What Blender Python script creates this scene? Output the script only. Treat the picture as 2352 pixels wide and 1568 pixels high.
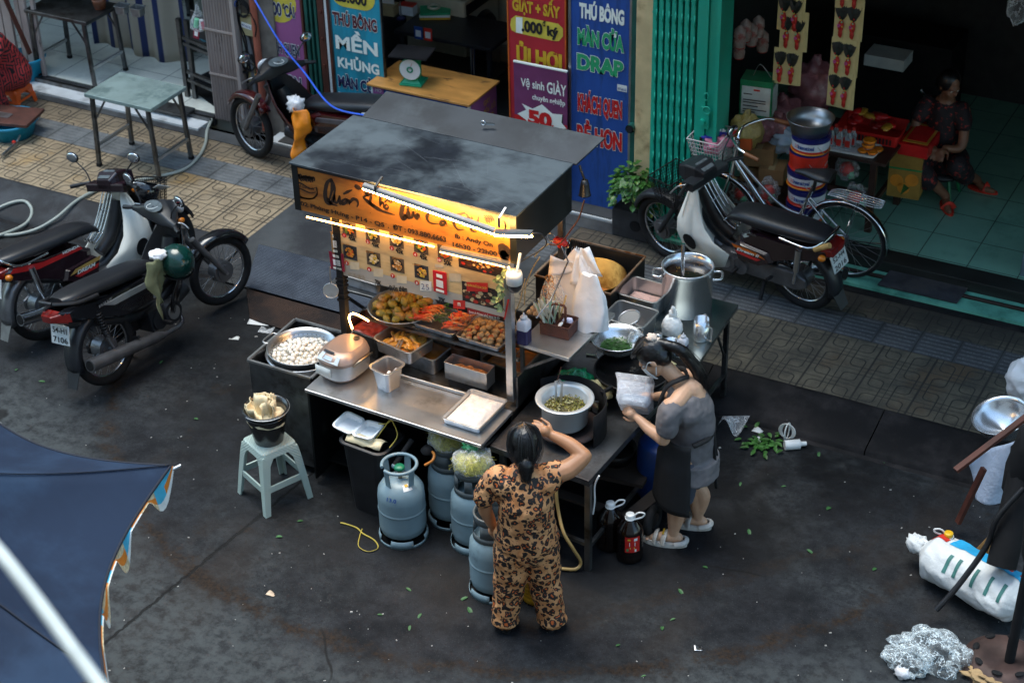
import bpy, bmesh, math, random
from mathutils import Vector as V, Matrix, noise, Euler
R = math.radians
PI = math.pi
rnd = random.Random(7)
for o in list(bpy.data.objects): bpy.data.objects.remove(o)
SC = bpy.context.scene
COL = SC.collection
# ---------------------------------------------------------------- camera
FPX, YAW, PIT, ROL = 1814.952, -0.50234, 0.56881, -0.02425
CP = V((3.37981, -11.09821, 7.36998))
_f = V((math.sin(YAW)*math.cos(PIT), math.cos(YAW)*math.cos(PIT), -math.sin(PIT)))
_r = V((math.cos(YAW), -math.sin(YAW), 0)); _u = _r.cross(_f)
CR = math.cos(ROL)*_r + math.sin(ROL)*_u
CU = -math.sin(ROL)*_r + math.cos(ROL)*_u
cam = bpy.data.cameras.new('camera'); camo = bpy.data.objects.new('camera', cam); COL.objects.link(camo)
cam.sensor_width = 36; cam.lens = FPX/1024*36; cam.clip_end = 500; cam.clip_start = .05
camo.matrix_world = Matrix(((CR.x, CU.x, -_f.x, CP.x), (CR.y, CU.y, -_f.y, CP.y), (CR.z, CU.z, -_f.z, CP.z), (0, 0, 0, 1)))
cam.dof.use_dof = True; cam.dof.focus_distance = 10.9; cam.dof.aperture_fstop = 3.2
SC.camera = camo
def at(dx, dy, z=None, y=None, x=None):
    "the point of the place seen at (dx,dy) of the 2352 px wide photo on a plane z=, y= or x="
    k = 1024/2352/FPX
    d = CR*((dx-1176)*k) - CU*((dy-784)*k) + _f
    t = (z-CP.z)/d.z if z is not None else (y-CP.y)/d.y if y is not None else (x-CP.x)/d.x
    return CP + d*t
# ---------------------------------------------------------------- light
W = bpy.data.worlds.new('World'); SC.world = W; W.use_nodes = True
_n = W.node_tree.nodes; _bg = _n['Background']
_sk = _n.new('ShaderNodeTexSky'); _sk.sky_type = 'NISHITA'; _sk.sun_disc = False
_sk.sun_elevation = R(76); _sk.sun_rotation = R(295); _sk.air_density = 1.2; _sk.dust_density = 1.6; _sk.ozone_density = 1.6
_mx = _n.new('ShaderNodeMix'); _mx.data_type = 'RGBA'; _mx.blend_type = 'MULTIPLY'; _mx.inputs[0].default_value = 1; _mx.inputs[7].default_value = (.93, 1.04, .98, 1)
W.node_tree.links.new(_sk.outputs[0], _mx.inputs[6]); W.node_tree.links.new(_mx.outputs[2], _bg.inputs[0]); _bg.inputs[1].default_value = .125
_sl = bpy.data.lights.new('sun', 'SUN'); _sl.energy = 1.0; _sl.angle = R(40); _sl.color = (1, .97, .92)
_so = bpy.data.objects.new('sun', _sl); COL.objects.link(_so)
_so.rotation_euler = (R(14), 0, R(-115))
SC.view_settings.view_transform = 'Standard'; SC.view_settings.look = 'None'
SC.view_settings.exposure = 1.7; SC.view_settings.gamma = 1
SC.cycles.use_denoising = True
SC.cycles.max_bounces = 6; SC.cycles.transparent_max_bounces = 12
SC.cycles.sample_clamp_indirect = 4
# ---------------------------------------------------------------- materials
class NT:
    def __init__(s, m):
        m.use_nodes = True; s.t = m.node_tree; s.n = s.t.nodes; s.p = s.n['Principled BSDF']; s.out = s.n['Material Output']
        s.tc = s.n.new('ShaderNodeTexCoord').outputs['Object']
    def l(s, a, b): s.t.links.new(a, b)
    def m(s, op, a, b=0, c=0, cl=False):
        q = s.n.new('ShaderNodeMath'); q.operation = op; q.use_clamp = cl
        for i, x in enumerate((a, b, c)):
            if isinstance(x, (int, float)): q.inputs[i].default_value = x
            else: s.l(x, q.inputs[i])
        return q.outputs[0]
    def xyz(s, v=None):
        q = s.n.new('ShaderNodeSeparateXYZ'); s.l(v or s.tc, q.inputs[0]); return q.outputs
    def noise(s, sc, det=3, rough=.55, vec=None, stretch=None):
        v = vec or s.tc
        if stretch:
            mp = s.n.new('ShaderNodeMapping'); mp.inputs['Scale'].default_value = stretch; s.l(v, mp.inputs[0]); v = mp.outputs[0]
        q = s.n.new('ShaderNodeTexNoise'); q.inputs['Scale'].default_value = sc; q.inputs['Detail'].default_value = det
        q.inputs['Roughness'].default_value = rough; s.l(v, q.inputs['Vector']); return q.outputs[0]
    def vor(s, sc, feat='F1', out=0, rnd_=1, vec=None):
        q = s.n.new('ShaderNodeTexVoronoi'); q.feature = feat; q.inputs['Scale'].default_value = sc
        q.inputs['Randomness'].default_value = rnd_; s.l(vec or s.tc, q.inputs['Vector']); return q.outputs[out]
    def ramp(s, x, lo, hi):
        q = s.n.new('ShaderNodeMapRange'); q.interpolation_type = 'SMOOTHSTEP'
        [setattr(q.inputs[i], 'default_value', y) if isinstance(y, (int, float)) else s.l(y, q.inputs[i]) for i, y in ((1, lo), (2, hi))]; s.l(x, q.inputs[0]); return q.outputs[0]
    def mix(s, f, a, b, mode='MIX'):
        q = s.n.new('ShaderNodeMix'); q.data_type = 'RGBA'; q.blend_type = mode
        for i, x in ((0, f), (6, a), (7, b)):
            if isinstance(x, (int, float)): q.inputs[i].default_value = x
            elif isinstance(x, (tuple, list)): q.inputs[i].default_value = (*x[:3], 1)
            else: s.l(x, q.inputs[i])
        return q.outputs[2]
    def bump(s, h, st=.3, d=.01):
        q = s.n.new('ShaderNodeBump'); q.inputs['Strength'].default_value = st; q.inputs['Distance'].default_value = d
        s.l(h, q.inputs['Height']); s.l(q.outputs[0], s.p.inputs['Normal']); return q
    def col(s, x): s.l(x, s.p.inputs['Base Color']) if not isinstance(x, tuple) else setattr(s.p.inputs['Base Color'], 'default_value', (*x, 1))
    def rough(s, x): s.l(x, s.p.inputs['Roughness']) if not isinstance(x, float) else setattr(s.p.inputs['Roughness'], 'default_value', x)
MAT = {}
def lin(h):
    h = h.lstrip('#'); c = [int(h[i:i+2], 16)/255 for i in (0, 2, 4)]
    return tuple(x/12.92 if x <= .04045 else ((x+.055)/1.055)**2.4 for x in c)
def C(c): return lin(c) if isinstance(c, str) else tuple(c)
def mk(name, c, r=.5, m=0, v=.15, s=9, b=0, bs=60, c2=None, c2s=3, c2t=.55, c2w=.1, r2=None, coat=0, emit=0, spec=None, alpha=1, sub=0, stretch=None, bd=.004):
    if name in MAT: return MAT[name]
    M = bpy.data.materials.new(name); MAT[name] = M; n = NT(M); p = n.p; c = C(c)
    f = n.noise(s, 4, stretch=stretch)
    colr = n.mix(n.ramp(f, .3, .7), tuple(x*(1-v) for x in c), tuple(min(1, x*(1+v)) for x in c))
    if c2 is not None:
        g = n.ramp(n.noise(c2s, 6, .65, stretch=stretch), c2t-c2w, c2t+c2w); colr = n.mix(g, colr, C(c2))
        if r2 is not None: n.rough(n.m('MULTIPLY_ADD', g, r2-r, r))
    n.col(colr)
    if r2 is None or c2 is None: n.rough(n.m('MULTIPLY_ADD', f, .2*min(r, .6), r-.1*min(r, .6)))
    p.inputs['Metallic'].default_value = m
    if spec is not None: p.inputs['Specular IOR Level'].default_value = spec
    if coat: p.inputs['Coat Weight'].default_value = coat; p.inputs['Coat Roughness'].default_value = .08
    if b: n.bump(n.noise(bs, 3), b, bd)
    if alpha < 1: p.inputs['Alpha'].default_value = alpha
    if sub: p.inputs['Subsurface Weight'].default_value = sub; p.inputs['Subsurface Radius'].default_value = (.01, .006, .003)
    if emit:
        p.inputs['Emission Color'].default_value = (*c, 1); p.inputs['Emission Strength'].default_value = emit
    return M
def film(name, c=(.9, .93, .95), a=.35, r=.12, bs=14, b=.8, white=.15):
    "thin clear plastic: see-through, wrinkled, glossy"
    if name in MAT: return MAT[name]
    M = bpy.data.materials.new(name); MAT[name] = M; n = NT(M); p = n.p; p.inputs['Specular IOR Level'].default_value = .8
    n.col(tuple(C(c))); n.rough(r); w = n.noise(bs, 4, .7)
    n.bump(w, b, .03)
    lw = n.n.new('ShaderNodeLayerWeight'); lw.inputs[0].default_value = .45
    al = n.m('MULTIPLY_ADD', lw.outputs['Facing'], .5, a-.1, True)
    n.l(n.m('MULTIPLY_ADD', n.ramp(n.m('ABSOLUTE', n.m('SUBTRACT', n.noise(bs*.6, 3, .6), .5)), .03, .0), white, al, True), p.inputs['Alpha'])
    return M
# ---------------------------------------------------------------- mesh builder
def cat(pts, k=6, closed=False):
    "smooth curve through points"
    P = [V(p) for p in pts]; n = len(P); out = []
    for i in range(n if closed else n-1):
        a, b, c, d = ((P[(i-1) % n], P[i], P[(i+1) % n], P[(i+2) % n]) if closed else (P[max(i-1, 0)], P[i], P[i+1], P[min(i+2, n-1)]))
        for j in range(k):
            t = j/k
            out.append(.5*((2*b)+(c-a)*t+(2*a-5*b+4*c-d)*t*t+(3*b-a-3*c+d)*t**3))
    if not closed: out.append(P[-1])
    return out
class B:
    def __init__(s, *mats): s.v = []; s.f = []; s.fm = []; s.fs = []; s.mats = list(mats); s.cur = 0; s.X = None
    def mat(s, m):
        if m not in s.mats: s.mats.append(m)
        s.cur = s.mats.index(m); return s
    def tf(s, loc=(0, 0, 0), rot=(0, 0, 0), sc=1):
        s.X = Matrix.Translation(V(loc)) @ Euler(rot).to_matrix().to_4x4() @ Matrix.Diagonal((*((sc,)*3 if isinstance(sc, (int, float)) else sc), 1)); return s
    def add(s, vs, fs, sm=False):
        o = len(s.v)
        s.v += [s.X @ V(p) for p in vs] if s.X is not None else [V(p) for p in vs]
        for f in fs: s.f.append([i+o for i in f]); s.fm.append(s.cur); s.fs.append(sm)
        return s
    def box(s, x0, x1, y0, y1, z0, z1):
        vs = [(x, y, z) for z in (z0, z1) for y in (y0, y1) for x in (x0, x1)]
        return s.add(vs, [(0, 2, 3, 1), (4, 5, 7, 6), (0, 1, 5, 4), (2, 6, 7, 3), (0, 4, 6, 2), (1, 3, 7, 5)])
    def cb(s, c, d, rz=0, rx=0, ry=0):
        "box by centre and size, turned"
        m = Euler((rx, ry, rz)).to_matrix(); c = V(c)
        vs = [c+m @ V((x*d[0]/2, y*d[1]/2, z*d[2]/2)) for z in (-1, 1) for y in (-1, 1) for x in (-1, 1)]
        return s.add(vs, [(0, 2, 3, 1), (4, 5, 7, 6), (0, 1, 5, 4), (2, 6, 7, 3), (0, 4, 6, 2), (1, 3, 7, 5)])
    def bar(s, p0, p1, w=.02, h=None, up=(0, 0, 1)):
        "square bar between two points"
        p0, p1 = V(p0), V(p1); d = (p1-p0).normalized(); up = V(up)
        if abs(d.dot(up)) > .95: up = V((0, 1, 0))
        a = d.cross(up).normalized(); b = a.cross(d); h = h or w
        vs = [p+a*(x*w/2)+b*(y*h/2) for p in (p0, p1) for x, y in ((-1, -1), (1, -1), (1, 1), (-1, 1))]
        return s.add(vs, [(3, 2, 1, 0), (4, 5, 6, 7), (0, 1, 5, 4), (1, 2, 6, 5), (2, 3, 7, 6), (3, 0, 4, 7)])
    def loft(s, rings, closed=True, cap=(1, 1), sm=True, loop=False):
        n = len(rings[0]); vs = [p for r in rings for p in r]; fs = []
        for i in range(len(rings)-(0 if loop else 1)):
            a, b = i*n, ((i+1) % len(rings))*n
            for j in range(n if closed else n-1):
                k = (j+1) % n; fs.append((a+j, a+k, b+k, b+j))
        s.add(vs, fs, sm)
        if not loop and closed:
            o = len(rings)-1
            if cap[0]: s.add(rings[0], [tuple(range(n-1, -1, -1))])
            if cap[1]: s.add(rings[o], [tuple(range(n))])
        return s
    def tube(s, pts, r, n=8, k=0, closed=False, cap=True, flat=1):
        P = cat(pts, k, closed) if k else [V(p) for p in pts]
        m = len(P); prev = None; rings = []
        for i, p in enumerate(P):
            d = (P[(i+1) % m]-P[i-1]) if closed else (P[min(i+1, m-1)]-P[max(i-1, 0)])
            d = d.normalized() if d.length > 1e-9 else V((0, 0, 1))
            if prev is None: u = d.orthogonal().normalized()
            else:
                u = prev-d*prev.dot(d); u = u.normalized() if u.length > 1e-6 else d.orthogonal().normalized()
            prev = u; w = d.cross(u)
            if isinstance(r, (list, tuple)):
                t = i/max(1, m-1)*(len(r)-1); a = int(t); q = r[a]+(r[min(a+1, len(r)-1)]-r[a])*(t-a)
            else: q = r
            rings.append([p+(u*math.cos(2*PI*j/n)+w*(math.sin(2*PI*j/n)*flat))*q for j in range(n)])
        return s.loft(rings, cap=(cap, cap), loop=closed)
    def cyl(s, p0, p1, r0, r1=None, n=16, cap=True): return s.tube([p0, p1], [r0, r0 if r1 is None else r1], n, cap=cap)
    def lathe(s, prof, c=(0, 0, 0), n=28, a0=0, a1=2*PI, sx=1, sy=1, sm=True):
        full = abs(a1-a0-2*PI) < 1e-6; c = V(c); m = n if full else n+1; vs = []; fs = []
        for r, z in prof:
            for j in range(m):
                t = a0+(a1-a0)*j/n; vs.append(c+V((r*math.cos(t)*sx, r*math.sin(t)*sy, z)))
        for i in range(len(prof)-1):
            for j in range(n):
                k = (j+1) % m; fs.append((i*m+j, i*m+k, (i+1)*m+k, (i+1)*m+j))
        return s.add(vs, fs, sm)
    def ell(s, c, r, n=14, m=9, amp=0, fr=3, seed=0, rz=0, fn=None):
        "ellipsoid, lumpy if amp"
        r = (r,)*3 if isinstance(r, (int, float)) else r; c = V(c); rm = Euler((0, 0, rz)).to_matrix() if isinstance(rz, (int, float)) else Euler(rz).to_matrix()
        vs = []; fs = []
        for i in range(m+1):
            th = PI*i/m
            for j in range(n):
                ph = 2*PI*j/n; d = V((math.sin(th)*math.cos(ph), math.sin(th)*math.sin(ph), math.cos(th)))
                q = 1+(amp*noise.noise(d*fr+V((seed*7.1, seed*3.3, 0))) if amp else 0)
                p = V((d.x*r[0]*q, d.y*r[1]*q, d.z*r[2]*q))
                if fn: p = fn(p)
                vs.append(c+rm @ p)
        for i in range(m):
            for j in range(n):
                k = (j+1) % n; fs.append((i*n+j, (i+1)*n+j, (i+1)*n+k, i*n+k))
        return s.add(vs, fs, True)
    def torus(s, c, R0, r, n=24, m=8, ax='z', a0=0, a1=2*PI, sx=1, sy=1):
        c = V(c); P = []
        full = abs(a1-a0-2*PI) < 1e-6
        for i in range(n if full else n+1):
            t = a0+(a1-a0)*i/n; x, y = R0*math.cos(t)*sx, R0*math.sin(t)*sy
            P.append(c+V((x, y, 0) if ax == 'z' else (x, 0, y) if ax == 'y' else (0, x, y)))
        return s.tube(P, r, m, closed=full)
    def poly(s, pts): return s.add(pts, [tuple(range(len(pts)))])
    def prism(s, pts, d):
        "extrude polygon pts by vector d"
        n = len(pts); d = V(d); vs = [V(p) for p in pts]+[V(p)+d for p in pts]
        return s.add(vs, [tuple(range(n-1, -1, -1)), tuple(range(n, 2*n))]+[(i, (i+1) % n, (i+1) % n+n, i+n) for i in range(n)])
    def grid(s, fn, nu, nv, sm=True):
        "surface fn(u,v) in 0..1"
        vs = [fn(i/nu, j/nv) for j in range(nv+1) for i in range(nu+1)]
        return s.add(vs, [(j*(nu+1)+i, j*(nu+1)+i+1, (j+1)*(nu+1)+i+1, (j+1)*(nu+1)+i) for j in range(nv) for i in range(nu)], sm)
    def text(s, t, o, ux, uy, h, w=None, al='c', off=0, shear=0, lift=0):
        "lettering on the plane (ux,uy): o = anchor at baseline, h = capital height, w = width to fit"
        cu = bpy.data.curves.new('t', 'FONT'); cu.body = t; cu.size = 1; cu.offset = off; cu.shear = shear; cu.resolution_u = 3
        ob = bpy.data.objects.new('t', cu); me = bpy.data.meshes.new_from_object(ob)
        bpy.data.objects.remove(ob); bpy.data.curves.remove(cu)
        vs = [tuple(v.co) for v in me.vertices]; fs = [tuple(p.vertices) for p in me.polygons]; bpy.data.meshes.remove(me)
        if not vs: return s
        x0 = min(v[0] for v in vs)+(off if off > 0 else 0); x1 = max(v[0] for v in vs)-(off if off > 0 else 0); k = h/.73
        kx = w/(x1-x0) if w else k
        ax = x0 if al == 'l' else x1 if al == 'r' else (x0+x1)/2
        o, ux, uy = V(o), V(ux), V(uy); nn = ux.cross(uy)*lift
        return s.add([o+nn+ux*((v[0]-ax)*kx)+uy*(v[1]*k) for v in vs], fs)
    def otext(s, t, o, ux, uy, h, w, cin, cout, off=.012, ol=.045, al='c', lift=.002, shear=0):
        "lettering with an outline of another colour"
        s.mat(cout).text(t, o, ux, uy, h, w, al, ol, shear, lift); s.mat(cin).text(t, o, ux, uy, h, w, al, off, shear, lift+.0015); return s
    def mesh(s, name):
        me = bpy.data.meshes.new(name); me.from_pydata([tuple(v) for v in s.v], [], s.f)
        for m in s.mats: me.materials.append(m)
        me.polygons.foreach_set('material_index', s.fm); me.polygons.foreach_set('use_smooth', s.fs); me.update(); return me
    def obj(s, name, parent=None, bev=0, sub=0, solid=0, label=None, weld=False):
        o = bpy.data.objects.new(name, s.mesh(name)); COL.objects.link(o)
        if parent is not None: o.parent = parent
        if label: o['label'] = label
        if weld: md = o.modifiers.new('w', 'WELD'); md.merge_threshold = .0003
        if solid: md = o.modifiers.new('s', 'SOLIDIFY'); md.thickness = solid; md.offset = 0
        if bev:
            md = o.modifiers.new('b', 'BEVEL'); md.width = bev; md.segments = 2; md.limit_method = 'ANGLE'; md.angle_limit = R(40)
        if sub: md = o.modifiers.new('u', 'SUBSURF'); md.levels = md.render_levels = sub
        return o
    def top(s, name, label, category, group=None, **k): return tag(s.obj(name, **k), label, category, group)
def tag(o, label, category, group=None):
    o['label'] = label; o['category'] = category
    if group: o['group'] = group
    return o
def thing(name, label, category, loc=(0, 0, 0), rz=0, group=None, rot=None):
    o = bpy.data.objects.new(name, None); COL.objects.link(o); o.location = loc; o.rotation_euler = rot or (0, 0, rz)
    o.empty_display_size = .1
    return tag(o, label, category, group)
def kind(o, k): o['kind'] = k; return o
def dup(o, loc=None, rz=None, label=None, rot=None, parent=None, sc=None):
    c = o.copy(); COL.objects.link(c)
    if parent is not None: c.parent = parent
    if loc is not None: c.location = loc
    if rz is not None: c.rotation_euler = (0, 0, rz)
    if rot is not None: c.rotation_euler = rot
    if sc is not None: c.scale = (sc,)*3 if isinstance(sc, (int, float)) else sc
    if label: c['label'] = label
    for ch in list(o.children): dup(ch, parent=c)
    return c
X3, Y3, Z3 = V((1, 0, 0)), V((0, 1, 0)), V((0, 0, 1))
# common materials
STEEL = mk('stainless_steel', (.52, .53, .54), .32, .9, .12, 5, .05, 90, c2=(.3, .3, .29), c2s=4, c2t=.62)
STEELD = mk('dull_steel', (.17, .175, .18), .42, 1, .25, 7, .08, 50, c2=(.07, .06, .05), c2s=5, c2t=.6)
CHROME = mk('chrome', (.72, .73, .75), .12, 1, .08, 20)
ALU = mk('aluminium', (.5, .51, .52), .35, 1, .1, 8)
BLK = mk('black_plastic', (.012, .012, .014), .4, 0, .3)
BLKM = mk('black_matte', (.008, .008, .009), .8, 0, .3, spec=.25)
RUB = mk('rubber', (.011, .011, .012), .75, 0, .3, 20, .2, 80, spec=.3)
WHT = mk('white_plastic', (.72, .73, .72), .4, 0, .06)
WHP = mk('white_paint', (.68, .69, .66), .5, 0, .08)
RED = mk('red_plastic', (.55, .03, .02), .4)
BLUE = mk('blue_print', (.015, .06, .25), .45, 0, .1)
GRN = mk('green_print', (.02, .32, .13), .5, 0, .1)
YEL = mk('yellow_print', (.7, .5, .05), .5, 0, .1)
CRM = mk('cream_print', (.75, .72, .6), .5, 0, .06)
INK = mk('dark_ink', (.01, .01, .012), .55, 0, .2)
NAVY = mk('navy_ink', (.015, .018, .08), .5, 0, .1)
# ================================================================ setting
def nzc(n):
    q = n.n.new('ShaderNodeTexNoise'); q.inputs['Scale'].default_value = 2.5; q.inputs['Detail'].default_value = 6; n.l(n.tc, q.inputs['Vector']); return q.outputs['Color']
def ground_mat():
    M = bpy.data.materials.new('asphalt'); n = NT(M); n.p.inputs['Specular IOR Level'].default_value = .22; x, y, z = n.xyz()
    a = n.noise(.5, 6, .65); b = n.noise(3.2, 9, .72); c = n.noise(38, 4, .8); d = n.noise(130, 2); e = n.noise(11, 5, .7)
    base = n.mix(n.ramp(b, .38, .66), (.0034, .0042, .0062), (.0145, .017, .0215))
    base = n.mix(n.m('MULTIPLY', n.ramp(a, .42, .62), .75), base, n.mix(n.ramp(e, .35, .65), (.011, .0135, .016), (.042, .048, .051)))
    base = n.mix(n.m('MULTIPLY', n.ramp(c, .5, .66), .7), base, (.0025, .003, .004))
    base = n.mix(n.m('MULTIPLY', n.ramp(d, .62, .72), .45), base, (.09, .092, .09))
    pale = n.ramp(n.noise(1.9, 7, .75), .6, .72); base = n.mix(n.m('MULTIPLY', pale, n.m('MULTIPLY', n.ramp(e, .4, .6), .55)), base, (.085, .09, .088))
    warm = n.ramp(n.noise(.8, 5, .6, stretch=(1.3, .7, 1)), .5, .66)
    base = n.mix(n.m('MULTIPLY', warm, .6), base, (.018, .0135, .011))
    # brown oil stain band: a rough arc round the stall, as a stain with its own outline
    wob = n.m('MULTIPLY_ADD', n.noise(3.4, 6, .7), .5, -.25); w2 = n.m('MULTIPLY_ADD', n.noise(12, 6, .75), .26, -.13)
    dx = n.m('ADD', x, 1.7); dy = n.m('ADD', y, 1.2)
    rr = n.m('SQRT', n.m('ADD', n.m('MULTIPLY', dx, dx), n.m('MULTIPLY', dy, dy)))
    rr = n.m('ADD', rr, n.m('ADD', n.m('MULTIPLY', wob, .5), w2))
    brk = n.ramp(n.noise(3.6, 6, .75), .4, .54)
    band = n.m('MULTIPLY', n.ramp(n.m('ABSOLUTE', n.m('SUBTRACT', rr, 3.22)), n.m('MULTIPLY_ADD', n.noise(1.3, 4), .16, .01), .0), n.ramp(y, -2.2, -2.7))
    l2 = n.m('ADD', n.m('SUBTRACT', n.m('MULTIPLY', n.m('ADD', x, .4), .76), n.m('MULTIPLY', n.m('ADD', y, 3.7), .65)), n.m('MULTIPLY', wob, .4))
    b2 = n.m('MULTIPLY', n.m('MULTIPLY', n.ramp(n.m('ABSOLUTE', l2), .09, .02), n.ramp(x, -.6, -.3)), n.ramp(x, 1.6, .9))
    spots = n.m('MULTIPLY', n.ramp(n.noise(2.3, 6, .65), .6, .68), n.ramp(n.m('ABSOLUTE', n.m('SUBTRACT', rr, 2.9)), .8, .3))
    st = n.m('MULTIPLY', n.m('MAXIMUM', band, n.m('MULTIPLY', n.m('MAXIMUM', n.m('MULTIPLY', b2, .6), spots), .7)), n.m('MULTIPLY_ADD', brk, .85, .12))
    dry = n.m('MULTIPLY', n.ramp(rr, 3.1, 3.6), n.ramp(y, -2.6, -3.6))
    base = n.mix(n.m('MULTIPLY', dry, n.m('MULTIPLY_ADD', n.ramp(e, .35, .62), .55, .15)), base, (.056, .065, .068))
    wet = n.m('MULTIPLY', n.ramp(rr, 3.1, 2.2), n.m('MULTIPLY_ADD', n.ramp(n.noise(1.7, 6, .65), .38, .58), .8, .2))
    base = n.mix(n.m('MULTIPLY', wet, .72), base, (.003, .003, .0036))
    base = n.mix(n.m('MULTIPLY', st, .9), base, n.mix(n.ramp(c, .4, .6), (.005, .0028, .0016), (.026, .0135, .0055)))
    # slab joint running towards the stall
    j = n.m('ADD', n.m('MULTIPLY', n.m('ADD', x, 2.66), .995), n.m('MULTIPLY', n.m('ADD', y, 3.6), -.09))
    jl = n.m('MULTIPLY', n.ramp(n.m('ABSOLUTE', n.m('ADD', j, n.m('MULTIPLY', w2, .25))), .016, .006), n.ramp(y, -2.6, -3.2))
    base = n.mix(n.m('MULTIPLY', jl, .9), base, (.004, .004, .004))
    cr = n.m('MULTIPLY', n.ramp(n.vor(.55, 'DISTANCE_TO_EDGE', 0, 1, n.mix(.12, n.tc, nzc(n))), .006, .001), n.ramp(n.noise(.7, 3), .5, .6)); base = n.mix(n.m('MULTIPLY', cr, .8), base, (.002, .002, .002))
    n.col(base)
    n.rough(n.m('SUBTRACT', .86, n.m('ADD', n.m('MULTIPLY', wet, .3), n.m('MULTIPLY', n.ramp(b, .3, .6), .14))))
    h = n.m('ADD', n.m('MULTIPLY', c, .5), n.m('ADD', n.m('MULTIPLY', d, .35), n.m('MULTIPLY', jl, -2)))
    n.bump(h, .55, .006); return M
def paving_mat(tactile=False):
    M = bpy.data.materials.new('tactile_paving' if tactile else 'patterned_paving'); n = NT(M); x, y, z = n.xyz()
    g = n.noise(1.1, 5, .6); fine = n.noise(150, 2, .7); mid = n.noise(5, 6, .7)
    wear = n.ramp(x, -3.6, -1.4)                                      # the stretch before the right-hand shop is older and dirtier
    if tactile:
        T = .3
        col = n.mix(n.ramp(mid, .3, .7), (.075, .079, .08), (.17, .178, .178))
        col = n.mix(n.m('MULTIPLY', wear, .72), col, (.022, .023, .028))
        fx = n.m('FRACT', n.m('DIVIDE', x, T)); fy = n.m('FRACT', n.m('DIVIDE', n.m('ADD', y, .0), .0515))
        ed = n.m('MINIMUM', fx, n.m('SUBTRACT', 1, fx))
        bars = n.m('MULTIPLY', n.ramp(n.m('ABSOLUTE', n.m('SUBTRACT', fy, .5)), .3, .18), n.ramp(ed, .045, .08))
        wornb = n.m('MULTIPLY', bars, n.ramp(fine, .42, .62))
        col = n.mix(n.m('MULTIPLY', wornb, .5), col, (.24, .245, .25))
        joint = n.ramp(ed, .02, .008)
        col = n.mix(n.m('MULTIPLY', joint, .8), col, (.015, .015, .016)); n.col(col); n.rough(.8)
        n.bump(n.m('ADD', n.m('MULTIPLY', bars, 1), n.m('ADD', n.m('MULTIPLY', joint, -1), n.m('MULTIPLY', fine, .3))), .7, .006); return M
    T = .2
    u = n.m('FRACT', n.m('DIVIDE', x, T)); v = n.m('FRACT', n.m('DIVIDE', y, T))
    iu = n.m('FLOOR', n.m('DIVIDE', x, T)); iv = n.m('FLOOR', n.m('DIVIDE', y, T))
    par = n.m('MODULO', n.m('ADD', n.m('ADD', iu, iv), 400), 2)
    sg = n.m('MULTIPLY_ADD', par, -2, 1)
    px = n.m('MULTIPLY', n.m('SUBTRACT', u, .5), sg); py = n.m('SUBTRACT', v, .5)
    h, r = .26, .2
    def corner(a, b):
        q = n.m('MAXIMUM', n.m('SUBTRACT', r, a), 0); w = n.m('MAXIMUM', n.m('SUBTRACT', r, b), 0)
        # straight beyond the rounded corner: distance to the edge of the quadrant
        ins = n.m('MINIMUM', a, b)
        rd = n.m('SUBTRACT', r, n.m('SQRT', n.m('ADD', n.m('MULTIPLY', q, q), n.m('MULTIPLY', w, w))))
        return n.m('ABSOLUTE', n.m('MINIMUM', rd, n.m('MAXIMUM', ins, rd)))
    d1 = corner(n.m('ADD', px, h), n.m('SUBTRACT', h, py)); d2 = corner(n.m('SUBTRACT', h, px), n.m('ADD', py, h))
    d = n.m('MINIMUM', d1, d2)
    e2 = n.m('MINIMUM', n.m('MINIMUM', u, n.m('SUBTRACT', 1, u)), n.m('MINIMUM', v, n.m('SUBTRACT', 1, v)))
    U = n.m('FRACT', n.m('DIVIDE', x, .4)); hv = n.m('MINIMUM', U, n.m('SUBTRACT', 1, U))
    groove = n.m('MAXIMUM', n.m('MAXIMUM', n.ramp(d, .034, .012), n.ramp(e2, .024, .008)), n.ramp(hv, .026, .012))
    col = n.mix(n.ramp(mid, .3, .7), (.2, .145, .085), (.37, .275, .165))
    col = n.mix(n.m('MULTIPLY', n.ramp(fine, .45, .7), .5), col, (.44, .36, .26))
    rust = n.ramp(n.noise(1.6, 5, .6, stretch=(1, 1, 1)), .58, .72)
    col = n.mix(n.m('MULTIPLY', rust, .6), col, (.36, .2, .05))
    dirty = n.mix(n.ramp(mid, .35, .7), (.045, .04, .03), (.115, .098, .066))
    dirty = n.mix(n.m('MULTIPLY', rust, .5), dirty, (.09, .045, .014))
    dirty = n.mix(n.m('MULTIPLY', n.ramp(fine, .5, .75), .4), dirty, (.2, .18, .14))
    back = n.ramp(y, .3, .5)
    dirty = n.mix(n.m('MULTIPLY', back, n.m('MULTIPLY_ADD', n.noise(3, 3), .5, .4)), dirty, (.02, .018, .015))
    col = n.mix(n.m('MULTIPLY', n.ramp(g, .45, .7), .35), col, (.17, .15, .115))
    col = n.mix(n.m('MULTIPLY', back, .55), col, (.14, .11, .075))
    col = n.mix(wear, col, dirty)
    col = n.mix(n.m('MULTIPLY', groove, .93), col, (.018, .016, .013)); n.col(col); n.rough(.8)
    n.bump(n.m('SUBTRACT', n.m('MULTIPLY', fine, .25), groove), .8, .005); return M
CONC = mk('kerb_concrete', (.045, .048, .052), .8, 0, .4, 3, .5, 70, spec=.25, c2=(.03, .03, .032), c2s=2.2, c2t=.5, bd=.005)
CONCD = mk('dark_concrete', (.019, .017, .0175), .75, 0, .45, 3, .5, 70, spec=.2, c2=(.006, .006, .007), c2s=2.5, c2t=.5, bd=.005)
CONCL = mk('pale_concrete', (.05, .053, .054), .85, 0, .35, 3, .5, 60, c2=(.02, .021, .024), c2s=1.6, c2t=.52, bd=.005)
def st(b, name, **k): return kind(b.obj(name, **k), 'structure')
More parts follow.
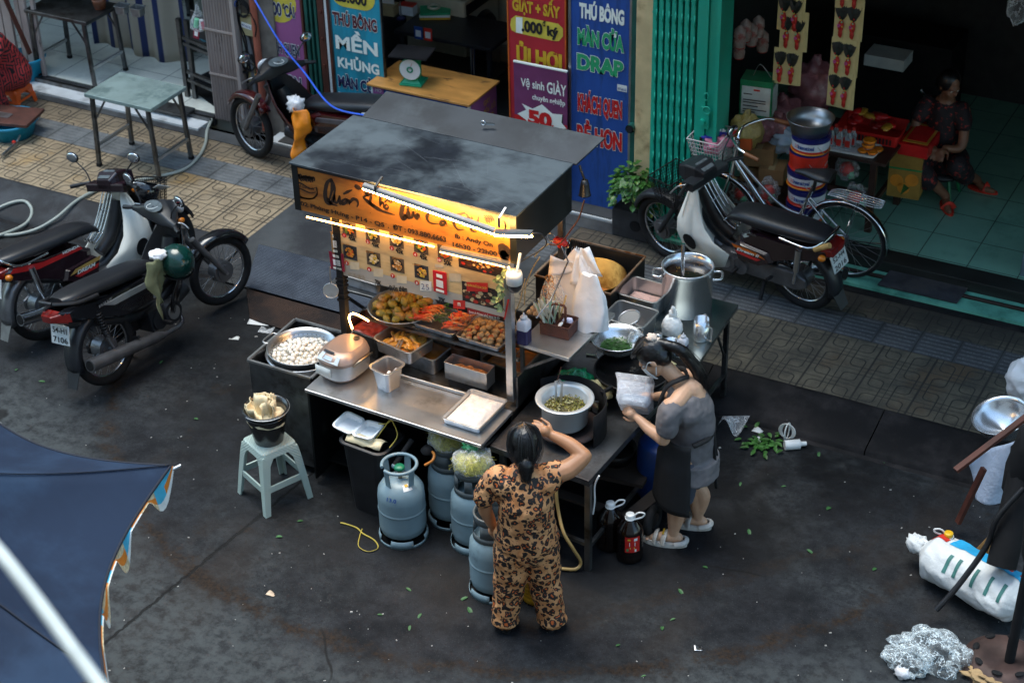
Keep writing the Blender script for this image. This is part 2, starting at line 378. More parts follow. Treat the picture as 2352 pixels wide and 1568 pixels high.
st(B(ground_mat()).grid(lambda u, v: V((-80+160*u, -80+78.75*v, 0)), 8, 8, False), 'road')
# gutter, kerb and pavement run along x
gut = B(CONCD)
gut.grid(lambda u, v: V((-80+160*u, -1.25-.0*v, 0)) if v < .01 else V((-80+160*u, -1.25+.03, .012)), 1, 1, False)
st(gut, 'gutter')
def kerb(x0, x1, m, name):
    b = B(m); n = max(2, int((x1-x0)/.12))
    prof = [(-1.22, -.02), (-1.205, .035), (-1.17, .05), (-.98, .09), (-.87, .118), (-.83, .13), (-.79, .128), (-.785, .1)]
    rings = []
    for i in range(n+1):
        x = x0+(x1-x0)*i/n; rings.append([V((x, y+.006*noise.noise(V((x*3, j, 1))), z+.006*noise.noise(V((x*2.3, j*.7, 5))))) for j, (y, z) in enumerate(prof)])
    b.loft(rings, closed=False); return st(b, name)
kerb(-30, -4.74, CONC, 'kerb')
for a, c in ((-2.6, -.62), (-.612, .66), (.668, 2.3), (2.308, 4)): kerb(a, c, CONCD, 'kerb')
kerb(4, 30, CONCD, 'kerb')
PV = paving_mat(); TP = paving_mat(True)
PZ = .12
def pave(x0, x1, y0, y1, m, name, z=PZ): return st(B(m).box(x0, x1, y0, y1, z-.1, z), name)
# grid joints: tile edges are whole multiples of 0.4 m in x, 0.2 m in y
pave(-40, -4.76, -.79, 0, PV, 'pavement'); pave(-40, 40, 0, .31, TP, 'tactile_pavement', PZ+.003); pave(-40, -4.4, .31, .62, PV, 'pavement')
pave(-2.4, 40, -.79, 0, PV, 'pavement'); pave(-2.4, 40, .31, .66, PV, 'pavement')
pave(-4.4, -2.4, .31, .66, CONCL, 'pavement_patch')
# concrete crossing between the two paved stretches, sloping down to the road
b = B(CONCL).grid(lambda u, v: V((-4.76+2.36*u, -1.25+1.25*v, .02+.1*min(1, v*2.4)+.004*noise.noise(V((u*9, v*9, 0))))), 24, 14); st(b, 'driveway')
st(B(CONCL).grid(lambda u, v: V((-40+38.2*u, .62+.12*v, .125+.03*v)), 40, 2), 'facade_kerb')
def plate_mat(name, c, c2, rough):
    M = bpy.data.materials.new(name); n = NT(M); x, y, z = n.xyz()
    s = n.m('MULTIPLY', n.m('SINE', n.m('MULTIPLY', n.m('ADD', x, y), 190)), n.m('SINE', n.m('MULTIPLY', n.m('SUBTRACT', x, y), 190)))
    k = n.ramp(n.noise(4, 6, .7), .4, .62)
    n.col(n.mix(k, c, c2)); n.rough(rough); n.p.inputs['Metallic'].default_value = .5; n.bump(n.m('ADD', s, n.m('MULTIPLY', n.noise(40, 4), .8)), .6, .003); return M
def ramp_plate(name, label, a, b_, c, d, m):
    top = [V(p) for p in (a, b_, c, d)]
    return B(m).prism([p-V((0, 0, .012)) for p in top], (0, 0, .012)).top(name, label, 'ramp plate', bev=.003)
ramp_plate('ramp_plate', 'blue grey chequered steel ramp plate sloping from pavement to road behind the stall', (-4.6, -.8, .142), (-4.39, -1.3, .07), (-3.05, -1.3, .07), (-3.2, -.8, .142), plate_mat('blue_plate', (.032, .042, .062), (.055, .07, .095), .5))
ramp_plate('ramp_plate', 'rusty brown steel plate lying in the road below the blue grey one', (-4.37, -1.32, .062), (-4.13, -1.62, .018), (-2.85, -1.68, .018), (-3.02, -1.32, .062), plate_mat('rust_plate', (.05, .028, .02), (.02, .014, .013), .75))
# ================================================================ shops
WALLD = mk('dim_wall', (.22, .22, .19), .85, 0, .2, 2)
WALLG = mk('grimy_wall', (.1, .1, .09), .85, 0, .3, 2)
PLAST = mk('ochre_plaster', (.6, .46, .25), .85, 0, .14, 5, .15, 40, c2=(.2, .12, .05), c2s=2.6, c2t=.66, c2w=.1)
CORR = mk('grey_pink_paint', (.34, .28, .255), .6, 0, .12, 6, .1, 60, c2=(.06, .035, .02), c2s=7, c2t=.66, c2w=.05, stretch=(1, 1, .35))
GREENP = mk('green_gate_paint', (.006, .34, .235), .42, 0, .14, 4, .06, 40, c2=(.005, .1, .075), c2s=8, c2t=.68, c2w=.05, stretch=(1, 1, .3))
GREEND = mk('dark_green_paint', (.004, .07, .055), .5, 0, .3, 6)
BRNP = mk('red_brown_paint', (.07, .018, .01), .55, 0, .3, 6)
def tile_mat(name, c, grout, T, x0, y0, gw=.006, rough=.3, v=.08, dirt=(.3, .3, .28), dk=.4):
    M = bpy.data.materials.new(name); n = NT(M); x, y, z = n.xyz()
    def e(q, o):
        f = n.m('FRACT', n.m('DIVIDE', n.m('SUBTRACT', q, o-40*T), T)); return n.m('MINIMUM', f, n.m('SUBTRACT', 1, f))
    d = n.m('MINIMUM', e(x, x0), e(y, y0)); c = C(c)
    base = n.mix(n.ramp(n.noise(3, 6, .65), .3, .7), tuple(q*(1-v) for q in c), tuple(q*(1+v) for q in c))
    base = n.mix(n.m('MULTIPLY', n.ramp(n.noise(1.6, 6, .7), .5, .75), dk), base, C(dirt))
    n.col(n.mix(n.ramp(d, gw/T, gw/T*.4), base, C(grout))); n.rough(n.m('MULTIPLY_ADD', n.noise(5, 4), .3, rough-.1)); return M
def room(b, x0, x1, y0, y1, z0, z1):
    t = .15
    b.box(x0-t, x0, y0, y1, z0, z1); b.box(x1, x1+t, y0, y1, z0, z1); b.box(x0-t, x1+t, y1, y1+t, z0, z1); b.box(x0-t, x1+t, y0, y1+t, z1, z1+t); return b
# eatery at one end
s1 = thing('shop_building', 'open eatery unit with pale tiled floor and grey pink folding gate', 'shop', (0, 0, 0))
B(tile_mat('cream_tiles', (.78, .78, .68), (.2, .2, .17), .5, -7.2, .95, dirt=(.2, .19, .16), dk=.5)).box(-14, -5.9, .95, 6, .05, .2).obj('tiled_floor', s1)
b = B(WALLD); room(b, -14, -5.75, 1.1, 6, .2, 3.1); b.box(-24, -5.6, .95, 1.1, 2.7, 13); b.obj('wall', s1)
b = B(mk('white_sill', (.6, .62, .62), .5, 0, .1, 4, c2=(.3, .3, .29), c2s=3, c2t=.6)); b.box(-14, -6.3, .685, .85, .1, .165); b.obj('stone_sill', s1, bev=.004)
b = B(STEELD); b.box(-14, -6.28, .85, .865, .1, .2); b.box(-14, -6.28, .895, .91, .1, .19); b.obj('gate_track', s1)
b = B(CONC).box(-14, -6.28, .91, .95, .1, .19); b.obj('threshold', s1)
# folded gate: narrow vertical folds
def folded(x0, x1, y, z0, z1, n, amp, m, name, par, ang=0):
    b = B(m); P = []
    for i in range(n+1):
        x = x0+(x1-x0)*i/n
        P += [(x, y+(amp if i % 2 else -amp)), (x+(x1-x0)/n*.35, y+(amp if i % 2 else -amp))]
    for (ax, ay), (bx, by) in zip(P, P[1:]): b.add([(ax, ay, z0), (bx, by, z0), (bx, by, z1), (ax, ay, z1)], [(0, 1, 2, 3)])
    return b.obj(name, par, solid=.002)
folded(-6.27, -5.93, .93, .17, 2.9, 22, .011, CORR, 'folding_gate', s1)
b = B(CORR)
for z in (.62, 1.05, 1.5): b.box(-6.27, -5.93, .905, .912, z, z+.02)
b.box(-5.935, -5.90, .87, .96, .15, 2.9); b.obj('gate_frame', s1)
b = B(mk('grey_wall', (.16, .14, .12), .85, 0, .3, 5, .2, 40)); b.box(-5.9, -5.55, .98, 1.2, .1, 2.9); b.obj('pier', s1)
# the folded panels at the far end
b = B(CORR)
for i, (x, w) in enumerate(((-8.62, .1), (-8.49, .05), (-8.4, .07), (-8.75, .09), (-8.9, .1), (-8.29, .04))): b.box(x-w/2, x+w/2, .9+.02*(i % 2), .93+.02*(i % 2), .2, 2.8)
b.box(-9.6, -8.95, .9, .93, .2, 2.8); b.obj('folding_gate', s1, label='rusty folded gate leaf at the far edge')
b = B(BRNP).bar((-8.62, .86, 1.15), (-8.36, .86, .44), .05, .012); b.obj('strap_plate', s1)
# wall fittings on the pier
def cable(name, label, pts, r, m, category='cable', k=6, par=None, group=None):
    return B(m).tube(pts, r, 6, k).top(name, label, category, group)
t = thing('junction_box', 'beige junction box with a blue numbered sticker among looped black cables', 'junction box')
p = at(566, 60, y=.93)
b = B(mk('old_beige', (.36, .31, .16), .6, 0, .15, 12)); b.cb((p.x, .955, p.z), (.13, .05, .19), 0); b.obj('box', t, bev=.006)
b = B(WHT); b.cb((p.x, .928, p.z), (.105, .002, .05), 0, ry=R(8)); b.mat(BLUE).text('0977.606.362', (p.x, .9255, p.z-.012), V((1, 0, -.14)), Z3, .022, .095, off=.02); b.obj('sticker', t)
b = B(mk('old_beige', (0, 0, 0))); p2 = at(578, 165, y=.95); b.cb((p2.x, .96, p2.z), (.09, .045, .2)); b.top('meter_box', 'narrow beige meter box under the junction box beside the purple sign', 'meter box', bev=.006)
for i, (c, r) in enumerate((((555, 18), .075), ((568, 140), .085), ((560, 148), .07))):
    p = at(*c, y=.93); b = B(BLKM)
    for j in range(5): b.torus((p.x+.004*j, .935-.005*j, p.z-.006*j), r-.004*j, .0045, 22, 5, 'y')
    b.top('cable_coil', ('black cable coil with blue tie hanging above the junction box', 'larger black cable coil hanging behind the scooter mirror', 'smaller black cable coil hanging behind the scooter mirror')[i], 'cable coil')
    if i == 0: B(BLUE).torus((p.x-.05, .92, p.z+.03), .022, .006, 10, 5, 'x').obj('tie', bpy.data.objects['cable_coil'])
b = B(mk('salmon_pipe', (.36, .1, .06), .5)); b.tube([(-5.735, .955, .15), (-5.745, .955, 3)], .032, 12); b.top('drain_pipe', 'salmon painted pipe running up beside the purple sign', 'pipe')
b = B(mk('grey_pipe', (.13, .14, .15), .5)); b.tube([(-5.805, .95, .15), (-5.81, .95, .9), (-5.84, .95, 1.05)], .022, 10); b.top('drain_pipe', 'thin grey pipe beside the orange painted patch', 'pipe')
p = at(572, 245, y=.975); B(mk('rusty_orange', (.4, .09, .015), .7, 0, .3, 20)).cb((p.x, .975, p.z), (.11, .01, .22)).top('metal_plate', 'rusty orange plate on the pier below the meter box', 'plate')
for i, pts in enumerate(([(545, 0), (546, 40), (556, 80), (567, 120), (572, 150)], [(549, 35), (553, 60), (566, 96), (568, 150), (570, 200)], [(575, 30), (588, 60), (586, 85)], [(570, 200), (562, 222), (566, 222), (572, 205)], [(570, 200), (569, 250)])):
    cable('wall_cable', ('black cable down the corrugated gate edge', 'black cable passing behind the meter box', 'short black cable above the junction box', 'black cable looped under the meter box', 'black cable above the orange plate')[i], [at(*q, y=.925) for q in pts], .006, BLKM, group='black cables on the pier')
# rope: the bright blue line from the wall to the stall roof
cable('blue_rope', 'bright blue rope stretched from the wall down to the stall roof', [at(578, -12, y=.9), at(640, 93, y=.55), at(700, 168, y=-.2), at(760, 243, y=-1.1), (-2.72, -1.93, 2.16)], .008, mk('blue_rope', (.02, .1, .62), .5), 'rope')
# laundry
s2 = thing('shop_building', 'open laundry unit with dark interior behind price banners', 'shop')
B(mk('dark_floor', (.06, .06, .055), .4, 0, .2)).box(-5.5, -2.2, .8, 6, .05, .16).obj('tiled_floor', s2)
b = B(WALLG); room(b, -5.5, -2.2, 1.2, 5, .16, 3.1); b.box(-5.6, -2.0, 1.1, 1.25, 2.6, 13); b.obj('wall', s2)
b = B(GREEND)
for x, w in ((-5.22, .03), (-5.17, .02), (-5.12, .025), (-2.67, .03)): b.box(x-w/2, x+w/2, 1.0, 1.06, .12, 2.8)
b.obj('green_frame', s2)
b = B(BRNP); b.box(-5.09, -5.03, .99, 1.07, .12, 2.8); b.box(-5.0, -4.975, 1.0, 1.05, .12, 2.8)
for z in (.9, 1.15, 1.4): b.cyl((-5.06, .985, z), (-5.06, .97, z), .016, n=10)
b.obj('door_jamb', s2)
b = B(WHT); b.box(-5.025, -5.0, 1.0, 1.03, .12, 2.8); b.obj('white_trim', s2)
b = B(mk('white_stone', (.62, .64, .63), .4, 0, .06, 5)); b.box(-5.6, -2.07, .78, 1.0, .1, .15); b.obj('stone_sill', s2)
# sign helper: lettering placed on the sign's own plane
def wr(b, s, Y, L, Rr, T, cin, cout=None, off=.012, ol=.05, shear=0):
    off += .02; ol += .02
    a, c, t = at(*L, y=Y), at(*Rr, y=Y), at(*T, y=Y); zb = (a.z+c.z)/2; h = abs(t.z-a.z)
    o = V(((a.x+c.x)/2, Y, zb))
    if cout: b.otext(s, o, X3, Z3, h, c.x-a.x, cin, cout, off, ol, shear=shear)
    else: b.mat(cin).text(s, o, X3, Z3, h, c.x-a.x, off=off, lift=.003, shear=shear)
def pill(b, m, Y, x0, x1, z0, z1):
    r = (z1-z0)/2; b.mat(m).poly([V((xc+r*math.cos(a), Y, z0+r+r*math.sin(a))) for xc, s in ((x1-r, -PI/2), (x0+r, PI/2)) for a in [s+PI*i/10 for i in range(11)]][::1])
PURP = mk('mauve_banner', (.3, .085, .24), .6, 0, .08, 2)
TEAL = mk('teal_banner', (.015, .24, .33), .55, 0, .22, 2.5, c2=(.012, .3, .44), c2s=1.8, stretch=(3, 1, .8))
REDB = mk('red_banner', (.4, .014, .025), .55, 0, .15, 2); BLUB = mk('blue_banner', (.014, .075, .33), .5, 0, .14, 3, c2=(.01, .05, .2), c2s=3, stretch=(4, 1, .6))
PLUM = mk('plum_board', (.16, .035, .11), .45, 0, .1); REDF = mk('bright_red_print', (.52, .01, .012), .45, 0, .08); YELB = mk('yellow_oval', (.62, .5, .06), .5, 0, .1); MAR = mk('maroon_ink', (.1, .01, .02), .5)
OFFW = mk('off_white_print', (.78, .82, .76), .5, 0, .06); GOLD = mk('mustard_print', (.6, .36, .02), .5, 0, .1)
def sign(name, label, x0, x1, Y, z0, z1, m, frame, fw=.02, tk=.02):
    t = thing(name, label, 'sign', (0, 0, 0)); b = B(m).box(x0, x1, Y, Y+tk, z0, z1)
    f = B(frame); f.box(x0-fw, x0, Y-.006, Y+tk+.004, z0, z1); f.box(x1, x1+fw, Y-.006, Y+tk+.004, z0, z1); f.obj('sign_frame', t); return t, b
t, b = sign('price_banner', 'mauve price banner with a yellow oval beside the cable covered pier', -5.67, -5.27, 1.0, .25, 2.3, PURP, BRNP)
a, c = at(596, 30, y=1), at(682, 30, y=1); pill(b, YELB, .998, a.x, c.x, at(640, 52, y=1).z, 1.62)
wr(b, '9.000', .998, (603, 29), (647, 36), (602, 0), NAVY, WHT); wr(b, 'đ', .998, (649, 20), (654, 21), (649, 8), NAVY); wr(b, 'CÁI', .998, (655, 37), (677, 42), (655, 11), NAVY, WHT)
wr(b, 'KHÁCH QUEN', .998, (606, 113), (688, 131), (606, 88), NAVY, OFFW); wr(b, 'RẺ HƠN', .998, (613, 187), (693, 203), (613, 163), NAVY, OFFW); b.obj('panel', t)
t, b = sign('price_banner', 'teal price banner hanging beside the laundry counter', -4.955, -4.455, 1.0, .5, 2.3, TEAL, STEELD, .012)
pill(b, YELB, .998, at(762, 10, y=1).x, at(862, 10, y=1).x, at(810, 20, y=1).z, 1.72)
for s, L, Rr, T, ci, co in (('25.000', (772, 2), (842, 13), (770, -24), INK, None), ('THÚ BÔNG', (766, 54), (866, 74), (764, 26), MAR, OFFW), ('MỀN', (774, 110), (867, 129), (772, 80), OFFW, None), ('KHỦNG', (778, 153), (871, 172), (776, 130), OFFW, None), ('MÀN CỬA', (779, 198), (873, 217), (777, 173), NAVY, OFFW), ('DRAP', (782, 238), (875, 257), (781, 213), NAVY, OFFW)): wr(b, s, .998, L, Rr, T, ci, co, .02)
b.obj('panel', t)
t, b = sign('price_banner', 'dark red price banner with yellow lettering above the plum board', -3.225, -2.715, 1.0, .2, 2.3, REDB, mk('orange_trim', (.5, .1, .01), .5), .012)
wr(b, 'GIẶT + SẤY', .998, (1178, 22), (1286, 42), (1178, -3), GOLD, None, .03); wr(b, 'ỦI HƠI', .998, (1189, 140), (1289, 166), (1187, 103), GOLD, None, .04)
pl = [at(*q, y=.998) for q in ((1172, 58), (1174, 44), (1184, 36), (1282, 55), (1293, 66), (1293, 84), (1284, 95), (1274, 95), (1186, 76), (1175, 70))]; b.mat(YELB).poly(pl[::-1])
wr(b, '.000', .996, (1200, 71), (1245, 79), (1200, 46), INK, None, .03); wr(b, 'đ', .996, (1247, 60), (1253, 61), (1247, 48), INK, None, .02); wr(b, 'ký', .996, (1258, 80), (1282, 87), (1258, 58), INK, None, .03)
b.mat(OFFW).poly([at(*q, y=.995) for q in ((1185, 40), (1185, 75), (1200, 78), (1200, 41))]); b.obj('panel', t)
t, b = sign('blue_signboard', 'tall blue signboard with green and red lettering beside the ochre pillar', -2.635, -2.125, .95, .15, 2.4, BLUB, ALU, .022)
for s, L, Rr, T, ci, co in (('THÚ BÔNG', (1332, 40), (1433, 56), (1329, 7), OFFW, None), ('MÀN CỬA', (1328, 101), (1432, 118), (1328, 66), GRN, OFFW), ('DRAP', (1328, 158), (1430, 175), (1328, 124), GRN, OFFW), ('KHÁCH QUEN', (1328, 252), (1428, 272), (1328, 214), REDF, OFFW), ('RẺ HƠN', (1327, 325), (1427, 345), (1327, 286), REDF, OFFW)): wr(b, s, .947, L, Rr, T, ci, co, .035, .06)
p = at(1428, 204, y=.94); b.mat(WHT).cb((p.x, .947, p.z), (.085, .002, .055)); b.mat(BLUE).text('0977.606.362', (p.x, .9445, p.z-.018), X3, Z3, .02, .075, off=.02); b.obj('panel', t)
t = thing('shoe_cleaning_sign', 'plum and red board with a white starburst leaning below the red banner', 'sign')
Y = .9; b = B(PLUM).box(-3.135, -2.65, Y, Y+.015, .3, 1.335); b.mat(OFFW).box(-3.137, -2.648, Y-.004, Y+.017, 1.335, 1.347)
b.mat(REDF).poly([(-3.135, Y-.002, .3), (-2.65, Y-.002, .3), (-2.65, Y-.002, at(1300, 288, y=Y).z), (-3.135, Y-.002, at(1182, 262, y=Y).z)])
wr(b, 'Vệ sinh', Y, (1197, 195), (1250, 210), (1196, 176), OFFW, None, .0); wr(b, 'GIÀY', Y, (1257, 212), (1301, 223), (1257, 186), OFFW, None, .0); wr(b, 'chuyên nghiệp', Y, (1223, 226), (1298, 245), (1223, 214), OFFW, None, .0)
sb = [(90, 952), (190, 1000), (275, 960), (370, 1045), (462, 1055), (455, 1130), (500, 1183), (385, 1190), (395, 1235), (315, 1190), (185, 1165), (125, 1100), (50, 1045), (130, 1010)]
b.mat(BLK).poly([at(1178+.25*x, .25*y+2, y=Y-.003) for x, y in sb][::-1]); b.mat(OFFW).poly([at(1176+.25*x, .25*y, y=Y-.005) for x, y in sb][::-1])
wr(b, '50', Y-.006, (1216, 279), (1265, 297), (1217, 248), REDF, None, .04); wr(b, 'k', Y-.006, (1265, 295), (1273, 298), (1265, 282), REDF, None, .03); b.obj('panel', t)
# laundry counter
t = thing('laundry_counter', 'laundry counter with worn orange wooden top and blue lettered front', 'counter')
wood = mk('orange_wood', (.5, .23, .055), .45, 0, .22, 3, .06, 30, c2=(.12, .06, .025), c2s=4.5, c2t=.64, c2w=.06, stretch=(1, 3, 1))
z = .9; x0, x1, y0, y1 = -4.53, -3.525, .83, 1.37
B(wood).box(x0, x1, y0, y1, z-.02, z).obj('counter_top', t, bev=.003)
b = B(BLUB).box(x0+.04, x1-.02, y0+.03, y1-.03, .16, z-.021)
wr(b, 'GIẶT + ỦI', y0+.028, (892, 262), (1043, 299), (892, 226), YELB, None, .03)
b.mat(PURP).box(x1-.021, x1-.016, y0+.04, y1-.04, .2, z-.03); b.mat(OFFW).text('giặt', (x1-.013, .97, .68), (0, 1, 0), Z3, .075, .14, off=.01); b.text('sấy', (x1-.013, .97, .56), (0, 1, 0), Z3, .07, .12, off=.01)
for i, s in enumerate(('GIÀY', 'MỀN - GỐI', 'TOPPER', 'THÚ BÔNG')): b.mat(GOLD).text(s, (x1-.013, 1.1, .77-.08*i), (0, 1, 0), Z3, .05, (.11, .2, .17, .2)[i], 'l', off=.01)
b.mat(PURP).box(x0+.045, x0+.15, y0+.024, y0+.03, .55, z-.03); b.mat(OFFW).text('MO', (x0+.1, y0+.022, .83), X3, Z3, .03, .06); b.text('-6', (x0+.1, y0+.022, .78), X3, Z3, .03, .06); b.obj('counter_body', t)
f = B(WHT); f.box(x1-.03, x1-.012, y0+.022, y0+.045, .16, z-.021); f.box(x0+.028, x0+.045, y0+.02, y0+.04, .16, z-.021); f.obj('corner_trim', t)
# scale
t = thing('kitchen_scale', 'green spring scale with a round white dial on the laundry counter', 'scale', (*at(950, 190, z=.9)[:2], .9), R(12))
gs = mk('scale_green', (.01, .27, .13), .35)
b = B(gs); b.box(-.1, .1, -.09, .1, 0, .02); b.loft([[V((sx*w, sy*d-.0, h)) for sx, sy in ((-1, -1), (1, -1), (1, 1), (-1, 1))] for h, w, d in ((.02, .085, .07), (.05, .06, .05), (.24, .06, .05))], sm=False); b.obj('body', t, bev=.006)
b = B(gs); b.cyl((0, -.055, .15), (0, -.072, .15), .098, n=32); b.mat(WHT).cyl((0, -.0725, .15), (0, -.076, .15), .092, n=32); b.mat(gs).torus((0, -.0765, .15), .022, .008, 20, 5, 'y'); b.mat(RED).bar((0, -.078, .15), (.02, -.078, .21), .003); b.obj('dial', t)
b = B(BLK); b.prism([(-.17, -.13, .27), (.17, -.13, .27), (.17, .13, .27), (-.17, .13, .27)], (0, 0, .012)); b.cyl((0, 0, .24), (0, 0, .27), .03); b.obj('pan', t)
# laundry interior
WM = mk('beige_appliance', (.5, .45, .32), .45, 0, .08)
wm = thing('washing_machine', 'beige washing machine with round black door at the back of the laundry', 'washing machine', (-4.78, 2.75, .16), 0)
B(WM).box(-.32, .32, -.33, .33, 0, .9).obj('cabinet', wm, bev=.02)
b = B(BLK); b.tube([(.32, 0, .45), (.36, 0, .45)], [.25, .22], 28); b.obj('door', wm); b = B(BLK).box(.321, .33, -.3, .3, .76, .86); b.mat(ALU).cyl((.33, .1, .81), (.35, .1, .81), .03); b.obj('control_panel', wm)
dup(wm, (-4.78, 2.75, 1.08), label='beige washing machine stacked on top in the back of the laundry'); dup(wm, (-4.62, 3.5, .16), label='deepest beige washing machine beside the stacked pair'); dup(wm, (-4.62, 3.5, 1.08), label='deepest beige washing machine on top')
t = thing('desk', 'dark desk with a steel front leg inside the laundry', 'desk', (0, 0, 0))
b = B(BLK).box(-4.9, -3.9, 1.9, 2.5, .88, .91); b.obj('desk_top', t, bev=.003)
for x in (-4.85, -4.12, -3.95):
    B(CHROME if x == -4.12 else BLK).cyl((x, 1.95, .16), (x, 1.95, .88), .025).obj('leg', t)
b = B(BLK).box(-4.9, -4.0, 2.0, 2.45, .5, .52); b.obj('shelf', t)
dt = .912
def stackbook(name, label, c, rz, mats, size=(.28, .2)):
    b = B(*mats); z = 0
    for m in mats: b.mat(m).cb((c[0], c[1], c[2]+z+.011), (size[0], size[1], .02), rz+rnd.uniform(-.08, .08)); z += .022
    return b.top(name, label, 'books')
p = at(1000, 28, z=.95); stackbook('ledger', 'teal and orange ledgers with loose sheets on the laundry desk', (p.x, p.y, dt), .5, (GOLD, OFFW, GRN))
b = B(mk('masking_tape', (.55, .5, .35), .5)); b.torus((p.x-.02, p.y+.01, dt+.08), .05, .014, 24, 8); b.top('tape_roll', 'pale tape roll lying on the ledgers', 'tape')
p = at(893, 30, z=.92); CARD = mk('cardboard', (.3, .17, .07), .75, 0, .12, 6); CARDL = mk('light_card', (.42, .32, .16), .7)
b = B(CARDL); b.cb((p.x, p.y, dt+.05), (.16, .12, .1), .1); b.mat(WHT).cb((p.x, p.y, dt+.12), (.12, .01, .12), .1); b.top('card_box', 'small tan card box full of papers on the laundry desk', 'box')
p = at(938, 30, z=.92); b = B(WHT); b.cb((p.x, p.y, dt+.045), (.14, .1, .09), .1); b.mat(RED).cb((p.x, p.y, dt+.092), (.145, .104, .006), .1); b.top('card_box', 'small white box with red rim on the laundry desk', 'box')
p = at(921, 42, z=.92); b = B(NAVY); b.lathe([(0, 0), (.045, 0), (.03, .02), (.012, .03), (0, .03)], (p.x, p.y, dt)); b.mat(ALU).cyl((p.x, p.y, dt+.03), (p.x, p.y, dt+.17), .006); b.top('pen_stand', 'pen stand with round navy base on the laundry desk', 'pen stand')
for i, (d, m) in enumerate(((( 961, 76), BLUE), ((983, 80), RED))):
    p = at(*d, y=1.85); b = B(m).cb((p.x, 1.85, p.z), (.085, .004, .12)); b.mat(WHT).cb((p.x, 1.847, p.z-.005), (.055, .002, .06)); b.top('payment_card', ('blue payment card', 'red payment card')[i]+' hanging at the laundry desk edge', 'card')
b = B(WHP); p = at(1085, 145, z=.6); b.cb((p.x, p.y+.6, .6), (.2, .14, .05), .4); b.mat(mk('pink_card', (.5, .18, .2), .6)).cb((p.x-.03, p.y+.6, .64), (.06, .05, .03), .4); b.top('folded_linen', 'small pale folded bundle with pink tag inside the laundry', 'laundry')
b = B(BLUB); b.box(-3.6, -3.28, 2.0, 2.5, .16, .62); b.top('storage_bin', 'dark blue bin standing inside the laundry doorway', 'bin', bev=.02)
# middle pillar and green gate
s3 = thing('shop_building', 'general store with green tiled floor and green folding gate', 'shop')
b = B(PLAST).box(-2.05, -1.86, .9, 1.3, .1, 3); b.obj('pillar', s3, bev=.01)
b = B(GREEND).box(-2.1, -2.052, .93, 1.2, .12, 3); b.mat(BLK).cyl((-2.075, .93, .97), (-2.075, .86, .97), .028, n=14); b.mat(GREEND).cyl((-2.075, .93, .97), (-2.075, .862, .97), .036, n=14, cap=False); b.obj('green_downpipe', s3)
GP = GREENP
b = B(GP)
for i in range(7):
    x = -1.83+i*.052
    b.add([(x, .72, .14), (x, .72, 2.6), (x+.032, .72, 2.6), (x+.032, .72, .14), (x+.05, 1.0, .14), (x+.05, 1.0, 2.6)], [(0, 1, 2, 3)[::-1], (3, 2, 5, 4)[::-1]])
    for z in [.3+.17*j for j in range(12)]: b.cyl((x+.0325, .716, z), (x+.0325, .716, z+.09), .0045, n=6)
for i in range(7):
    for z in (2.06, 2.2): b.bar((-1.83+i*.052, .72, z), (-1.75+i*.052, .95, z+.0), .01)
b.obj('folding_gate', s3, solid=.003)
b = B(GP); b.box(-1.455, -1.37, .7, .74, .14, 2.6); b.box(-1.365, -1.30, .72, .75, .14, 2.6); b.box(-1.30, -1.27, .7, .95, .14, 2.6); b.box(-1.4, -1.33, .69, .7, 1.2, 1.38)
b.torus((-1.36, .69, 1.47), .03, .005, 14, 5, 'y', sx=.6); b.cyl((-1.38, .69, 1.26), (-1.38, .66, 1.26), .022, n=12); b.torus((-1.35, .685, 1.36), .03, .006, 12, 5, 'y')
b.cyl((-1.375, .7, .92), (-1.375, .66, .92), .013, n=10); b.mat(BLK); b.box(-1.405, -1.38, .697, .7, 1.0, 1.12); b.box(-1.345, -1.325, .717, .72, 1.03, 1.12); b.obj('gate_stile', s3, bev=.003)
GT = tile_mat('green_tiles', (.2, .42, .32), (.02, .05, .04), .392, -.123, .78, dirt=(.03, .12, .09), dk=.5)
B(GT).box(-1.9, 6, 1.14, 6.5, .05, .25).obj('tiled_floor', s3)
B(mk('jade_tiles', (.16, .5, .38), .35, 0, .08, 3, c2=(.05, .2, .15), c2s=2)).box(-1.9, 6, .68, .955, .05, .16).obj('threshold_tiles', s3)
b = B(mk('dark_nosing', (.012, .014, .012), .6, 0, .4, 8, c2=(.01, .12, .09), c2s=3, c2t=.68, stretch=(.4, 1, 3))).box(-1.9, 6, .95, 1.15, .05, .252); b.obj('step_nosing', s3, bev=.004)
b = B(mk('brown_rail', (.03, .018, .014), .4, .5)).cyl((-1.9, .855, .168), (6, .855, .168), .018, n=10); b.obj('gate_rail', s3)
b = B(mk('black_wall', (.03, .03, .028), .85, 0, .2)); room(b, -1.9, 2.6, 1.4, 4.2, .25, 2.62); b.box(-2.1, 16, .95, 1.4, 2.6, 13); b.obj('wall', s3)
B(CONCD).box(-1.9, 6, .615, .69, .08, .135).obj('facade_kerb', s3, bev=.01)
b = B(mk('door_mat', (.028, .03, .038), .85, 0, .4, 6, .5, 200, c2=(.05, .045, .045), c2s=3)); b.add([(.1, .72, .175), (.72, .72, .175), (.74, 1.0, .185), (.13, 1.0, .185)], [(0, 1, 2, 3)]); b.top('door_mat', 'worn dark rubber mat on the jade threshold of the store', 'mat', solid=.012)

s4 = thing('shop_building', 'shop houses across the road behind the viewer', 'building')
b = B(mk('pale_wall', (.55, .55, .53), .85, 0, .1, 1)); b.box(-22, 18, -13.2, -12.6, 0, 13); b.obj('wall', s4)
# unseen sheet added above the store front to block light and darken its interior
B(mk('shade_sheet_grey', (.05, .06, .06), .6)).prism([(-1.2, .94, 3.0), (7, .94, 3.0), (7, -1.3, 3.55), (-1.2, -1.3, 3.55)], (0, 0, .03)).obj('shade_sheet', s3)
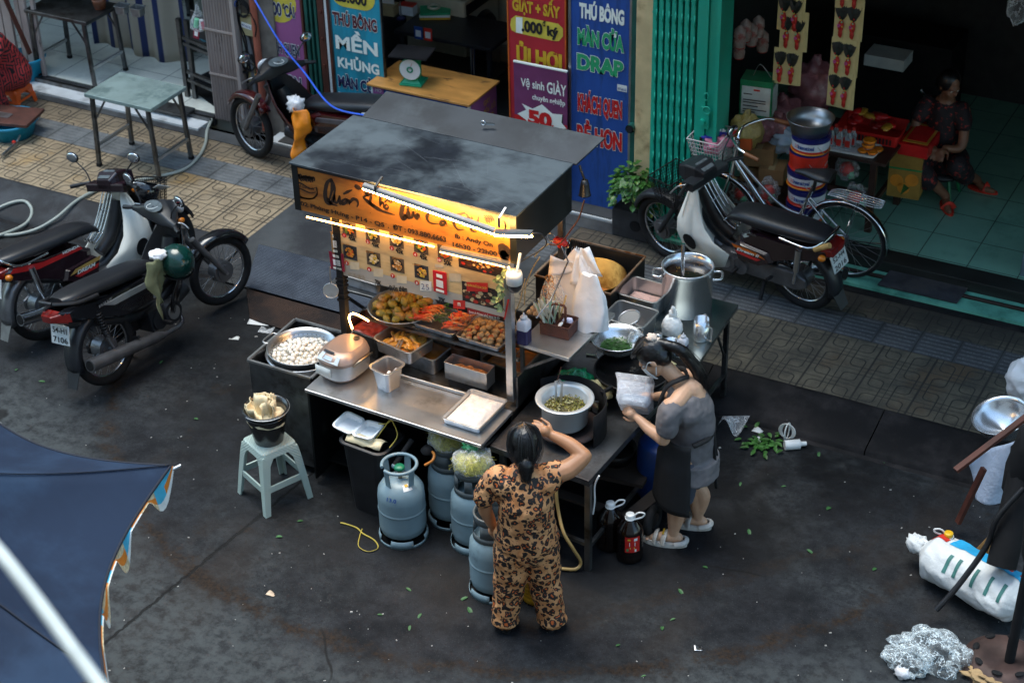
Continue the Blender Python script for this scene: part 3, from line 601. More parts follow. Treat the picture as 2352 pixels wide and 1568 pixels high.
# ================================================================ food stall
cart = thing('food_stall', 'wheeled food stall with lit orange sign and menu board in the road', 'food stall')
SIGNW = mk('sign_wood', (.36, .135, .022), .45, 0, .16, 3, 0, c2=(.22, .07, .012), c2s=2.5, c2t=.6, stretch=(1, 1, 4))
ROOF = mk('roof_sheet', (.02, .024, .032), .34, .35, .3, 4, .06, 30, c2=(.1, .125, .14), c2s=1.5, c2t=.5, c2w=.13, r2=.62)
BLKP = mk('black_sheet', (.007, .008, .008), .45, .1, .3, 5, .05, 30, c2=(.05, .055, .05), c2s=3.2, c2t=.68, c2w=.07)
BRASS = mk('warm_steel', (.3, .24, .17), .38, 1, .2, 6)
SF, SB_, SX0, SX1, SZ0, SZ1 = -2.74, -1.99, -2.775, -1.165, 1.838, 2.165
# roof sheet and raised rear flap
b = B(ROOF); b.box(SX0-.008, SX1+.008, SF-.012, SB_, SZ1, SZ1+.014); b.obj('roof', cart, bev=.002)
sc_ = B(mk('scratch', (.16, .18, .2), .5, .3))
for i in range(46):
    x, y = rnd.uniform(-2.65, -1.3), rnd.uniform(-2.65, -2.05); a = rnd.gauss(-.15, .5); L = rnd.uniform(.03, .3) if i % 3 else rnd.uniform(.2, .5)
    x2, y2 = min(-1.2, x+L*math.cos(a)), max(-2.72, min(-2.02, y+L*math.sin(a)*.6)); w = rnd.uniform(.0004, .0011)
    sc_.add([(x, y-w, SZ1+.0155), (x2, y2-w, SZ1+.0155), (x2, y2+w, SZ1+.0155), (x, y+w, SZ1+.0155)], [(0, 1, 2, 3)])
sc_.obj('scratch_marks', cart)
fl = mk('flap_sheet', (.028, .034, .042), .42, .4, .25, 3, .06, 30, c2=(.05, .062, .072), c2s=2, c2t=.55)
b = B(fl).prism([(SX0+.06, SB_+.002, SZ1+.004), (SX1+.03, SB_+.002, SZ1+.004), (SX1+.1, SB_+.27, SZ1+.082), (SX0+.09, SB_+.27, SZ1+.082)], (0, 0, .012)); b.obj('roof_flap', cart, bev=.002)
lt = B(CHROME)
p = at(1117, 290, z=2.24); lt.bar((p.x-.03, p.y, p.z+.012), (p.x+.05, p.y+.02, p.z+.014), .012); lt.torus((p.x-.02, p.y-.005, p.z+.02), .016, .004, 12, 5, 'y'); lt.obj('latch', cart)
# fascia box
b = B(BLKP); b.box(SX0, SX0+.045, SF, SF+.03, SZ0, SZ1-.001); b.box(SX1-.045, SX1, SF, SF+.03, SZ0, SZ1-.001)
b.box(SX0+.045, SX1-.045, SF+.002, SF+.02, SZ1-.018, SZ1-.001); b.obj('fascia_frame', cart)
b = B(BLKP).box(SX1-.012, SX1-.001, SF+.031, SB_-.002, SZ0+.003, SZ1-.002); b.obj('side_panel', cart)
b = B(BLKP).box(SX0+.001, SX0+.012, SF+.031, SB_-.002, SZ0+.003, SZ1-.002); b.obj('side_panel', cart)
b = B(BLKP).box(SX0+.012, SX1-.012, SB_-.014, SB_-.003, SZ0+.003, SZ1-.002); b.obj('rear_panel', cart)
b = B(BLKP).box(SX0+.012, SX1-.012, SF+.03, SB_-.02, SZ1-.03, SZ1-.02); b.obj('roof_lining', cart)
def p6(x, y): return (588+.25*x, 392.2+.25*y)
def on6(x, y, Y): return at(*p6(x, y), y=Y)
Y = SF+.004
b = B(SIGNW).box(SX0+.045, SX1-.045, Y, SF+.02, SZ0+.003, SZ1-.019)
INKB = mk('brush_ink', (.02, .008, .003), .6, 0, .2)
def brush(pts, w, Yp=None, k=5):
    "one brush stroke, broad in the middle and drawn out at its end"
    Q = cat([on6(x, y, (Yp or Y)-.002) for x, y in pts], k); n = len(Q); vs = []
    for i, q in enumerate(Q):
        d = (Q[min(i+1, n-1)]-Q[max(i-1, 0)]).normalized(); nn = V((-d.z, 0, d.x)); t = i/(n-1)
        ww = w*.00175*(.55+.5*math.sin(PI*min(1, t*1.3))+.25*noise.noise(V((q.x*40, q.z*40, 0))))*(1 if t < .8 else 1-(t-.8)*3.5)
        vs += [q+nn*ww, q-nn*ww]
    b.mat(INKB).add(vs, [(2*i+1, 2*i, 2*i+2, 2*i+3) for i in range(n-1)])
for pts, w in (
    ([(700, 78), (655, 110), (636, 200), (648, 285), (690, 295), (716, 235), (722, 140), (698, 82)], 8), ([(655, 250), (690, 300), (750, 322)], 7), ([(690, 90), (700, 160), (670, 280)], 7),
    ([(722, 215), (720, 280), (745, 292), (768, 225)], 6), ([(768, 228), (772, 300), (785, 305)], 6), ([(828, 255), (795, 275), (792, 305), (825, 290), (836, 255), (838, 312)], 6), ([(802, 216), (850, 190), (886, 176)], 5), ([(905, 138), (950, 160), (962, 172)], 9),
    ([(852, 262), (858, 315)], 6), ([(856, 300), (890, 262), (925, 270), (938, 305), (926, 335)], 7),
    ([(1012, 190), (1022, 240)], 7), ([(980, 240), (1040, 222), (1100, 205)], 4), ([(985, 245), (1060, 310), (1160, 370), (1275, 405)], 8), ([(1060, 225), (1050, 300), (1100, 330)], 6),
    ([(1142, 226), (1140, 335)], 6), ([(1142, 315), (1160, 290), (1172, 305), (1170, 345)], 5), ([(1200, 305), (1180, 330), (1195, 352), (1215, 335), (1202, 306)], 5), ([(1180, 295), (1208, 268), (1240, 292), (1250, 265)], 4),
    ([(1385, 288), (1350, 320), (1336, 385), (1350, 440), (1385, 410), (1398, 340), (1382, 290)], 9), ([(1360, 400), (1412, 446)], 6), ([(1408, 372), (1410, 425), (1435, 422), (1446, 376), (1455, 430)], 6), ([(1492, 392), (1466, 420), (1480, 440), (1496, 400), (1508, 445)], 6),
    ([(1665, 330), (1605, 362), (1570, 425), (1600, 478), (1690, 492)], 6), ([(1735, 458), (1700, 470), (1700, 498), (1730, 490), (1738, 462), (1757, 508)], 6),
    ([(1925, 388), (1855, 408), (1816, 470), (1850, 538), (1915, 540)], 6), ([(1985, 420), (1975, 540), (2030, 560)], 6), ([(1930, 395), (1960, 440), (1985, 470)], 5), ([(2045, 420), (2035, 500), (2062, 545)], 5), ([(2110, 560), (2128, 585)], 5)): brush(pts, w)
# logo: bowl with ribbon
for r0 in (0, 1, 2): brush([(370, 150+12*r0), (385, 215+8*r0), (440, 252), (520, 255), (560, 225-8*r0), (568, 185-10*r0)], 3)
brush([(360, 95), (420, 120), (500, 165), (560, 150)], 3); brush([(360, 145), (430, 175), (500, 205), (556, 195)], 3); brush([(360, 95), (362, 145)], 3); brush([(556, 150), (556, 195)], 3)
for i in range(9):
    x = 385+i*17; y = 45+18*noise.noise(V((i*1.7, 0, 0)))+i*3; brush([(x, y+40), (x-10, y+10), (x+8, y-5), (x+16, y+18), (x+6, y+30)], 4)
wr(b, 'Khổ Qua Cà Ớt', Y-.003, p6(372, 125), p6(540, 196), p6(372, 105), INKB, None, .0, shear=.25)
def wr2(b, s, Yp, L, Rr, T, m, off=.035):
    a, c, t = on6(*L, Yp), on6(*Rr, Yp), on6(*T, Yp); ux = (c-a); w = ux.length; b.mat(m).text(s, (a+c)/2, ux.normalized(), Z3, abs(t.z-a.z), w, off=off, lift=.003)
wr2(b, '202 Phùng Hưng - P14 - Q5', Y, (380, 305), (1182, 515), (380, 268), INKB); wr2(b, '.  ĐT : 093.880.6663', Y, (1215, 522), (1748, 652), (1215, 478), INKB)
wr2(b, 'fb : Andy On', Y, (1830, 612), (2175, 698), (1830, 572), INKB); wr2(b, '16h30 - 22h00', Y, (1812, 692), (2215, 782), (1812, 652), INKB)
for i in range(10): brush([(2090+20*(i % 4), 410+18*(i//4)), (2110+20*(i % 4), 425+16*(i//4)), (2125+22*(i % 4), 455+12*(i//4)), (2105+20*(i % 4), 462+12*(i//4))], 2)
for i in range(8): brush([(2265+9*i % 40, 460+20*i), (2290, 480+18*i), (2300-4*i, 520+15*i)], 3)
brush([(2225, 720), (2290, 735), (2340, 745)], 26); brush([(2240, 760), (2290, 780), (2330, 790)], 18); brush([(2255, 800), (2320, 820)], 10)
rs = rnd
for i in range(60):   # dirt specks and chips on the board
    x, z = rs.uniform(SX0+.06, SX1-.06), rs.uniform(SZ0+.02, SZ1-.03); r = rs.uniform(.001, .0035); b.add([(x+r*math.cos(q)*rs.uniform(.6, 1.6), Y-.0012, z+r*math.sin(q)) for q in (0, 1.2, 2.5, 3.8, 5)], [(4, 3, 2, 1, 0)])
b.obj('sign_panel', cart)
# menu board
MY = -2.69; MENU = mk('menu_print', (.6, .44, .22), .5, 0, .12, 2, 0, c2=(.46, .32, .15), c2s=3, stretch=(1, 1, 5))
mb = [on6(680, 430, MY), on6(720, 940, MY)]
MX0, MX1 = -2.545, -1.285
b = B(MENU); b.prism([(MX0, MY, 1.84), (MX1, MY, 1.84), (MX1, MY, 1.40), (MX0+.03, MY, 1.40)], (0, .012, 0))
GREYB = mk('menu_grey', (.36, .34, .3), .55, 0, .1, 6); b.mat(GREYB).poly([(MX0+.03, MY-.001, 1.40), (MX1-.0, MY-.001, 1.40), (MX1, MY-.001, 1.485), (MX0+.02, MY-.001, 1.485)])
DARKB = mk('dark_bowl', (.012, .012, .014), .4)
FOODC = [mk('print_'+n, c, .55, 0, .35, 60) for n, c in (('red', (.5, .07, .01)), ('yellow', (.55, .36, .04)), ('green', (.12, .2, .02)), ('tan', (.42, .25, .1)), ('orange', (.5, .2, .02)), ('cream', (.6, .5, .32)))]
REDN = mk('menu_red', (.5, .02, .012), .5)
def dish(cx, cy, foods, seed, sq=True):
    c = on6(cx, cy, MY-.002); rr = random.Random(seed); r = .041
    b.mat(mk('dish_ground', (.1, .07, .045), .55, 0, .3) if seed % 2 else mk('dish_ground2', (.035, .037, .045), .55)).poly([c+V((sx*.052, 0, sz*.052-.004)) for sx, sz in ((-1, -1), (1, -1), (1, 1), (-1, 1))])
    def disc(m, x, z, q, y, n=14, j=0): b.mat(m).poly([c+V((x+q*math.cos(2*PI*i/n)*(1+j*rr.uniform(-1, 1)), -y, z+q*math.sin(2*PI*i/n)*(1+j*rr.uniform(-1, 1)))) for i in range(n)])
    disc(DARKB, 0, -.004, r*1.08, .001, 22)
    for i in range(34):
        a, q = rr.uniform(0, 2*PI), r*.78*math.sqrt(rr.random()); disc(FOODC[rr.choice(foods)], q*math.cos(a), q*math.sin(a)-.004, rr.uniform(.005, .012), .0012+.00008*i, 7, .35)
for i, (x, y) in enumerate(((855, 530), (1070, 580), (1290, 632), (1515, 688), (1735, 745))): dish(x, y, ((0, 4, 2), (1, 2, 5), (5, 3, 1), (2, 1, 0), (0, 4, 0))[i], i*2+3)
for i, (x, y) in enumerate(((865, 745), (1080, 805), (1298, 860), (1520, 925))): dish(x, y, ((4, 0, 4), (1, 1, 5), (5, 3, 4), (1, 4, 3))[i], 20+i+(i > 1))
def num(s, x, y):
    c = on6(x, y, MY-.0025); b.mat(REDN).poly([c+V((.0165*math.cos(2*PI*i/20), 0, .0165*math.sin(2*PI*i/20))) for i in range(20)]); b.mat(WHT).text(s, c-V((0, .001, .009)), X3, Z3, .018, .02 if len(s) > 1 else None, off=.03, lift=.001)
for s, x, y in (('1', 810, 593), ('2', 1027, 652), ('3', 1247, 712), ('4', 1462, 768), ('10', 1683, 818), ('5', 833, 847), ('6', 1040, 905), ('7', 1256, 965), ('8', 1478, 1028)): num(s, x, y)
for s, x0, x1, y in (('45k', 855, 920, 636), ('45k', 1068, 1135, 693), ('45k', 1288, 1357, 753), ('45k', 1508, 1578, 808), ('50k', 1730, 1800, 862), ('70K', 1098, 1155, 1047), ('- Sườn thêm', 1208, 1390, 1098), ('70K', 1682, 1742, 1208)):
    wr2(b, s, MY-.001, (x0, y-6), (x1, y+12), (x0, y-52), INK, .05)
wr2(b, '红汤/清汤', MY-.001, (852, 968), (1003, 1002), (852, 935), mk('faded_ink', (.25, .2, .14), .6), .0)
for s, x, y in (('Cút chiên', 825, 668), ('Cà mướp', 1048, 742), ('Bánh bột khoai môn', 1290, 800), ('Xôi mặn', 1475, 858)): wr2(b, s, MY-.004, (x-38, y+4), (x+ (60 if len(s) > 12 else 36), y+14), (x-38, y-12), FOODC[4], .01)
PAPER = mk('old_paper', (.55, .48, .34), .7, 0, .1, 12)
def slip(x0, y0, x1, y1, m, dy=.0025): b.mat(m).poly([on6(x0, y1, MY-dy), on6(x1, y1+8, MY-dy), on6(x1, y0+8, MY-dy), on6(x0, y0, MY-dy)])
slip(865, 835, 950, 905, PAPER); slip(1080, 895, 1168, 970, PAPER); slip(1292, 960, 1385, 1030, PAPER); slip(1508, 1008, 1612, 1098, WHP); wr2(b, '25', MY-.003, (1520, 1085), (1592, 1095), (1520, 1030), mk('pen_blue', (.06, .08, .2), .6), -.01)
slip(1775, 940, 1885, 1015, PAPER); slip(1645, 855, 1720, 885, PAPER)
def photo(x0, y0, x1, y1, cols, seed, n=60, rows=None):
    "a printed picture: soft patches of colour inside a frame"
    a, c = on6(x0, y0, MY-.002), on6(x1, y1, MY-.002); rr = random.Random(seed); b.mat(mk('photo_dark', (.02, .012, .01), .5)).poly([(a.x, MY-.002, c.z), (c.x, MY-.002, c.z), (c.x, MY-.002, a.z), (a.x, MY-.002, a.z)])
    for i in range(n):
        u, v = rr.random(), rr.random()**.9; s = rr.uniform(.006, .022); px, pz = a.x+(c.x-a.x)*(.04+.92*u), c.z+(a.z-c.z)*(.1+.8*v*(.75 if i % 3 else 1)); s = min(s, px-a.x, c.x-px, pz-c.z, a.z-pz)
        if s > .002: b.mat(cols[rr.randrange(len(cols))]).poly([(px+s*math.cos(q), MY-.0022-.00006*i, pz+s*.7*math.sin(q)) for q in (0, 1.1, 2.2, 3.4, 4.3, 5.3)])
PD = [mk('photo_amber', (.5, .2, .02), .5), mk('photo_brown', (.1, .035, .012), .5), mk('photo_red', (.35, .02, .01), .5), mk('photo_dark2', (.04, .018, .012), .5), mk('photo_cream', (.55, .42, .22), .5), mk('photo_dark2', 0)]
photo(1855, 690, 2285, 990, PD, 5, 80); photo(1890, 1010, 2270, 1290, PD[1:4]+[PD[5], PD[4]], 8, 70)
slip(1935, 1022, 2130, 1105, REDN, .009); wr2(b, 'QUÁN KHỔ QUA CÀ ỚT', MY-.0095, (1945, 1055), (2122, 1090), (1945, 1035), YELB, .01)
b.mat(mk('menu_red_dark', (.24, .012, .012), .5)).poly([on6(1943, 1312, MY-.003), (MX1, MY-.003, 1.402), (MX1, MY-.003, on6(2200, 1330, MY).z), on6(1943, 1255, MY-.003)]); wr2(b, 'Search Now khổ qua cà ớt', MY-.0035, (1960, 1302), (2240, 1365), (1960, 1278), OFFW, -.01)
slip(1812, 1185, 1922, 1265, REDN, .003); c = on6(1866, 1228, MY-.004); b.mat(OFFW)
for dx, w, h in ((-.008, .003, .022), (0, .003, .018), (.008, .003, .022)): b.cb(c+V((dx, 0, 0)), (w, .001, h))
b.cb(c+V((0, 0, .011)), (.019, .001, .003)); b.obj('menu_board', cart)
def qr_card(name, label, pts, m, tilt=0):
    a = [on6(x, y, MY-.012-tilt*i) for i, (x, y) in enumerate(pts)]; t = B(m).prism(a, (0, .004, 0)); c = (a[0]+a[1]+a[2]+a[3])/4; ux = (a[1]-a[0]); uz = (a[3]-a[0])
    def patch(m, u0, v0, u1, v1, d): t.mat(m).poly([a[0]+ux*u+uz*v+V((0, -d, 0)) for u, v in ((u0, v0), (u1, v0), (u1, v1), (u0, v1))])
    patch(WHT, .24, .28, .76, .62, .002); patch(OFFW, .2, .06, .8, .18, .002); patch(OFFW, .28, .74, .72, .9, .002)
    return t.top(name, label, 'payment sign')
qr_card('payment_sign', 'maroon payment card tied to the stall post beside dish five', [(690, 900), (815, 930), (800, 765), (668, 740)], mk('maroon_card', (.2, .008, .03), .4))
qr_card('payment_sign', 'bright red payment card hung on the menu beside the photo of the stall', [(1632, 1105), (1755, 1142), (1748, 940), (1622, 912)], mk('red_card', (.5, .012, .02), .4))
qr_card('payment_sign', 'old brown price tag hanging at the menu edge above the maroon card', [(700, 755), (765, 765), (745, 575), (684, 560)], mk('brown_card', (.3, .17, .06), .6))
# lamps
GLOW = bpy.data.materials.new('lamp_glow'); n = NT(GLOW); n.p.inputs['Emission Color'].default_value = (1, .56, .17, 1); n.p.inputs['Emission Strength'].default_value = 60; n.col((.8, .7, .5))
GLOW2 = bpy.data.materials.new('strip_glow'); n = NT(GLOW2); n.p.inputs['Emission Color'].default_value = (1, .5, .13, 1); n.p.inputs['Emission Strength'].default_value = 13; n.col((.8, .7, .5))
def tube_lamp(name, label, p0, p1, r=.0075, hood=True, glow=GLOW):
    t = thing(name, label, 'lamp'); p0, p1 = V(p0), V(p1)
    B(glow).cyl(p0+V((0, -.008, -.013)), p1+V((0, -.008, -.013)), r, n=8).obj('lit_tube', t)
    if hood:
        d = (p1-p0); b = B(ALU); b.add([p0+V((0, -.02, -.004)), p0+V((0, -.014, .016)), p0+V((0, .012, .02)), p1+V((0, .012, .02)), p1+V((0, -.014, .016)), p1+V((0, -.02, -.004))], [(0, 1, 4, 5)[::-1], (1, 2, 3, 4)[::-1]]); b.obj('lamp_housing', t, solid=.002)
    return t
LY = SF-.075
a, c, e = on6(990, 142, LY), on6(2200, 560, LY), at(1223, 537, y=LY-.01)
tl = tube_lamp('tube_lamp', 'long lit tube lamp slanting across the front of the orange sign', a, c)
tube_lamp('tube_lamp', 'short lit tube end sticking out past the sign corner', c+V((.005, -.006, -.002)), e, .009)
for q, s in ((on6(1110, 180, LY), .02), (on6(2245, 470, LY), 0)):
    b = B(BLK if s else ALU); b.bar(q+V((0, .07, .06)), q+V((0, -.01, .03)), .012); b.bar(q+V((0, -.018, .035)), q+V((.0, -.018, -.03)), .012 if s else .016, .004); b.obj('lamp_bracket', tl)
tube_lamp('strip_lamp', 'thin warm light strip under the lower edge of the sign', on6(470, 395, SF+.012)-V((0, 0, .006)), on6(1640, 668, SF+.012)-V((0, 0, .006)), .0045, False, GLOW2)
tube_lamp('strip_lamp', 'bright light bar under the sign near the corner post', on6(1700, 722, SF-.012), on6(2330, 866, SF-.012), .006, True, GLOW2)
tube_lamp('tube_lamp', 'tube lamp under the stall roof lighting the food trays', (-2.4, -2.45, 1.79), (-1.35, -2.45, 1.79), .012, True, GLOW2)
cable('lamp_cable', 'black cable hanging from the tube lamp round the sign corner', [e+V((.0, 0, .005)), e+V((.05, .03, -.01)), e+V((.055, .05, -.1)), (-1.17, -2.72, 1.83), (-1.2, -2.69, 1.72)], .004, BLK)
# body: posts, counter, back
b = B(STEELD)
for x, y, z0, z1 in ((-1.245, -2.7, .8, 1.84), (-2.5, -2.68, .8, 1.84)):
    B(STEEL if x > -2 else BLKM).box(x-.024, x+.024, y-.024, y+.024, z0, z1).obj('post', cart, bev=.002)
for x, y in ((-1.22, -2.03), (-2.5, -2.03)): B(STEELD).box(x-.02, x+.02, y-.02, y+.02, .3, 1.84).obj('post', cart, bev=.002)
b = B(BLKM)
for z in (1.36, 1.33, 1.30, 1.24, 1.2): b.box(-2.53, -2.47, -2.71, -2.65, z, z+.016)
b.obj('tape_wrap', cart)
b = B(STEEL); b.prism([(-2.52, -3.175, .762), (-1.19, -3.21, .762), (-1.19, -2.79, .762), (-2.52, -2.78, .762)], (0, 0, .024)); b.box(-2.52, -1.28, -2.785, -2.77, .787, .812); b.obj('counter_top', cart, bev=.004)
b = B(STEELD); b.box(-2.5, -1.2, -2.77, -2.0, .74, .76); b.box(-2.5, -1.2, -2.02, -2.0, .76, 1.0); b.box(-1.215, -1.2, -2.7, -2.02, .5, .98); b.obj('pan_well', cart)
b = B(BLKP); b.box(-2.52, -2.505, -3.15, -2.0, .05, .76); b.box(-1.21, -1.2, -2.78, -2.0, .05, .74); b.box(-2.5, -1.21, -2.02, -2.0, .05, .74); b.box(-2.5, -1.22, -3.0, -2.05, .10, .115); b.obj('cabinet', cart)
b = B(STEELD); b.bar((-1.205, -3.17, .75), (-1.205, -2.6, .6), .02); b.obj('bracket', cart)
for x, y in ((-2.3, -2.2), (-1.35, -2.2)): B(RUB).torus((x, y, .1), .07, .03, 20, 8, 'x').obj('wheel', cart)
# shelf for the trays
b = B(STEELD)
for y in (-2.6, -2.3): b.bar((-2.48, y, 1.045), (-1.24, y, 1.045), .02)
for i in range(14): b.bar((-2.45+i*.09, -2.6, 1.057), (-2.45+i*.09, -2.3, 1.057), .004)
b.obj('tray_rack', cart)
# drop shelf on the counter end
t = cart
b = B(STEEL); b.prism([(-1.215, -2.65, 1.185), (-.85, -2.672, 1.185), (-.82, -2.06, 1.185), (-1.2, -2.05, 1.185)], (0, 0, .026)); b.obj('side_shelf', t, bev=.003)
for y in (-2.62, -2.1):
    b = B(STEELD); b.bar((-1.205, y, .98), (-1.205, y, 1.18), .022); b.bar((-1.205, y, 1.0), (-.95, y, 1.17), .018); b.obj('shelf_bracket', t)
# rear extension with chopstick tray etc.
b = B(STEELD); b.box(-3.0, -2.52, -2.15, -1.75, .88, .9); b.obj('side_shelf', t, bev=.003)
b = B(STEELD); b.bar((-2.98, -2.13, .88), (-2.55, -2.03, .6), .018); b.obj('shelf_bracket', t)
# security camera style lamp by the corner post
t = thing('security_camera', 'white and black round security camera hanging at the stall corner', 'camera', (0, 0, 0))
p = at(1181, 640, y=-2.76)
b = B(WHT); b.lathe([(.0, .05), (.045, .05), (.052, .03), (.05, -.03), (.0, -.03)], p); b.obj('housing', t); b = B(BLK); b.lathe([(.05, -.03), (.047, -.06), (.03, -.085), (0, -.092)], p); b.obj('lens_dome', t)
b = B(WHT); b.bar(p+V((-.07, 0, .09)), p+V((-.03, 0, .05)), .016); b.bar(p+V((.02, .0, .05)), p+V((.03, .03, .17)), .014); b.obj('mount', t)
VINE = mk('pale_leaf', (.2, .27, .12), .5, 0, .3, 20)
LEAF = mk('leaf_green', (.035, .12, .02), .42, 0, .45, 25)
LEAFV = mk('variegated_leaf', (.04, .135, .02), .4, 0, .3, 12, c2=(.35, .38, .1), c2s=22, c2t=.62, c2w=.05)
def leaf(b, c, d, up, L, w, fold=.25):
    "a pointed leaf from c along d"
    c, d = V(c), V(d).normalized(); s = d.cross(V(up)); s = s.normalized() if s.length > .01 else X3; u = s.cross(d)
    P = [(0, 0), (.25, .42), (.55, .5), (.8, .3), (1, 0)]; vs = []
    for t, q in P: m = c+d*(L*t)-u*(L*.25*t*t); vs += [m, m+s*(w*q)+u*(w*q*fold), m-s*(w*q)+u*(w*q*fold)]
    return b.add(vs, [f for i in range(4) for f in ((3*i, 3*i+1, 3*i+4, 3*i+3), (3*i, 3*i+3, 3*i+5, 3*i+2))])
vn = thing('hanging_vine', 'small pale leaved vine hanging down the stall corner post by the menu', 'plant')
pts = [on6(2290, 900, -2.735), on6(2240, 1000, -2.74), on6(2250, 1100, -2.745), on6(2225, 1200, -2.745), on6(2290, 1290, -2.74)]
B(mk('vine_stem', (.12, .1, .03), .6)).tube(pts, .003, 5, 4).obj('stem', vn)
b = B(VINE)
for i in range(30):
    q = cat(pts, 8)[i % 33]; leaf(b, q+V((rnd.uniform(-.01, .01), -.004, 0)), (rnd.uniform(-1, 1), rnd.uniform(-.8, -.1), rnd.uniform(-1, .4)), (0, -1, .3), rnd.uniform(.03, .055), rnd.uniform(.018, .03))
b.obj('foliage', vn)
b = B(RED); b.add([on6(2310, 1180, -2.742), on6(2330, 1180, -2.742), on6(2290, 1360, -2.742), on6(2275, 1370, -2.742)], [(0, 1, 2, 3)]); b.top('red_ribbon', 'red ribbon strip hanging on the corner post', 'ribbon', solid=.002)
# warning light on the rear corner, cords and hooks
t = thing('lamp', 'black hooded lamp hanging on the rear roof corner of the stall', 'lamp'); p = at(1343, 430, y=-2.0)
b = B(BLK); b.lathe([(0, .05), (.02, .05), (.028, .02), (.036, -.05), (.04, -.055), (0, -.055)], p); b.obj('lamp_shade', t); b = B(BLK).tube([p+V((0, 0, .05)), p+V((-.02, 0, .1)), p+V((-.04, .01, .14))], .008, 6, 3); b.obj('arm', t)
for i, (pts, r, m) in enumerate((([(1262, 561), (1285, 560), (1310, 530), (1330, 500), (1342, 460)], .005, BRNP), ([(1228, 590), (1240, 575), (1260, 560)], .005, CARDL), ([(1205, 700), (1207, 660), (1222, 620), (1240, 590)], .004, CARDL), ([(1195, 760), (1187, 740), (1183, 720), (1195, 690), (1206, 640)], .004, CARDL))):
    cable('stall_cord', ('brown cord looping along the side of the stall roof', 'tan cord at the stall roof corner', 'tan cord hanging behind the security camera', 'tan cord hanging beside the soy sauce bottle')[i], [at(*q, y=-2.45+.02*i) for q in pts], r, m, 'cord')
for i, (dx, dy) in enumerate(((1322, 575), (1300, 560), (1266, 545))):
    p = at(dx, dy, y=-2.05); b = B(CHROME); b.torus(p, .028, .003, 18, 5, 'y'); b.bar(p-V((0, 0, .03)), p-V((.005, 0, .09)), .005); b.top('hook_ring', ('steel ring hook with clips at the stall rear', 'small steel ring hook beside the clips', 'steel ring hook near the stall corner')[i], 'hook')
# ================================================================ on and round the stall
def rr_(w, d, r, z, n=4, c=(0, 0)):
    out = []
    for sx, sy, a0 in ((1, 1, 0), (-1, 1, PI/2), (-1, -1, PI), (1, -1, 1.5*PI)):
        for i in range(n+1): a = a0+PI/2*i/n; out.append(V((c[0]+sx*(w/2-r)+r*math.cos(a), c[1]+sy*(d/2-r)+r*math.sin(a), z)))
    return out
def gn(b, w, d, h, r=.03, tap=.92, lip=.012, t=.002):
    "open metal pan standing at z=0"
    b.loft([rr_(w*tap, d*tap, r*.8, 0), rr_(w, d, r, h-.004), rr_(w+2*lip, d+2*lip, r+lip, h-.004), rr_(w+2*lip, d+2*lip, r+lip, h), rr_(w-2*t, d-2*t, r, h), rr_(w*tap-2*t, d*tap-2*t, r*.8, t)], cap=(1, 1), sm=False); return b
def pan(name, label, c, w, d, h, rz=0, m=None, cat_='food pan', group=None, **k):
    t = thing(name, label, cat_, c, rz, group); gn(B(m or STEEL), w, d, h, **k).obj('pan_body', t, bev=.0015); return t
def heap(b, w, d, z, hgt, seed=0, n=16, fr=9, amp=.5, edge=.004):
    "loose mound filling a pan"
    def f(u, v):
        x, y = (u-.5)*w, (v-.5)*d; e = min(1, 6*min(u, 1-u, v, 1-v)+.02)
        return V((x, y, z+hgt*e*(.75+amp*noise.noise(V((u*fr+seed, v*fr, seed))))))
    return b.grid(f, n, n)
def disc_heap(b, r, z, hgt, seed=0, n=14, m=8, fr=8, amp=.6):
    def f(u, v):
        q = r*v; a = 2*PI*u; return V((q*math.cos(a), q*math.sin(a), z+hgt*(1-.8*v*v)*(.8+amp*noise.noise(V((q*math.cos(a)*fr/r, q*math.sin(a)*fr/r, seed))))))
    return b.grid(f, n*2, m)
def strands(b, n, fn, L, r, rr, k=4, drop=.02):
    "n short limp strands; fn() gives a start point"
    for i in range(n):
        p = V(fn()); a = rr.uniform(0, 2*PI); q = [p]
        for j in range(3): a += rr.uniform(-.9, .9); q.append(q[-1]+V((math.cos(a)*L/3, math.sin(a)*L/3, rr.uniform(-drop, drop*.7))))
        b.tube(q, r, 4, 2, cap=False)
    return b
# steel box with the fish ball pot
t = thing('pot_box', 'open steel box unit at the stall end holding the fish ball pot', 'steel box', (-2.79, -2.785, 0))
b = B(STEELD); W_, D_ = .49, .56
for x0, x1, y0, y1 in ((-.245, -.235, -.28, .28), (.235, .245, -.28, .28), (-.234, .234, -.28, -.27), (-.234, .234, .27, .28)): b.box(x0, x1, y0, y1, .06, .8)
b.box(-.233, .233, -.268, .268, .5, .51); b.obj('panel', t)
b = B(ALU); b.bar((-.25, -.285, .8), (.25, -.285, .8), .016); b.bar((-.25, .285, .8), (.25, .285, .8), .016); b.bar((-.25, -.277, .8), (-.25, .277, .8), .016); b.bar((.25, -.277, .8), (.25, .277, .8), .016); b.obj('rim', t)
t = thing('strainer_pot', 'wide perforated strainer pot full of white fish balls', 'pot', (-2.79, -2.79, .52))
b = B(STEEL); b.lathe([(0, 0), (.2, 0), (.225, .22), (.25, .25), (.252, .255), (.225, .252), (.205, .1), (0, .09)], n=40); b.obj('pot_body', t)
b = B(STEEL); b.lathe([(.218, .27), (.236, .298), (.24, .3), (.232, .302), (.205, .2), (.19, .15), (0, .15)], n=40)
b.mat(BLK)
for i in range(44):
    for j in range(3): a = 2*PI*i/44; b.ell((.2145*math.cos(a)+.0*j, .2145*math.sin(a), .215+.022*j), .0035+.0*j, 5, 3)
b.obj('strainer', t)
b = B(STEEL)
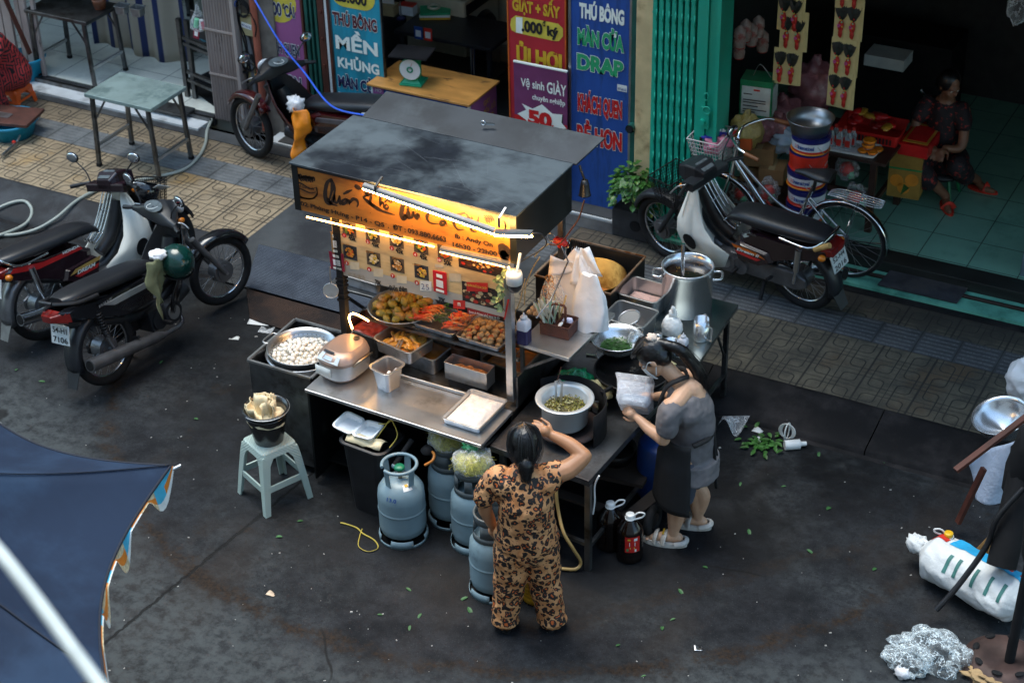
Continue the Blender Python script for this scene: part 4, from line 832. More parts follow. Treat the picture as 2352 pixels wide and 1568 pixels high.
for s in (0, PI): b.tube([(.235*math.cos(s+PI-.25), .235*math.sin(s+PI-.25), .285), (.285*math.cos(s+PI-.2), .285*math.sin(s+PI-.2), .29), (.285*math.cos(s+PI+.2), .285*math.sin(s+PI+.2), .29), (.235*math.cos(s+PI+.25), .235*math.sin(s+PI+.25), .285)], .006, 6, 4)
b.obj('handle', t)
FB = mk('fish_ball', (.74, .71, .64), .5, 0, .05, 20, sub=.1)
def scatter(proto, pts, jz=1, tilt=.4, sc=.12):
    out = [proto]
    for i, p in enumerate(pts):
        o = proto if i == 0 else dup(proto)
        o.location = p; o.rotation_euler = (rnd.uniform(-tilt, tilt), rnd.uniform(-tilt, tilt), rnd.uniform(0, 2*PI)); s = 1+rnd.uniform(-sc, sc); o.scale = (s, s, s)
fb = B(FB).ell((0, 0, 0), (.0165, .0165, .0155), 10, 7, .06, 3).top('fish_ball', 'white fish ball heaped in the perforated strainer pot', 'fish ball', 'white fish balls in the strainer pot')
pts = []
for i in range(3000):
    x, y = rnd.uniform(-.21, .21), rnd.uniform(-.21, .21); q = x*x+y*y
    if q < .042 and all((x-2.79-a)**2+(y-2.79-c)**2 > .00072 for a, c, _ in pts): pts.append((x-2.79, y-2.79, .748+.04*(1-q/.042)+rnd.uniform(-.005, .008)))
lo = []
for i in range(900):
    x, y = rnd.uniform(-.2, .2), rnd.uniform(-.2, .2)
    if x*x+y*y < .038 and all((x-2.79-a)**2+(y-2.79-c)**2 > .0009 for a, c, _ in lo): lo.append((x-2.79, y-2.79, .73))
scatter(fb, pts+lo[:130])
B(FB).lathe([(0, .735), (.19, .715)], (-2.79, -2.79, 0)).obj('fish_ball_layer', bpy.data.objects['strainer_pot']).location = (2.79, 2.79, -.52)
# rice cooker
t = thing('rice_cooker', 'old pinkish beige rice cooker with peeling sticker on the counter', 'rice cooker', (-2.385, -2.89, .787), R(-8))
PINKB = mk('pinkish_beige', (.33, .235, .19), .34, .35, .06, 5)
b = B(mk('worn_steel', (.5, .49, .48), .38, .6, .12, 5, 0, c2=(.12, .06, .04), c2s=9, c2t=.64, c2w=.04)); b.loft([rr_(.262, .325, .11, .036, 6), rr_(.272, .342, .12, .07, 6), rr_(.272, .342, .12, .14, 6)], sm=True); b.mat(PINKB).loft([rr_(.2, .26, .09, 0, 6), rr_(.26, .33, .11, .036, 6)], sm=True); b.obj('body', t)
b = B(PINKB); b.loft([rr_(.278, .348, .12, .14, 6), rr_(.278, .348, .12, .16, 6)], sm=True); b.loft([rr_(.278, .348, .12, .16, 6), rr_(.262, .33, .115, .182, 6, (0, .004)), rr_(.232, .285, .1, .203, 6, (0, .016)), rr_(.19, .23, .08, .213, 6, (0, .025))], sm=True); b.mat(BLK).cyl((.02, .11, .2), (.02, .11, .22), .022, n=14); b.obj('lid', t)
b = B(mk('panel_pale', (.42, .5, .55), .3)); b.add([(-.09, -.168, .172), (.09, -.168, .172), (.075, -.118, .203), (-.075, -.118, .203)], [(0, 1, 2, 3)]); b.mat(mk('lcd', (.3, .4, .5), .25)).add([(-.04, -.16, .182), (.03, -.16, .182), (.025, -.135, .1965), (-.035, -.135, .1965)], [(0, 1, 2, 3)]); b.mat(BLK).cb((-.02, -.115, .2175), (.08, .012, .003), rx=.7); b.obj('control_panel', t, solid=.003)
b = B(WHP); b.grid(lambda u, v: V((-.1+.13*u, -.1735, .055+.07*v)), 4, 1); b.obj('sticker', t, solid=.002)
b = B(BRASS); b.tube([(.135, -.07, .13), (.16, -.03, .16), (.165, .05, .165), (.14, .12, .14)], .008, 8, 5); b.obj('handle', t)
# small sixth-size pan with a spoon
t = pan('spoon_pan', 'small deep steel pan holding a white spoon on the counter', (-2.045, -2.905, .787), .155, .165, .165, R(-14), r=.03, tap=.72, lip=.016)
heap(B(mk('sauce_brown', (.12, .05, .02), .5)), .12, .12, .06, .01, 3, 6).obj('sauce', t)
b = B(WHT); b.ell((.02, .0, .1), (.018, .03, .022), rz=(.5, 0, .4)); b.bar((.02, .01, .09), (.05, .05, .13), .01); b.top('spoon', 'white plastic spoon standing in the small pan', 'spoon').location = (-2.045, -2.92, .79)
# noodle tray
t = pan('noodle_tray', 'shallow steel tray of white rice noodles at the counter end', (-1.385, -2.935, .789), .27, .36, .045, R(-1.5), cat_='tray', r=.02, tap=.95, lip=.008)
heap(B(mk('rice_noodle', (.68, .64, .6), .6, 0, .08, 60, .6, 180)), .25, .34, .016, .042, 2, 22, 12, .5).obj('noodles', t)
# trays of the rack
Z = 1.06
t = thing('round_tray', 'round steel tray of stuffed green squash on the rack', 'tray', (-2.2, -2.44, Z)); B(STEEL).lathe([(0, 0), (.2, 0), (.222, .04), (.232, .043), (.222, .045), (.2, .004), (0, .004)], n=40).obj('tray_body', t)
SQ = [mk('squash_a', (.3, .22, .03), .45, 0, .3, 25, .15, 40, c2=(.13, .13, .02), c2s=14), mk('squash_b', (.36, .2, .045), .45, 0, .3, 25, .15, 40, c2=(.3, .1, .02), c2s=14)]
def pile(proto, cx, cy, z, w, d, n, hz, rnd_ok=True, **k):
    pts = []
    for i in range(n):
        for _ in range(30):
            x, y = rnd.uniform(-w, w), rnd.uniform(-d, d)
            if (not rnd_ok or (x/w)**2+(y/d)**2 < 1) and all((x-a)**2+(y-b_)**2 > k.get('gap', .04)**2 for a, b_, _ in pts[-n//2:]): break
        pts.append((x, y, z+hz*(1-(x/w)**2)*(1-(y/d)**2)*i/n))
    scatter(proto, [(cx+x, cy+y, zz) for x, y, zz in pts], tilt=k.get('tilt', .5))
sq = [B(m).ell((0, 0, 0), (.038, .026, .024), 12, 8, .35, 2.5, s).top('stuffed_squash', 'stewed stuffed %s squash heaped on the round tray' % n, 'stuffed squash', 'stuffed squash on the round tray') for m, s, n in ((SQ[0], 1, 'green'), (SQ[1], 4, 'amber'))]
pile(sq[0], -2.2, -2.44, Z+.025, .18, .18, 34, .09, gap=.05); pile(sq[1], -2.2, -2.44, Z+.03, .18, .17, 20, .09, gap=.05)
t = thing('prawn_tray', 'steel tray of bright red prawns and greens on the rack', 'tray', (-1.88, -2.46, Z), R(-2)); gn(B(STEEL), .31, .26, .04, .02, .94, .008).obj('tray_body', t, bev=.0015)
b = B(LEAF)
for i in range(26): leaf(b, (rnd.uniform(-.05, .06), rnd.uniform(-.09, .1), .06+rnd.uniform(0, .025)), (rnd.uniform(-1, 1), rnd.uniform(-1, 1), .3), Z3, rnd.uniform(.03, .06), .012)
b.obj('greens', t)
PR = mk('prawn_red', (.68, .06, .012), .3, 0, .35, 40, c2=(.55, .18, .06), c2s=25); PO = mk('prawn_orange', (.68, .2, .05), .3, 0, .3, 40, c2=(.55, .35, .2), c2s=30)
def prawn(m, red):
    b = B(m); pts = cat([(-.04, 0, 0), (-.02, .008, .006), (.005, .01, .008), (.03, .0, .005), (.042, -.014, 0)], 4); b.tube(pts, [.006, .0115, .012, .009, .004, .007], 7)
    for i in range(5): b.tube([(-.038+.004*i, .004, 0), (-.06-.006*i, .012*(i-2), .006)], .0009, 4)
    for i in range(5): b.tube([(-.015+.009*i, 0, 0), (-.02+.01*i, -.014, -.005)], .0012, 4)
    return b.top('prawn', ('deep red' if red else 'pale orange')+' prawn laid in rows on the red prawn tray', 'prawn', 'prawns on the tray')
for proto, x0, x1, n, a in ((prawn(PR, 1), -.13, -.02, 11, .5), (prawn(PO, 0), -.14, .02, 9, .4), (None, 0, 0, 0, 0)):
    if not proto: break
    pts = []
    for i in range(n*2):
        col = i % 2; u = (i//2)/n
        x, y = (-.09 if col == 0 else .09)+rnd.uniform(-.02, .02), -.11+.21*u+rnd.uniform(-.01, .01)
        o = proto if i == 0 else dup(proto); o.location = (-1.88+x+(.03 if n == 9 else 0), -2.46+y, Z+.055+.02*rnd.random()); o.rotation_euler = (rnd.uniform(-.4, .4), rnd.uniform(-.3, .3), (PI if col else 0)+rnd.uniform(-.35, .35)+.3)
t = thing('mushroom_tray', 'steel tray of roasted pale mushrooms on the rack by the corner post', 'tray', (-1.54, -2.46, Z), R(-2)); gn(B(STEEL), .32, .28, .04, .02, .94, .008).obj('tray_body', t, bev=.0015)
mu = [B(mk('mushroom_tan', (.48, .3, .13), .5, 0, .2, 30, .1, 40, c2=(.2, .07, .02), c2s=22, c2t=.6)).ell((0, 0, 0), (.022, .021, .018), 12, 8, .2, 2, 3).top('mushroom', 'pale roasted mushroom ball piled on the steel tray', 'mushroom', 'mushrooms on the tray'), B(mk('mushroom_red', (.42, .1, .03), .4, 0, .2, 30)).ell((0, 0, 0), (.022, .02, .017), 12, 8, .2, 2, 5).top('mushroom', 'reddish roasted mushroom ball piled on the steel tray', 'mushroom', 'mushrooms on the tray')]
pile(mu[0], -1.54, -2.46, Z+.025, .14, .12, 52, .05, False, gap=.034); pile(mu[1], -1.56, -2.49, Z+.03, .12, .09, 8, .05, False, gap=.04)
# pans in the well
OILY = mk('oily_orange', (.34, .11, .015), .25, 0, .3, 14, .3, 30)
t = pan('deep_pan', 'dark deep pan of red stew behind the rice cooker', (-2.42, -2.5, .76), .3, .26, .18, R(-8), STEELD); heap(B(mk('red_stew', (.3, .03, .012), .3, 0, .4, 20)), .27, .23, .12, .03, 3).obj('stew', t)
t = pan('deep_pan', 'deep steel pan under the eggplant pan', (-1.99, -2.5, .762), .3, .25, .125, R(-6)); heap(B(OILY), .27, .22, .08, .02, 7).obj('stew', t)
t = pan('eggplant_pan', 'steel pan of braised golden eggplant slices resting askew on another pan', (-2.085, -2.615, .89), .315, .255, .1, R(-11)); heap(B(OILY), .27, .22, .04, .03, 5).obj('gravy', t)
EG = mk('eggplant_gold', (.48, .23, .03), .28, 0, .4, 30, .2, 40, c2=(.16, .05, .012), c2s=16)
eg = B(EG).ell((0, 0, 0), (.042, .02, .01), 10, 6, .3, 2, 2).top('eggplant_slice', 'braised golden eggplant slice piled in the askew pan', 'eggplant slice', 'eggplant slices in the pan')
pile(eg, -2.085, -2.615, .95, .12, .09, 44, .05, False, gap=.02, tilt=.7)
b = B(STEEL); b.bar((-2.07, -2.75, .985), (-2.1, -2.63, .99), .012, .003); b.bar((-2.05, -2.74, .985), (-2.085, -2.63, .985), .012, .003); b.top('tongs', 'steel tongs lying over the eggplant pan rim', 'tongs')
t = thing('clay_pot', 'dark brown clay pot between the pans', 'pot', (-1.74, -2.42, .762)); B(mk('clay_brown', (.09, .035, .015), .4, 0, .2)).lathe([(0, 0), (.08, 0), (.1, .05), (.095, .17), (.105, .18), (.09, .178), (.088, .06), (0, .05)]).obj('pot_body', t)
t = pan('oil_pan', 'wide deep pan of orange oily broth by the corner post', (-1.4, -2.36, .762), .34, .3, .13, R(-3), BRASS); heap(B(OILY), .31, .27, .095, .005, 4).obj('broth', t)
t = pan('shallot_box', 'narrow straight sided steel box of fried shallots', (-1.585, -2.64, .815), .315, .11, .125, R(-1), r=.004, tap=1, lip=.003); heap(B(mk('fried_shallot', (.28, .09, .015), .6, 0, .5, 50, .8, 90)), .26, .085, .06, .03, 8, 12, 10, .9).obj('fried_shallots', t)
b = B(BLK); b.box(-1.72, -1.45, -2.69, -2.58, .766, .812); b.top('kitchen_scale', 'flat black scale under the narrow shallot box', 'scale', bev=.004)
# rear side shelf things
t = pan('strainer_tray', 'perforated steel tray lined red on the rear shelf of the stall', (-2.76, -1.98, .902), .36, .26, .09, R(-3), cat_='tray'); heap(B(mk('raw_noodle', (.5, .4, .26), .7, 0, .2, 60, .6, 120)), .16, .2, .03, .06, 4).obj('noodles', t); b = B(mk('red_lining', (.35, .02, .04), .4)).box(-.165, -.02, -.12, .12, .01, .07); b.obj('lining', t)
b = B(STEEL); b.ell((0, 0, 0), (.05, .05, .05), fn=lambda p: V((p.x, p.y, min(p.z, 0)))); b.torus((0, 0, 0), .05, .004, 20, 6); b.bar((.0, .05, .0), (0, .17, .02), .008); o = b.top('sieve', 'small round sieve hanging on the taped post', 'sieve'); o.location = (-2.56, -2.73, 1.28); o.rotation_euler = (R(75), 0, R(20))
b = B(GLOW2); b.tube([(-2.42, -2.72, 1.02), (-2.44, -2.72, 1.1), (-2.41, -2.72, 1.14), (-2.36, -2.71, 1.13), (-2.3, -2.7, 1.1)], .006, 6, 6); b.mat(WHT).tube([(-2.42, -2.72, 1.02), (-2.44, -2.71, .97), (-2.5, -2.71, .95)], .003, 5, 4); b.top('light_strip', 'glowing curl of light strip hanging beside the taped post', 'lamp')
# stool with bucket
GST = mk('pale_green_plastic', (.42, .52, .47), .42, 0, .05, 4); n = NT(GST); n.p = GST.node_tree.nodes['Principled BSDF']
v_ = n.m('MULTIPLY', n.m('SINE', n.m('MULTIPLY', n.xyz()[2], 330)), n.m('SINE', n.m('MULTIPLY', n.m('ADD', n.xyz()[0], n.xyz()[1]), 260))); n.bump(v_, .5, .004)
def stool(name, label, loc, rz, m, w, h, leg=.05, spl=.05):
    t = thing(name, label, 'stool', loc, rz); b = B(m); b.loft([rr_(w+.02, w+.02, .03, h-.05), rr_(w, w, .03, h-.008), rr_(w-.02, w-.02, .025, h)], sm=False); b.obj('seat', t, bev=.003)
    for sx, sy in ((-1, -1), (1, -1), (1, 1), (-1, 1)):
        b = B(m); a = w/2+.004
        def ring(z, e, q): return [V((sx*(a+e), sy*(a+e), z)), V((sx*(a+e-q), sy*(a+e), z)), V((sx*(a+e-q), sy*(a+e-.012), z)), V((sx*(a+e-.012), sy*(a+e-.012), z)), V((sx*(a+e-.012), sy*(a+e-q), z)), V((sx*(a+e), sy*(a+e-q), z))]
        b.loft([ring(h-.03, 0, leg*1.9), ring(h-.1, spl*.22, leg*1.15), ring(h*.4, spl*.62, leg*.95), ring(0, spl, leg*.8)], sm=False); b.obj('leg', t, bev=.002)
    for rzz in range(4):
        b = B(m); e = spl*.62; a = w/2+.004+e; b.tf((0, 0, 0), (0, 0, rzz*PI/2)); b.box(-a+leg*.7, a-leg*.7, a-.014, a-.003, h*.36, h*.46); b.obj('stretcher', t)
    return t
sp = at(632, 1030, z=.46); sx_, sy_ = -2.7, -3.37
stool('plastic_stool', 'pale green woven plastic stool carrying the dark bucket', (sx_, sy_, 0), R(-24), GST, .26, .455)
t = thing('metal_bucket', 'dark steel bucket filled with folded tofu skin on the pale green stool', 'bucket', (sx_+.0, sy_-.0, .456))
b = B(mk('dark_bucket', (.1, .1, .1), .25, .9, .2, 4)); b.lathe([(0, 0), (.095, 0), (.097, .01), (.14, .22), (.145, .25), (.152, .252), (.152, .258), (.14, .256), (.13, .2), (.1, .1), (0, .1)], n=40); b.torus((0, 0, .215), .1405, .003, 40, 6); b.obj('bucket_body', t)
b = B(STEEL); b.torus((0, 0, .25), .156, .003, 30, 6, a0=-1.9, a1=1.2); b.obj('handle', t)
TOFU = mk('tofu_skin', (.72, .6, .38), .55, 0, .12, 14, .15, 40)
b = B(TOFU)
for i in range(9):
    a = i*2.4; q = .03+.06*((i*37) % 10)/10; w, hh = rnd.uniform(.1, .15), rnd.uniform(.11, .17)*(1.3 if i in (2, 5) else 1); tz = a+PI/2+rnd.uniform(-.4, .4)
    b.tf((q*math.cos(a), q*math.sin(a), .17), (rnd.uniform(-.35, .35), rnd.uniform(-.2, .2), tz)); b.grid(lambda u, v: V(((u-.5)*w, .012*math.sin(u*9+i)+.01*math.sin(v*6)+.006*noise.noise(V((u*9, v*5, i))), v*hh)), 10, 6)
b.tf().ell((0, 0, .17), (.125, .125, .05), amp=.3); b.top('tofu_skin', 'folded sheets of pale tofu skin standing in the dark bucket', 'tofu skin', solid=.003).location = (sx_, sy_, .456)
# waste bin
t = thing('waste_bin', 'black plastic waste bin with an open white foam box on it under the counter', 'bin', (-2.03, -3.16, 0), R(-4))
b = B(BLK); b.loft([rr_(.25, .21, .05, 0), rr_(.33, .27, .06, .53), rr_(.37, .31, .07, .535), rr_(.37, .31, .07, .55), rr_(.33, .27, .06, .555), rr_(.3, .24, .05, .45)], sm=False); b.obj('bin_body', t, bev=.003)
FOAM = mk('white_foam', (.8, .83, .85), .6, 0, .03)
t = thing('foam_box', 'open white foam takeaway box lying on the waste bin', 'takeaway box', (-2.12, -3.17, .585), R(-4))
for s, ry in ((-1, .06), (1, -.35)):
    b = B(FOAM); b.tf((s*.001, 0, 0), (.12, ry*s*-1, 0)); gn(b.tf((s*.082, 0, 0), (.1, -.12*s, 0)), .145, .16, .035, .025, .85, .008, .004); b.obj('lid' if s > 0 else 'base', t)
b = B(TOFU); b.grid(lambda u, v: V((-.13+.26*u, -.12+.1*v, .55+.02*noise.noise(V((u*5, v*5, 2)))+.03*math.sin(v*3))), 8, 5); b.top('paper_wrapper', 'crumpled tan wrapper poking out of the waste bin', 'wrapper', solid=.003).location = (-2.03, -3.16, .01)
STRAP = mk('yellow_strap', (.5, .38, .06), .5)
b = B(STRAP); b.tube([(-1.98, -3.2, .57), (-1.93, -3.15, .66), (-1.9, -3.12, .7), (-1.84, -3.15, .62), (-1.86, -3.22, .56)], .004, 5, 5); b.tube([(-2.0, -3.12, .64), (-1.94, -3.12, .66), (-1.9, -3.12, .7)], .004, 5, 3); b.top('plastic_strap', 'yellow straps sticking out of the waste bin', 'strap')
b = B(STRAP); b.tube([at(x, y, z=.008) for x, y in ((782, 1200), (796, 1203), (820, 1212), (834, 1225), (860, 1240), (868, 1258), (845, 1266), (824, 1254), (826, 1232), (832, 1214))], .005, 5, 4, flat=.5); b.top('plastic_strap', 'yellow strap lying in a loop on the road before the bin', 'strap')
b = B(BLKM); b.tube([(-1.78, -3.3, .5), (-1.73, -3.15, .62)], .018, 10); b.mat(mk('grip_cap', (.2, .3, .35), .3)).ell((-1.78, -3.303, .498), .018); b.top('push_handle', 'black push grip with a shiny cap under the counter', 'handle')
# gas cylinders
GAS = mk('gas_blue_grey', (.19, .275, .315), .38, 0, .07, 6, .03, 60, c2=(.09, .12, .14), c2s=5, c2t=.66)
GASD = mk('gas_grey_dark', (.075, .09, .095), .45, 0, .1, 6)
def cylinder(label, loc, rz, shroud, r=.152):
    t = thing('gas_cylinder', label, 'gas cylinder', loc, rz, 'gas cylinders under the counter')
    b = B(GAS); b.lathe([(0, .03), (r*.7, .035), (r*.95, .07), (r, .11), (r, .12), (r, .228), (r, .233), (r+.003, .237), (r+.003, .246), (r, .25), (r, .255), (r, .32), (r, .33), (r*.96, .385), (r*.8, .425), (r*.45, .452), (0, .458)], n=36); b.obj('tank', t)
    b = B(GAS)
    for i in range(4):
        a = i*PI/2; b.lathe([(r+.006, 0), (r+.008, .03), (r+.001, .055)], n=8, a0=a, a1=a+.95); b.lathe([(r+.006, 0), (r+.008, .022)], n=6, a0=a+.95, a1=a+PI/2)
    b.obj('foot_ring', t, solid=.004)
    if shroud:
        b = B(GASD)
        H = .6; q = r*.8
        for a0, a1, z0, z1 in ((0, 2*PI, .43, .47), (0, 2*PI, .555, H), (-1.05, -.62, .47, .555), (-.1, 1.2, .47, .555), (1.7, 3.0, .47, .555), (3.6, 4.75, .47, .555)): b.lathe([(q+.012*(.6-z0)/.17-.01, z0), (q+.012*(.6-z1)/.17-.01, z1)], n=max(6, int(24*(a1-a0)/6.3)), a0=a0, a1=a1)
        b.torus((0, 0, H), q-.008, .006, 32, 6); b.obj('collar', t, solid=.005)
    else:
        b = B(GAS)
        for a in (-1.9, -.25, 1.6, 3.05): b.bar((r*.62*math.cos(a), r*.62*math.sin(a), .41), (r*.72*math.cos(a), r*.72*math.sin(a), .56), .045, .006, up=(math.cos(a), math.sin(a), 0))
        b.torus((0, 0, .565), r*.73, .011, 36, 8, a0=-2.0, a1=3.9); b.obj('collar', t)
        b = B(mk('valve_green', (.01, .16, .08), .4)); b.lathe([(.034, .53), (.036, .54), (.03, .552), (0, .552), (0, .55)], n=12); b.mat(BRASS).cyl((0, 0, .45), (0, 0, .54), .012); b.bar((0, 0, .49), (.06, .02, .5), .018); b.obj('valve', t)
        b = B(WHT); b.tf((0, 0, 0), (0, 0, .5)); b.lathe([(r*.78, .43), (r*.5, .4525)], n=6, a0=-1.35, a1=-.8); b.mat(GOLD).lathe([(r*.62, .446), (r*.5, .4535)], n=6, a0=-1.2, a1=-.95); b.obj('sticker', t)
        b = B(BLUE); b.text('13.0', (.02, -r*.985, .372), (1, .08, 0), (0, .3, .95), .026, .065, off=.02); b.obj('stamp', t)
    return t
c0 = cylinder('blue grey gas cylinder with open ring guard and green valve standing in front', (-1.71, -3.35, 0), 0, False)
p = at(1003, 1212, z=0); c1 = cylinder('gas cylinder with dark closed collar furthest under the counter', (-1.52, -3.04, 0), .4, True)
c2 = dup(c1, (-1.26, -3.2, 0), -.5, 'gas cylinder with slotted collar behind the leopard print woman')
c3 = dup(c1, (-.93, -3.55, 0), .9, 'gas cylinder half hidden behind the leopard print trousers')
b = B(BLKM); b.lathe([(0, .03), (.02, .03), (.045, .0), (.04, -.015), (0, -.02)], (-1.6, -3.18, .6)); b.mat(mk('orange_hose', (.5, .17, .02), .5)).tube([(-1.58, -3.18, .6), (-1.54, -3.2, .6), (-1.53, -3.24, .58), (-1.57, -3.27, .55)], .009, 7, 4); b.top('gas_regulator', 'black gas regulator with short orange hose between the cylinders', 'regulator')
NOOD = mk('yellow_noodle', (.3, .29, .05), .55, 0, .35, 60, .6, 120)
BAG = film('clear_bag', a=.12, white=.25)
for i, (c, r, lab) in enumerate((((-1.52, -3.04, .625), .14, 'clear bag of yellow green noodles on the rear gas cylinder'), ((-1.26, -3.2, .61), .13, 'clear bag of noodles with green tie on the gas cylinder behind the woman'))):
    t = thing('noodle_bag', lab, 'bag of noodles', c); b = B(NOOD); b.ell((0, 0, .01), (r*.93, r*.9, .08), 16, 10, .2, 4, i); rr2 = random.Random(i); strands(b, 260, lambda: (lambda a, q: (r*.8*q*math.cos(a), r*.8*q*math.sin(a), .085-.06*q*q))(rr2.uniform(0, 6.3), math.sqrt(rr2.random())), 0.06, .0014, rr2, drop=.012); b.obj('noodles', t)
    b = B(BAG); b.ell((0, 0, .02), (r, r*.97, .1), 18, 12, .25, 3, i+5); b.obj('bag', t)
    if i: b = B(film('green_film', (.03, .35, .12), .5)); b.ell((-.03, .02, .12), (.05, .04, .03), amp=.6); b.obj('tie', t)
# ---- table with burners
t = thing('cooking_table', 'steel cooking table with wind screen, burner and oily top', 'table')
TOPD = mk('oily_steel', (.2, .21, .225), .28, .9, .3, 3, .06, 40, c2=(.05, .05, .055), c2s=2.5, c2t=.5, r2=.55)
T1 = .715
b = B(TOPD); b.prism([(-1.19, -3.1, T1-.045), (-.475, -3.155, T1-.045), (-.41, -1.75, T1-.045), (-1.19, -1.75, T1-.045)], (0, 0, .045)); b.obj('table_top', t, bev=.003)
for x, y in ((-.49, -3.13), (-1.12, -3.06), (-.45, -1.8), (-1.15, -1.8)): B(STEELD).box(x-.019, x+.019, y-.019, y+.019, 0, T1-.046).obj('leg', t, bev=.002)
b = B(STEELD); b.bar((-1.12, -3.06, .2), (-.49, -3.13, .2), .025); b.bar((-.49, -3.13, .18), (-.45, -1.8, .18), .025); b.obj('stretcher', t)
b = B(BLKM); b.lathe([(.27, T1+.002), (.27, T1+.24)], (-.85, -2.75, 0), n=20, a0=-.35, a1=2.6); b.obj('wind_screen', t, solid=.006)
IRON = mk('cast_iron', (.02, .016, .016), .7, .3, .4, 14, .5, 50, c2=(.05, .025, .02), c2s=6)
b = B(IRON); b.lathe([(.0, T1), (.12, T1), (.14, T1+.04), (.2, T1+.06), (.205, T1+.075), (.15, T1+.08), (.13, T1+.06), (0, T1+.05)], (-.8, -2.78, 0), n=26); b.lathe([(.0, T1), (.15, T1), (.17, T1+.05), (.14, T1+.05), (0, T1+.03)], (-.63, -2.18, 0), n=26); b.obj('burner', t)
vp = V((-.83, -2.77, T1+.082))
t = thing('aluminium_pot', 'aluminium pot of chopped pickled greens on the burner', 'pot', vp)
b = B(mk('bright_alu', (.6, .64, .66), .38, .55, .06, 6)); b.lathe([(0, 0), (.13, 0), (.145, .02), (.148, .165), (.182, .18), (.186, .186), (.18, .19), (.15, .183), (.14, .17), (.138, .08), (0, .08)], n=44); b.obj('pot_body', t)
PK = [mk('pickle_a', (.2, .2, .03), .45, 0, .4, 30), mk('pickle_b', (.42, .4, .2), .45, 0, .3, 30), mk('pickle_c', (.08, .07, .012), .5, 0, .3)]
b = B(PK[2]); disc_heap(b, .137, .1, .035, 3); rr3 = random.Random(3)
for i in range(330):
    a, q = rr3.uniform(0, 6.3), .128*math.sqrt(rr3.random()); b.mat(PK[rr3.choice((0, 0, 1, 1, 2))]); L = rr3.uniform(.006, .018); b.cb((q*math.cos(a), q*math.sin(a), .135-.6*q*q+rr3.uniform(-.004, .01)), (L, rr3.uniform(.003, .008), .003), rr3.uniform(0, 6), rr3.uniform(-.8, .8), rr3.uniform(-.8, .8))
b.obj('pickled_greens', t)
t = thing('tongs', 'steel tongs standing upright in the pot of greens', 'tongs', vp+V((-.055, .02, .1)))
b = B(STEEL)
for x in (-.022, .022): b.bar((x*.7, 0, 0), (x, .01, .17), .016, .003)
b.bar((-.022, .01, .17), (0, .012, .185), .016, .003); b.bar((0, .012, .185), (.022, .01, .17), .016, .003); b.obj('jaws', t); b = B(BRNP).cyl((-.01, .01, .18), (.012, .015, .28), .003); b.obj('stick', t)
t = thing('wok', 'large black oiled wok on the rear burner', 'wok', (-.63, -2.2, T1+.05))
b = B(mk('wok_black', (.008, .008, .009), .16, .6, .3, 4, .05, 30)); b.ell((0, 0, .15), (.245, .245, .13), 36, 16, fn=lambda p: V((p.x, p.y, min(p.z, 0)))); b.obj('wok_body', t); o = t.children[0]; md = o.modifiers.new('s', 'SOLIDIFY'); md.thickness = .004
b = B(BLK); b.torus((0, 0, .151), .246, .005, 44, 6); b.bar((-.03, -.24, .15), (-.05, -.36, .17), .02, .02); b.obj('rim', t)
GB = film('green_bag', (.01, .26, .1), .75, .25, 12, .9, .3)
b = B(GB); b.ell((-.93, -2.42, T1+.11), (.13, .11, .12), 22, 14, .5, 2.5, 3); b.top('green_bag', 'crumpled green plastic bag beside the pot of greens', 'bag')
TOW = mk('tan_cloth', (.48, .42, .22), .85, 0, .15, 30, .6, 120)
def cloth_heap(name, label, c, r, seed, m=None, category='cloth'):
    return B(m or TOW).ell(c, r, 30, 18, .9, 2.2, seed).top(name, label, category)
cloth_heap('cleaning_cloth', 'tan cleaning cloth draped between the green bag and the wok', (-.78, -2.44, T1+.1), (.09, .07, .09), 2); cloth_heap('cleaning_cloth', 'crumpled tan cloth behind the wok near the herb bowl', (-.6, -1.9, T1+.1), (.1, .06, .07), 6)
t = thing('plastic_cup', 'clear plastic tub beside the wind screen', 'tub', (-.99, -2.53, T1)); B(film('clear_tub', a=.2, b=0)).lathe([(0, .002), (.045, .002), (.055, .1), (.058, .1)], n=24).obj('tub', t)
o = dup(t, (-.74, -2.47, T1+.02), label='clear plastic tub with brown sauce beside the wok'); B(OILY).lathe([(0, .03), (.047, .03), (.05, .06), (0, .06)]).obj('sauce', o)
b = B(mk('sugar', (.75, .76, .78), .7)); b.ell((-.73, -2.25, T1+.2), (.05, .035, .04), amp=.2); o = b.top('sugar_bag', 'clear bag of white sugar leaning behind the wok', 'bag of sugar'); B(BAG).ell((-.73, -2.24, T1+.24), (.06, .04, .09), amp=.3).obj('bag', o)
o.location = (.02, .27, 0)
# hose and cable at the table leg
HOSE = mk('amber_hose', (.42, .26, .09), .4, 0, .1); cable('gas_hose', 'amber gas hose hanging from the table and looping to the road', [at(x, y, y=q) for x, y, q in ((1283, 1085, -3.13), (1278, 1130, -3.16), (1284, 1180, -3.17))]+[at(x, y, z=q) for x, y, q in ((1296, 1225, .3), (1318, 1262, .18), (1334, 1290, .06), (1322, 1306, .02), (1290, 1305, .02))], .011, HOSE, 'hose')
cable('white_cable', 'white cable taped down the table leg', [at(x, y, y=-3.1) for x, y in ((1376, 1092), (1366, 1115), (1366, 1150), (1362, 1180))], .006, WHT)
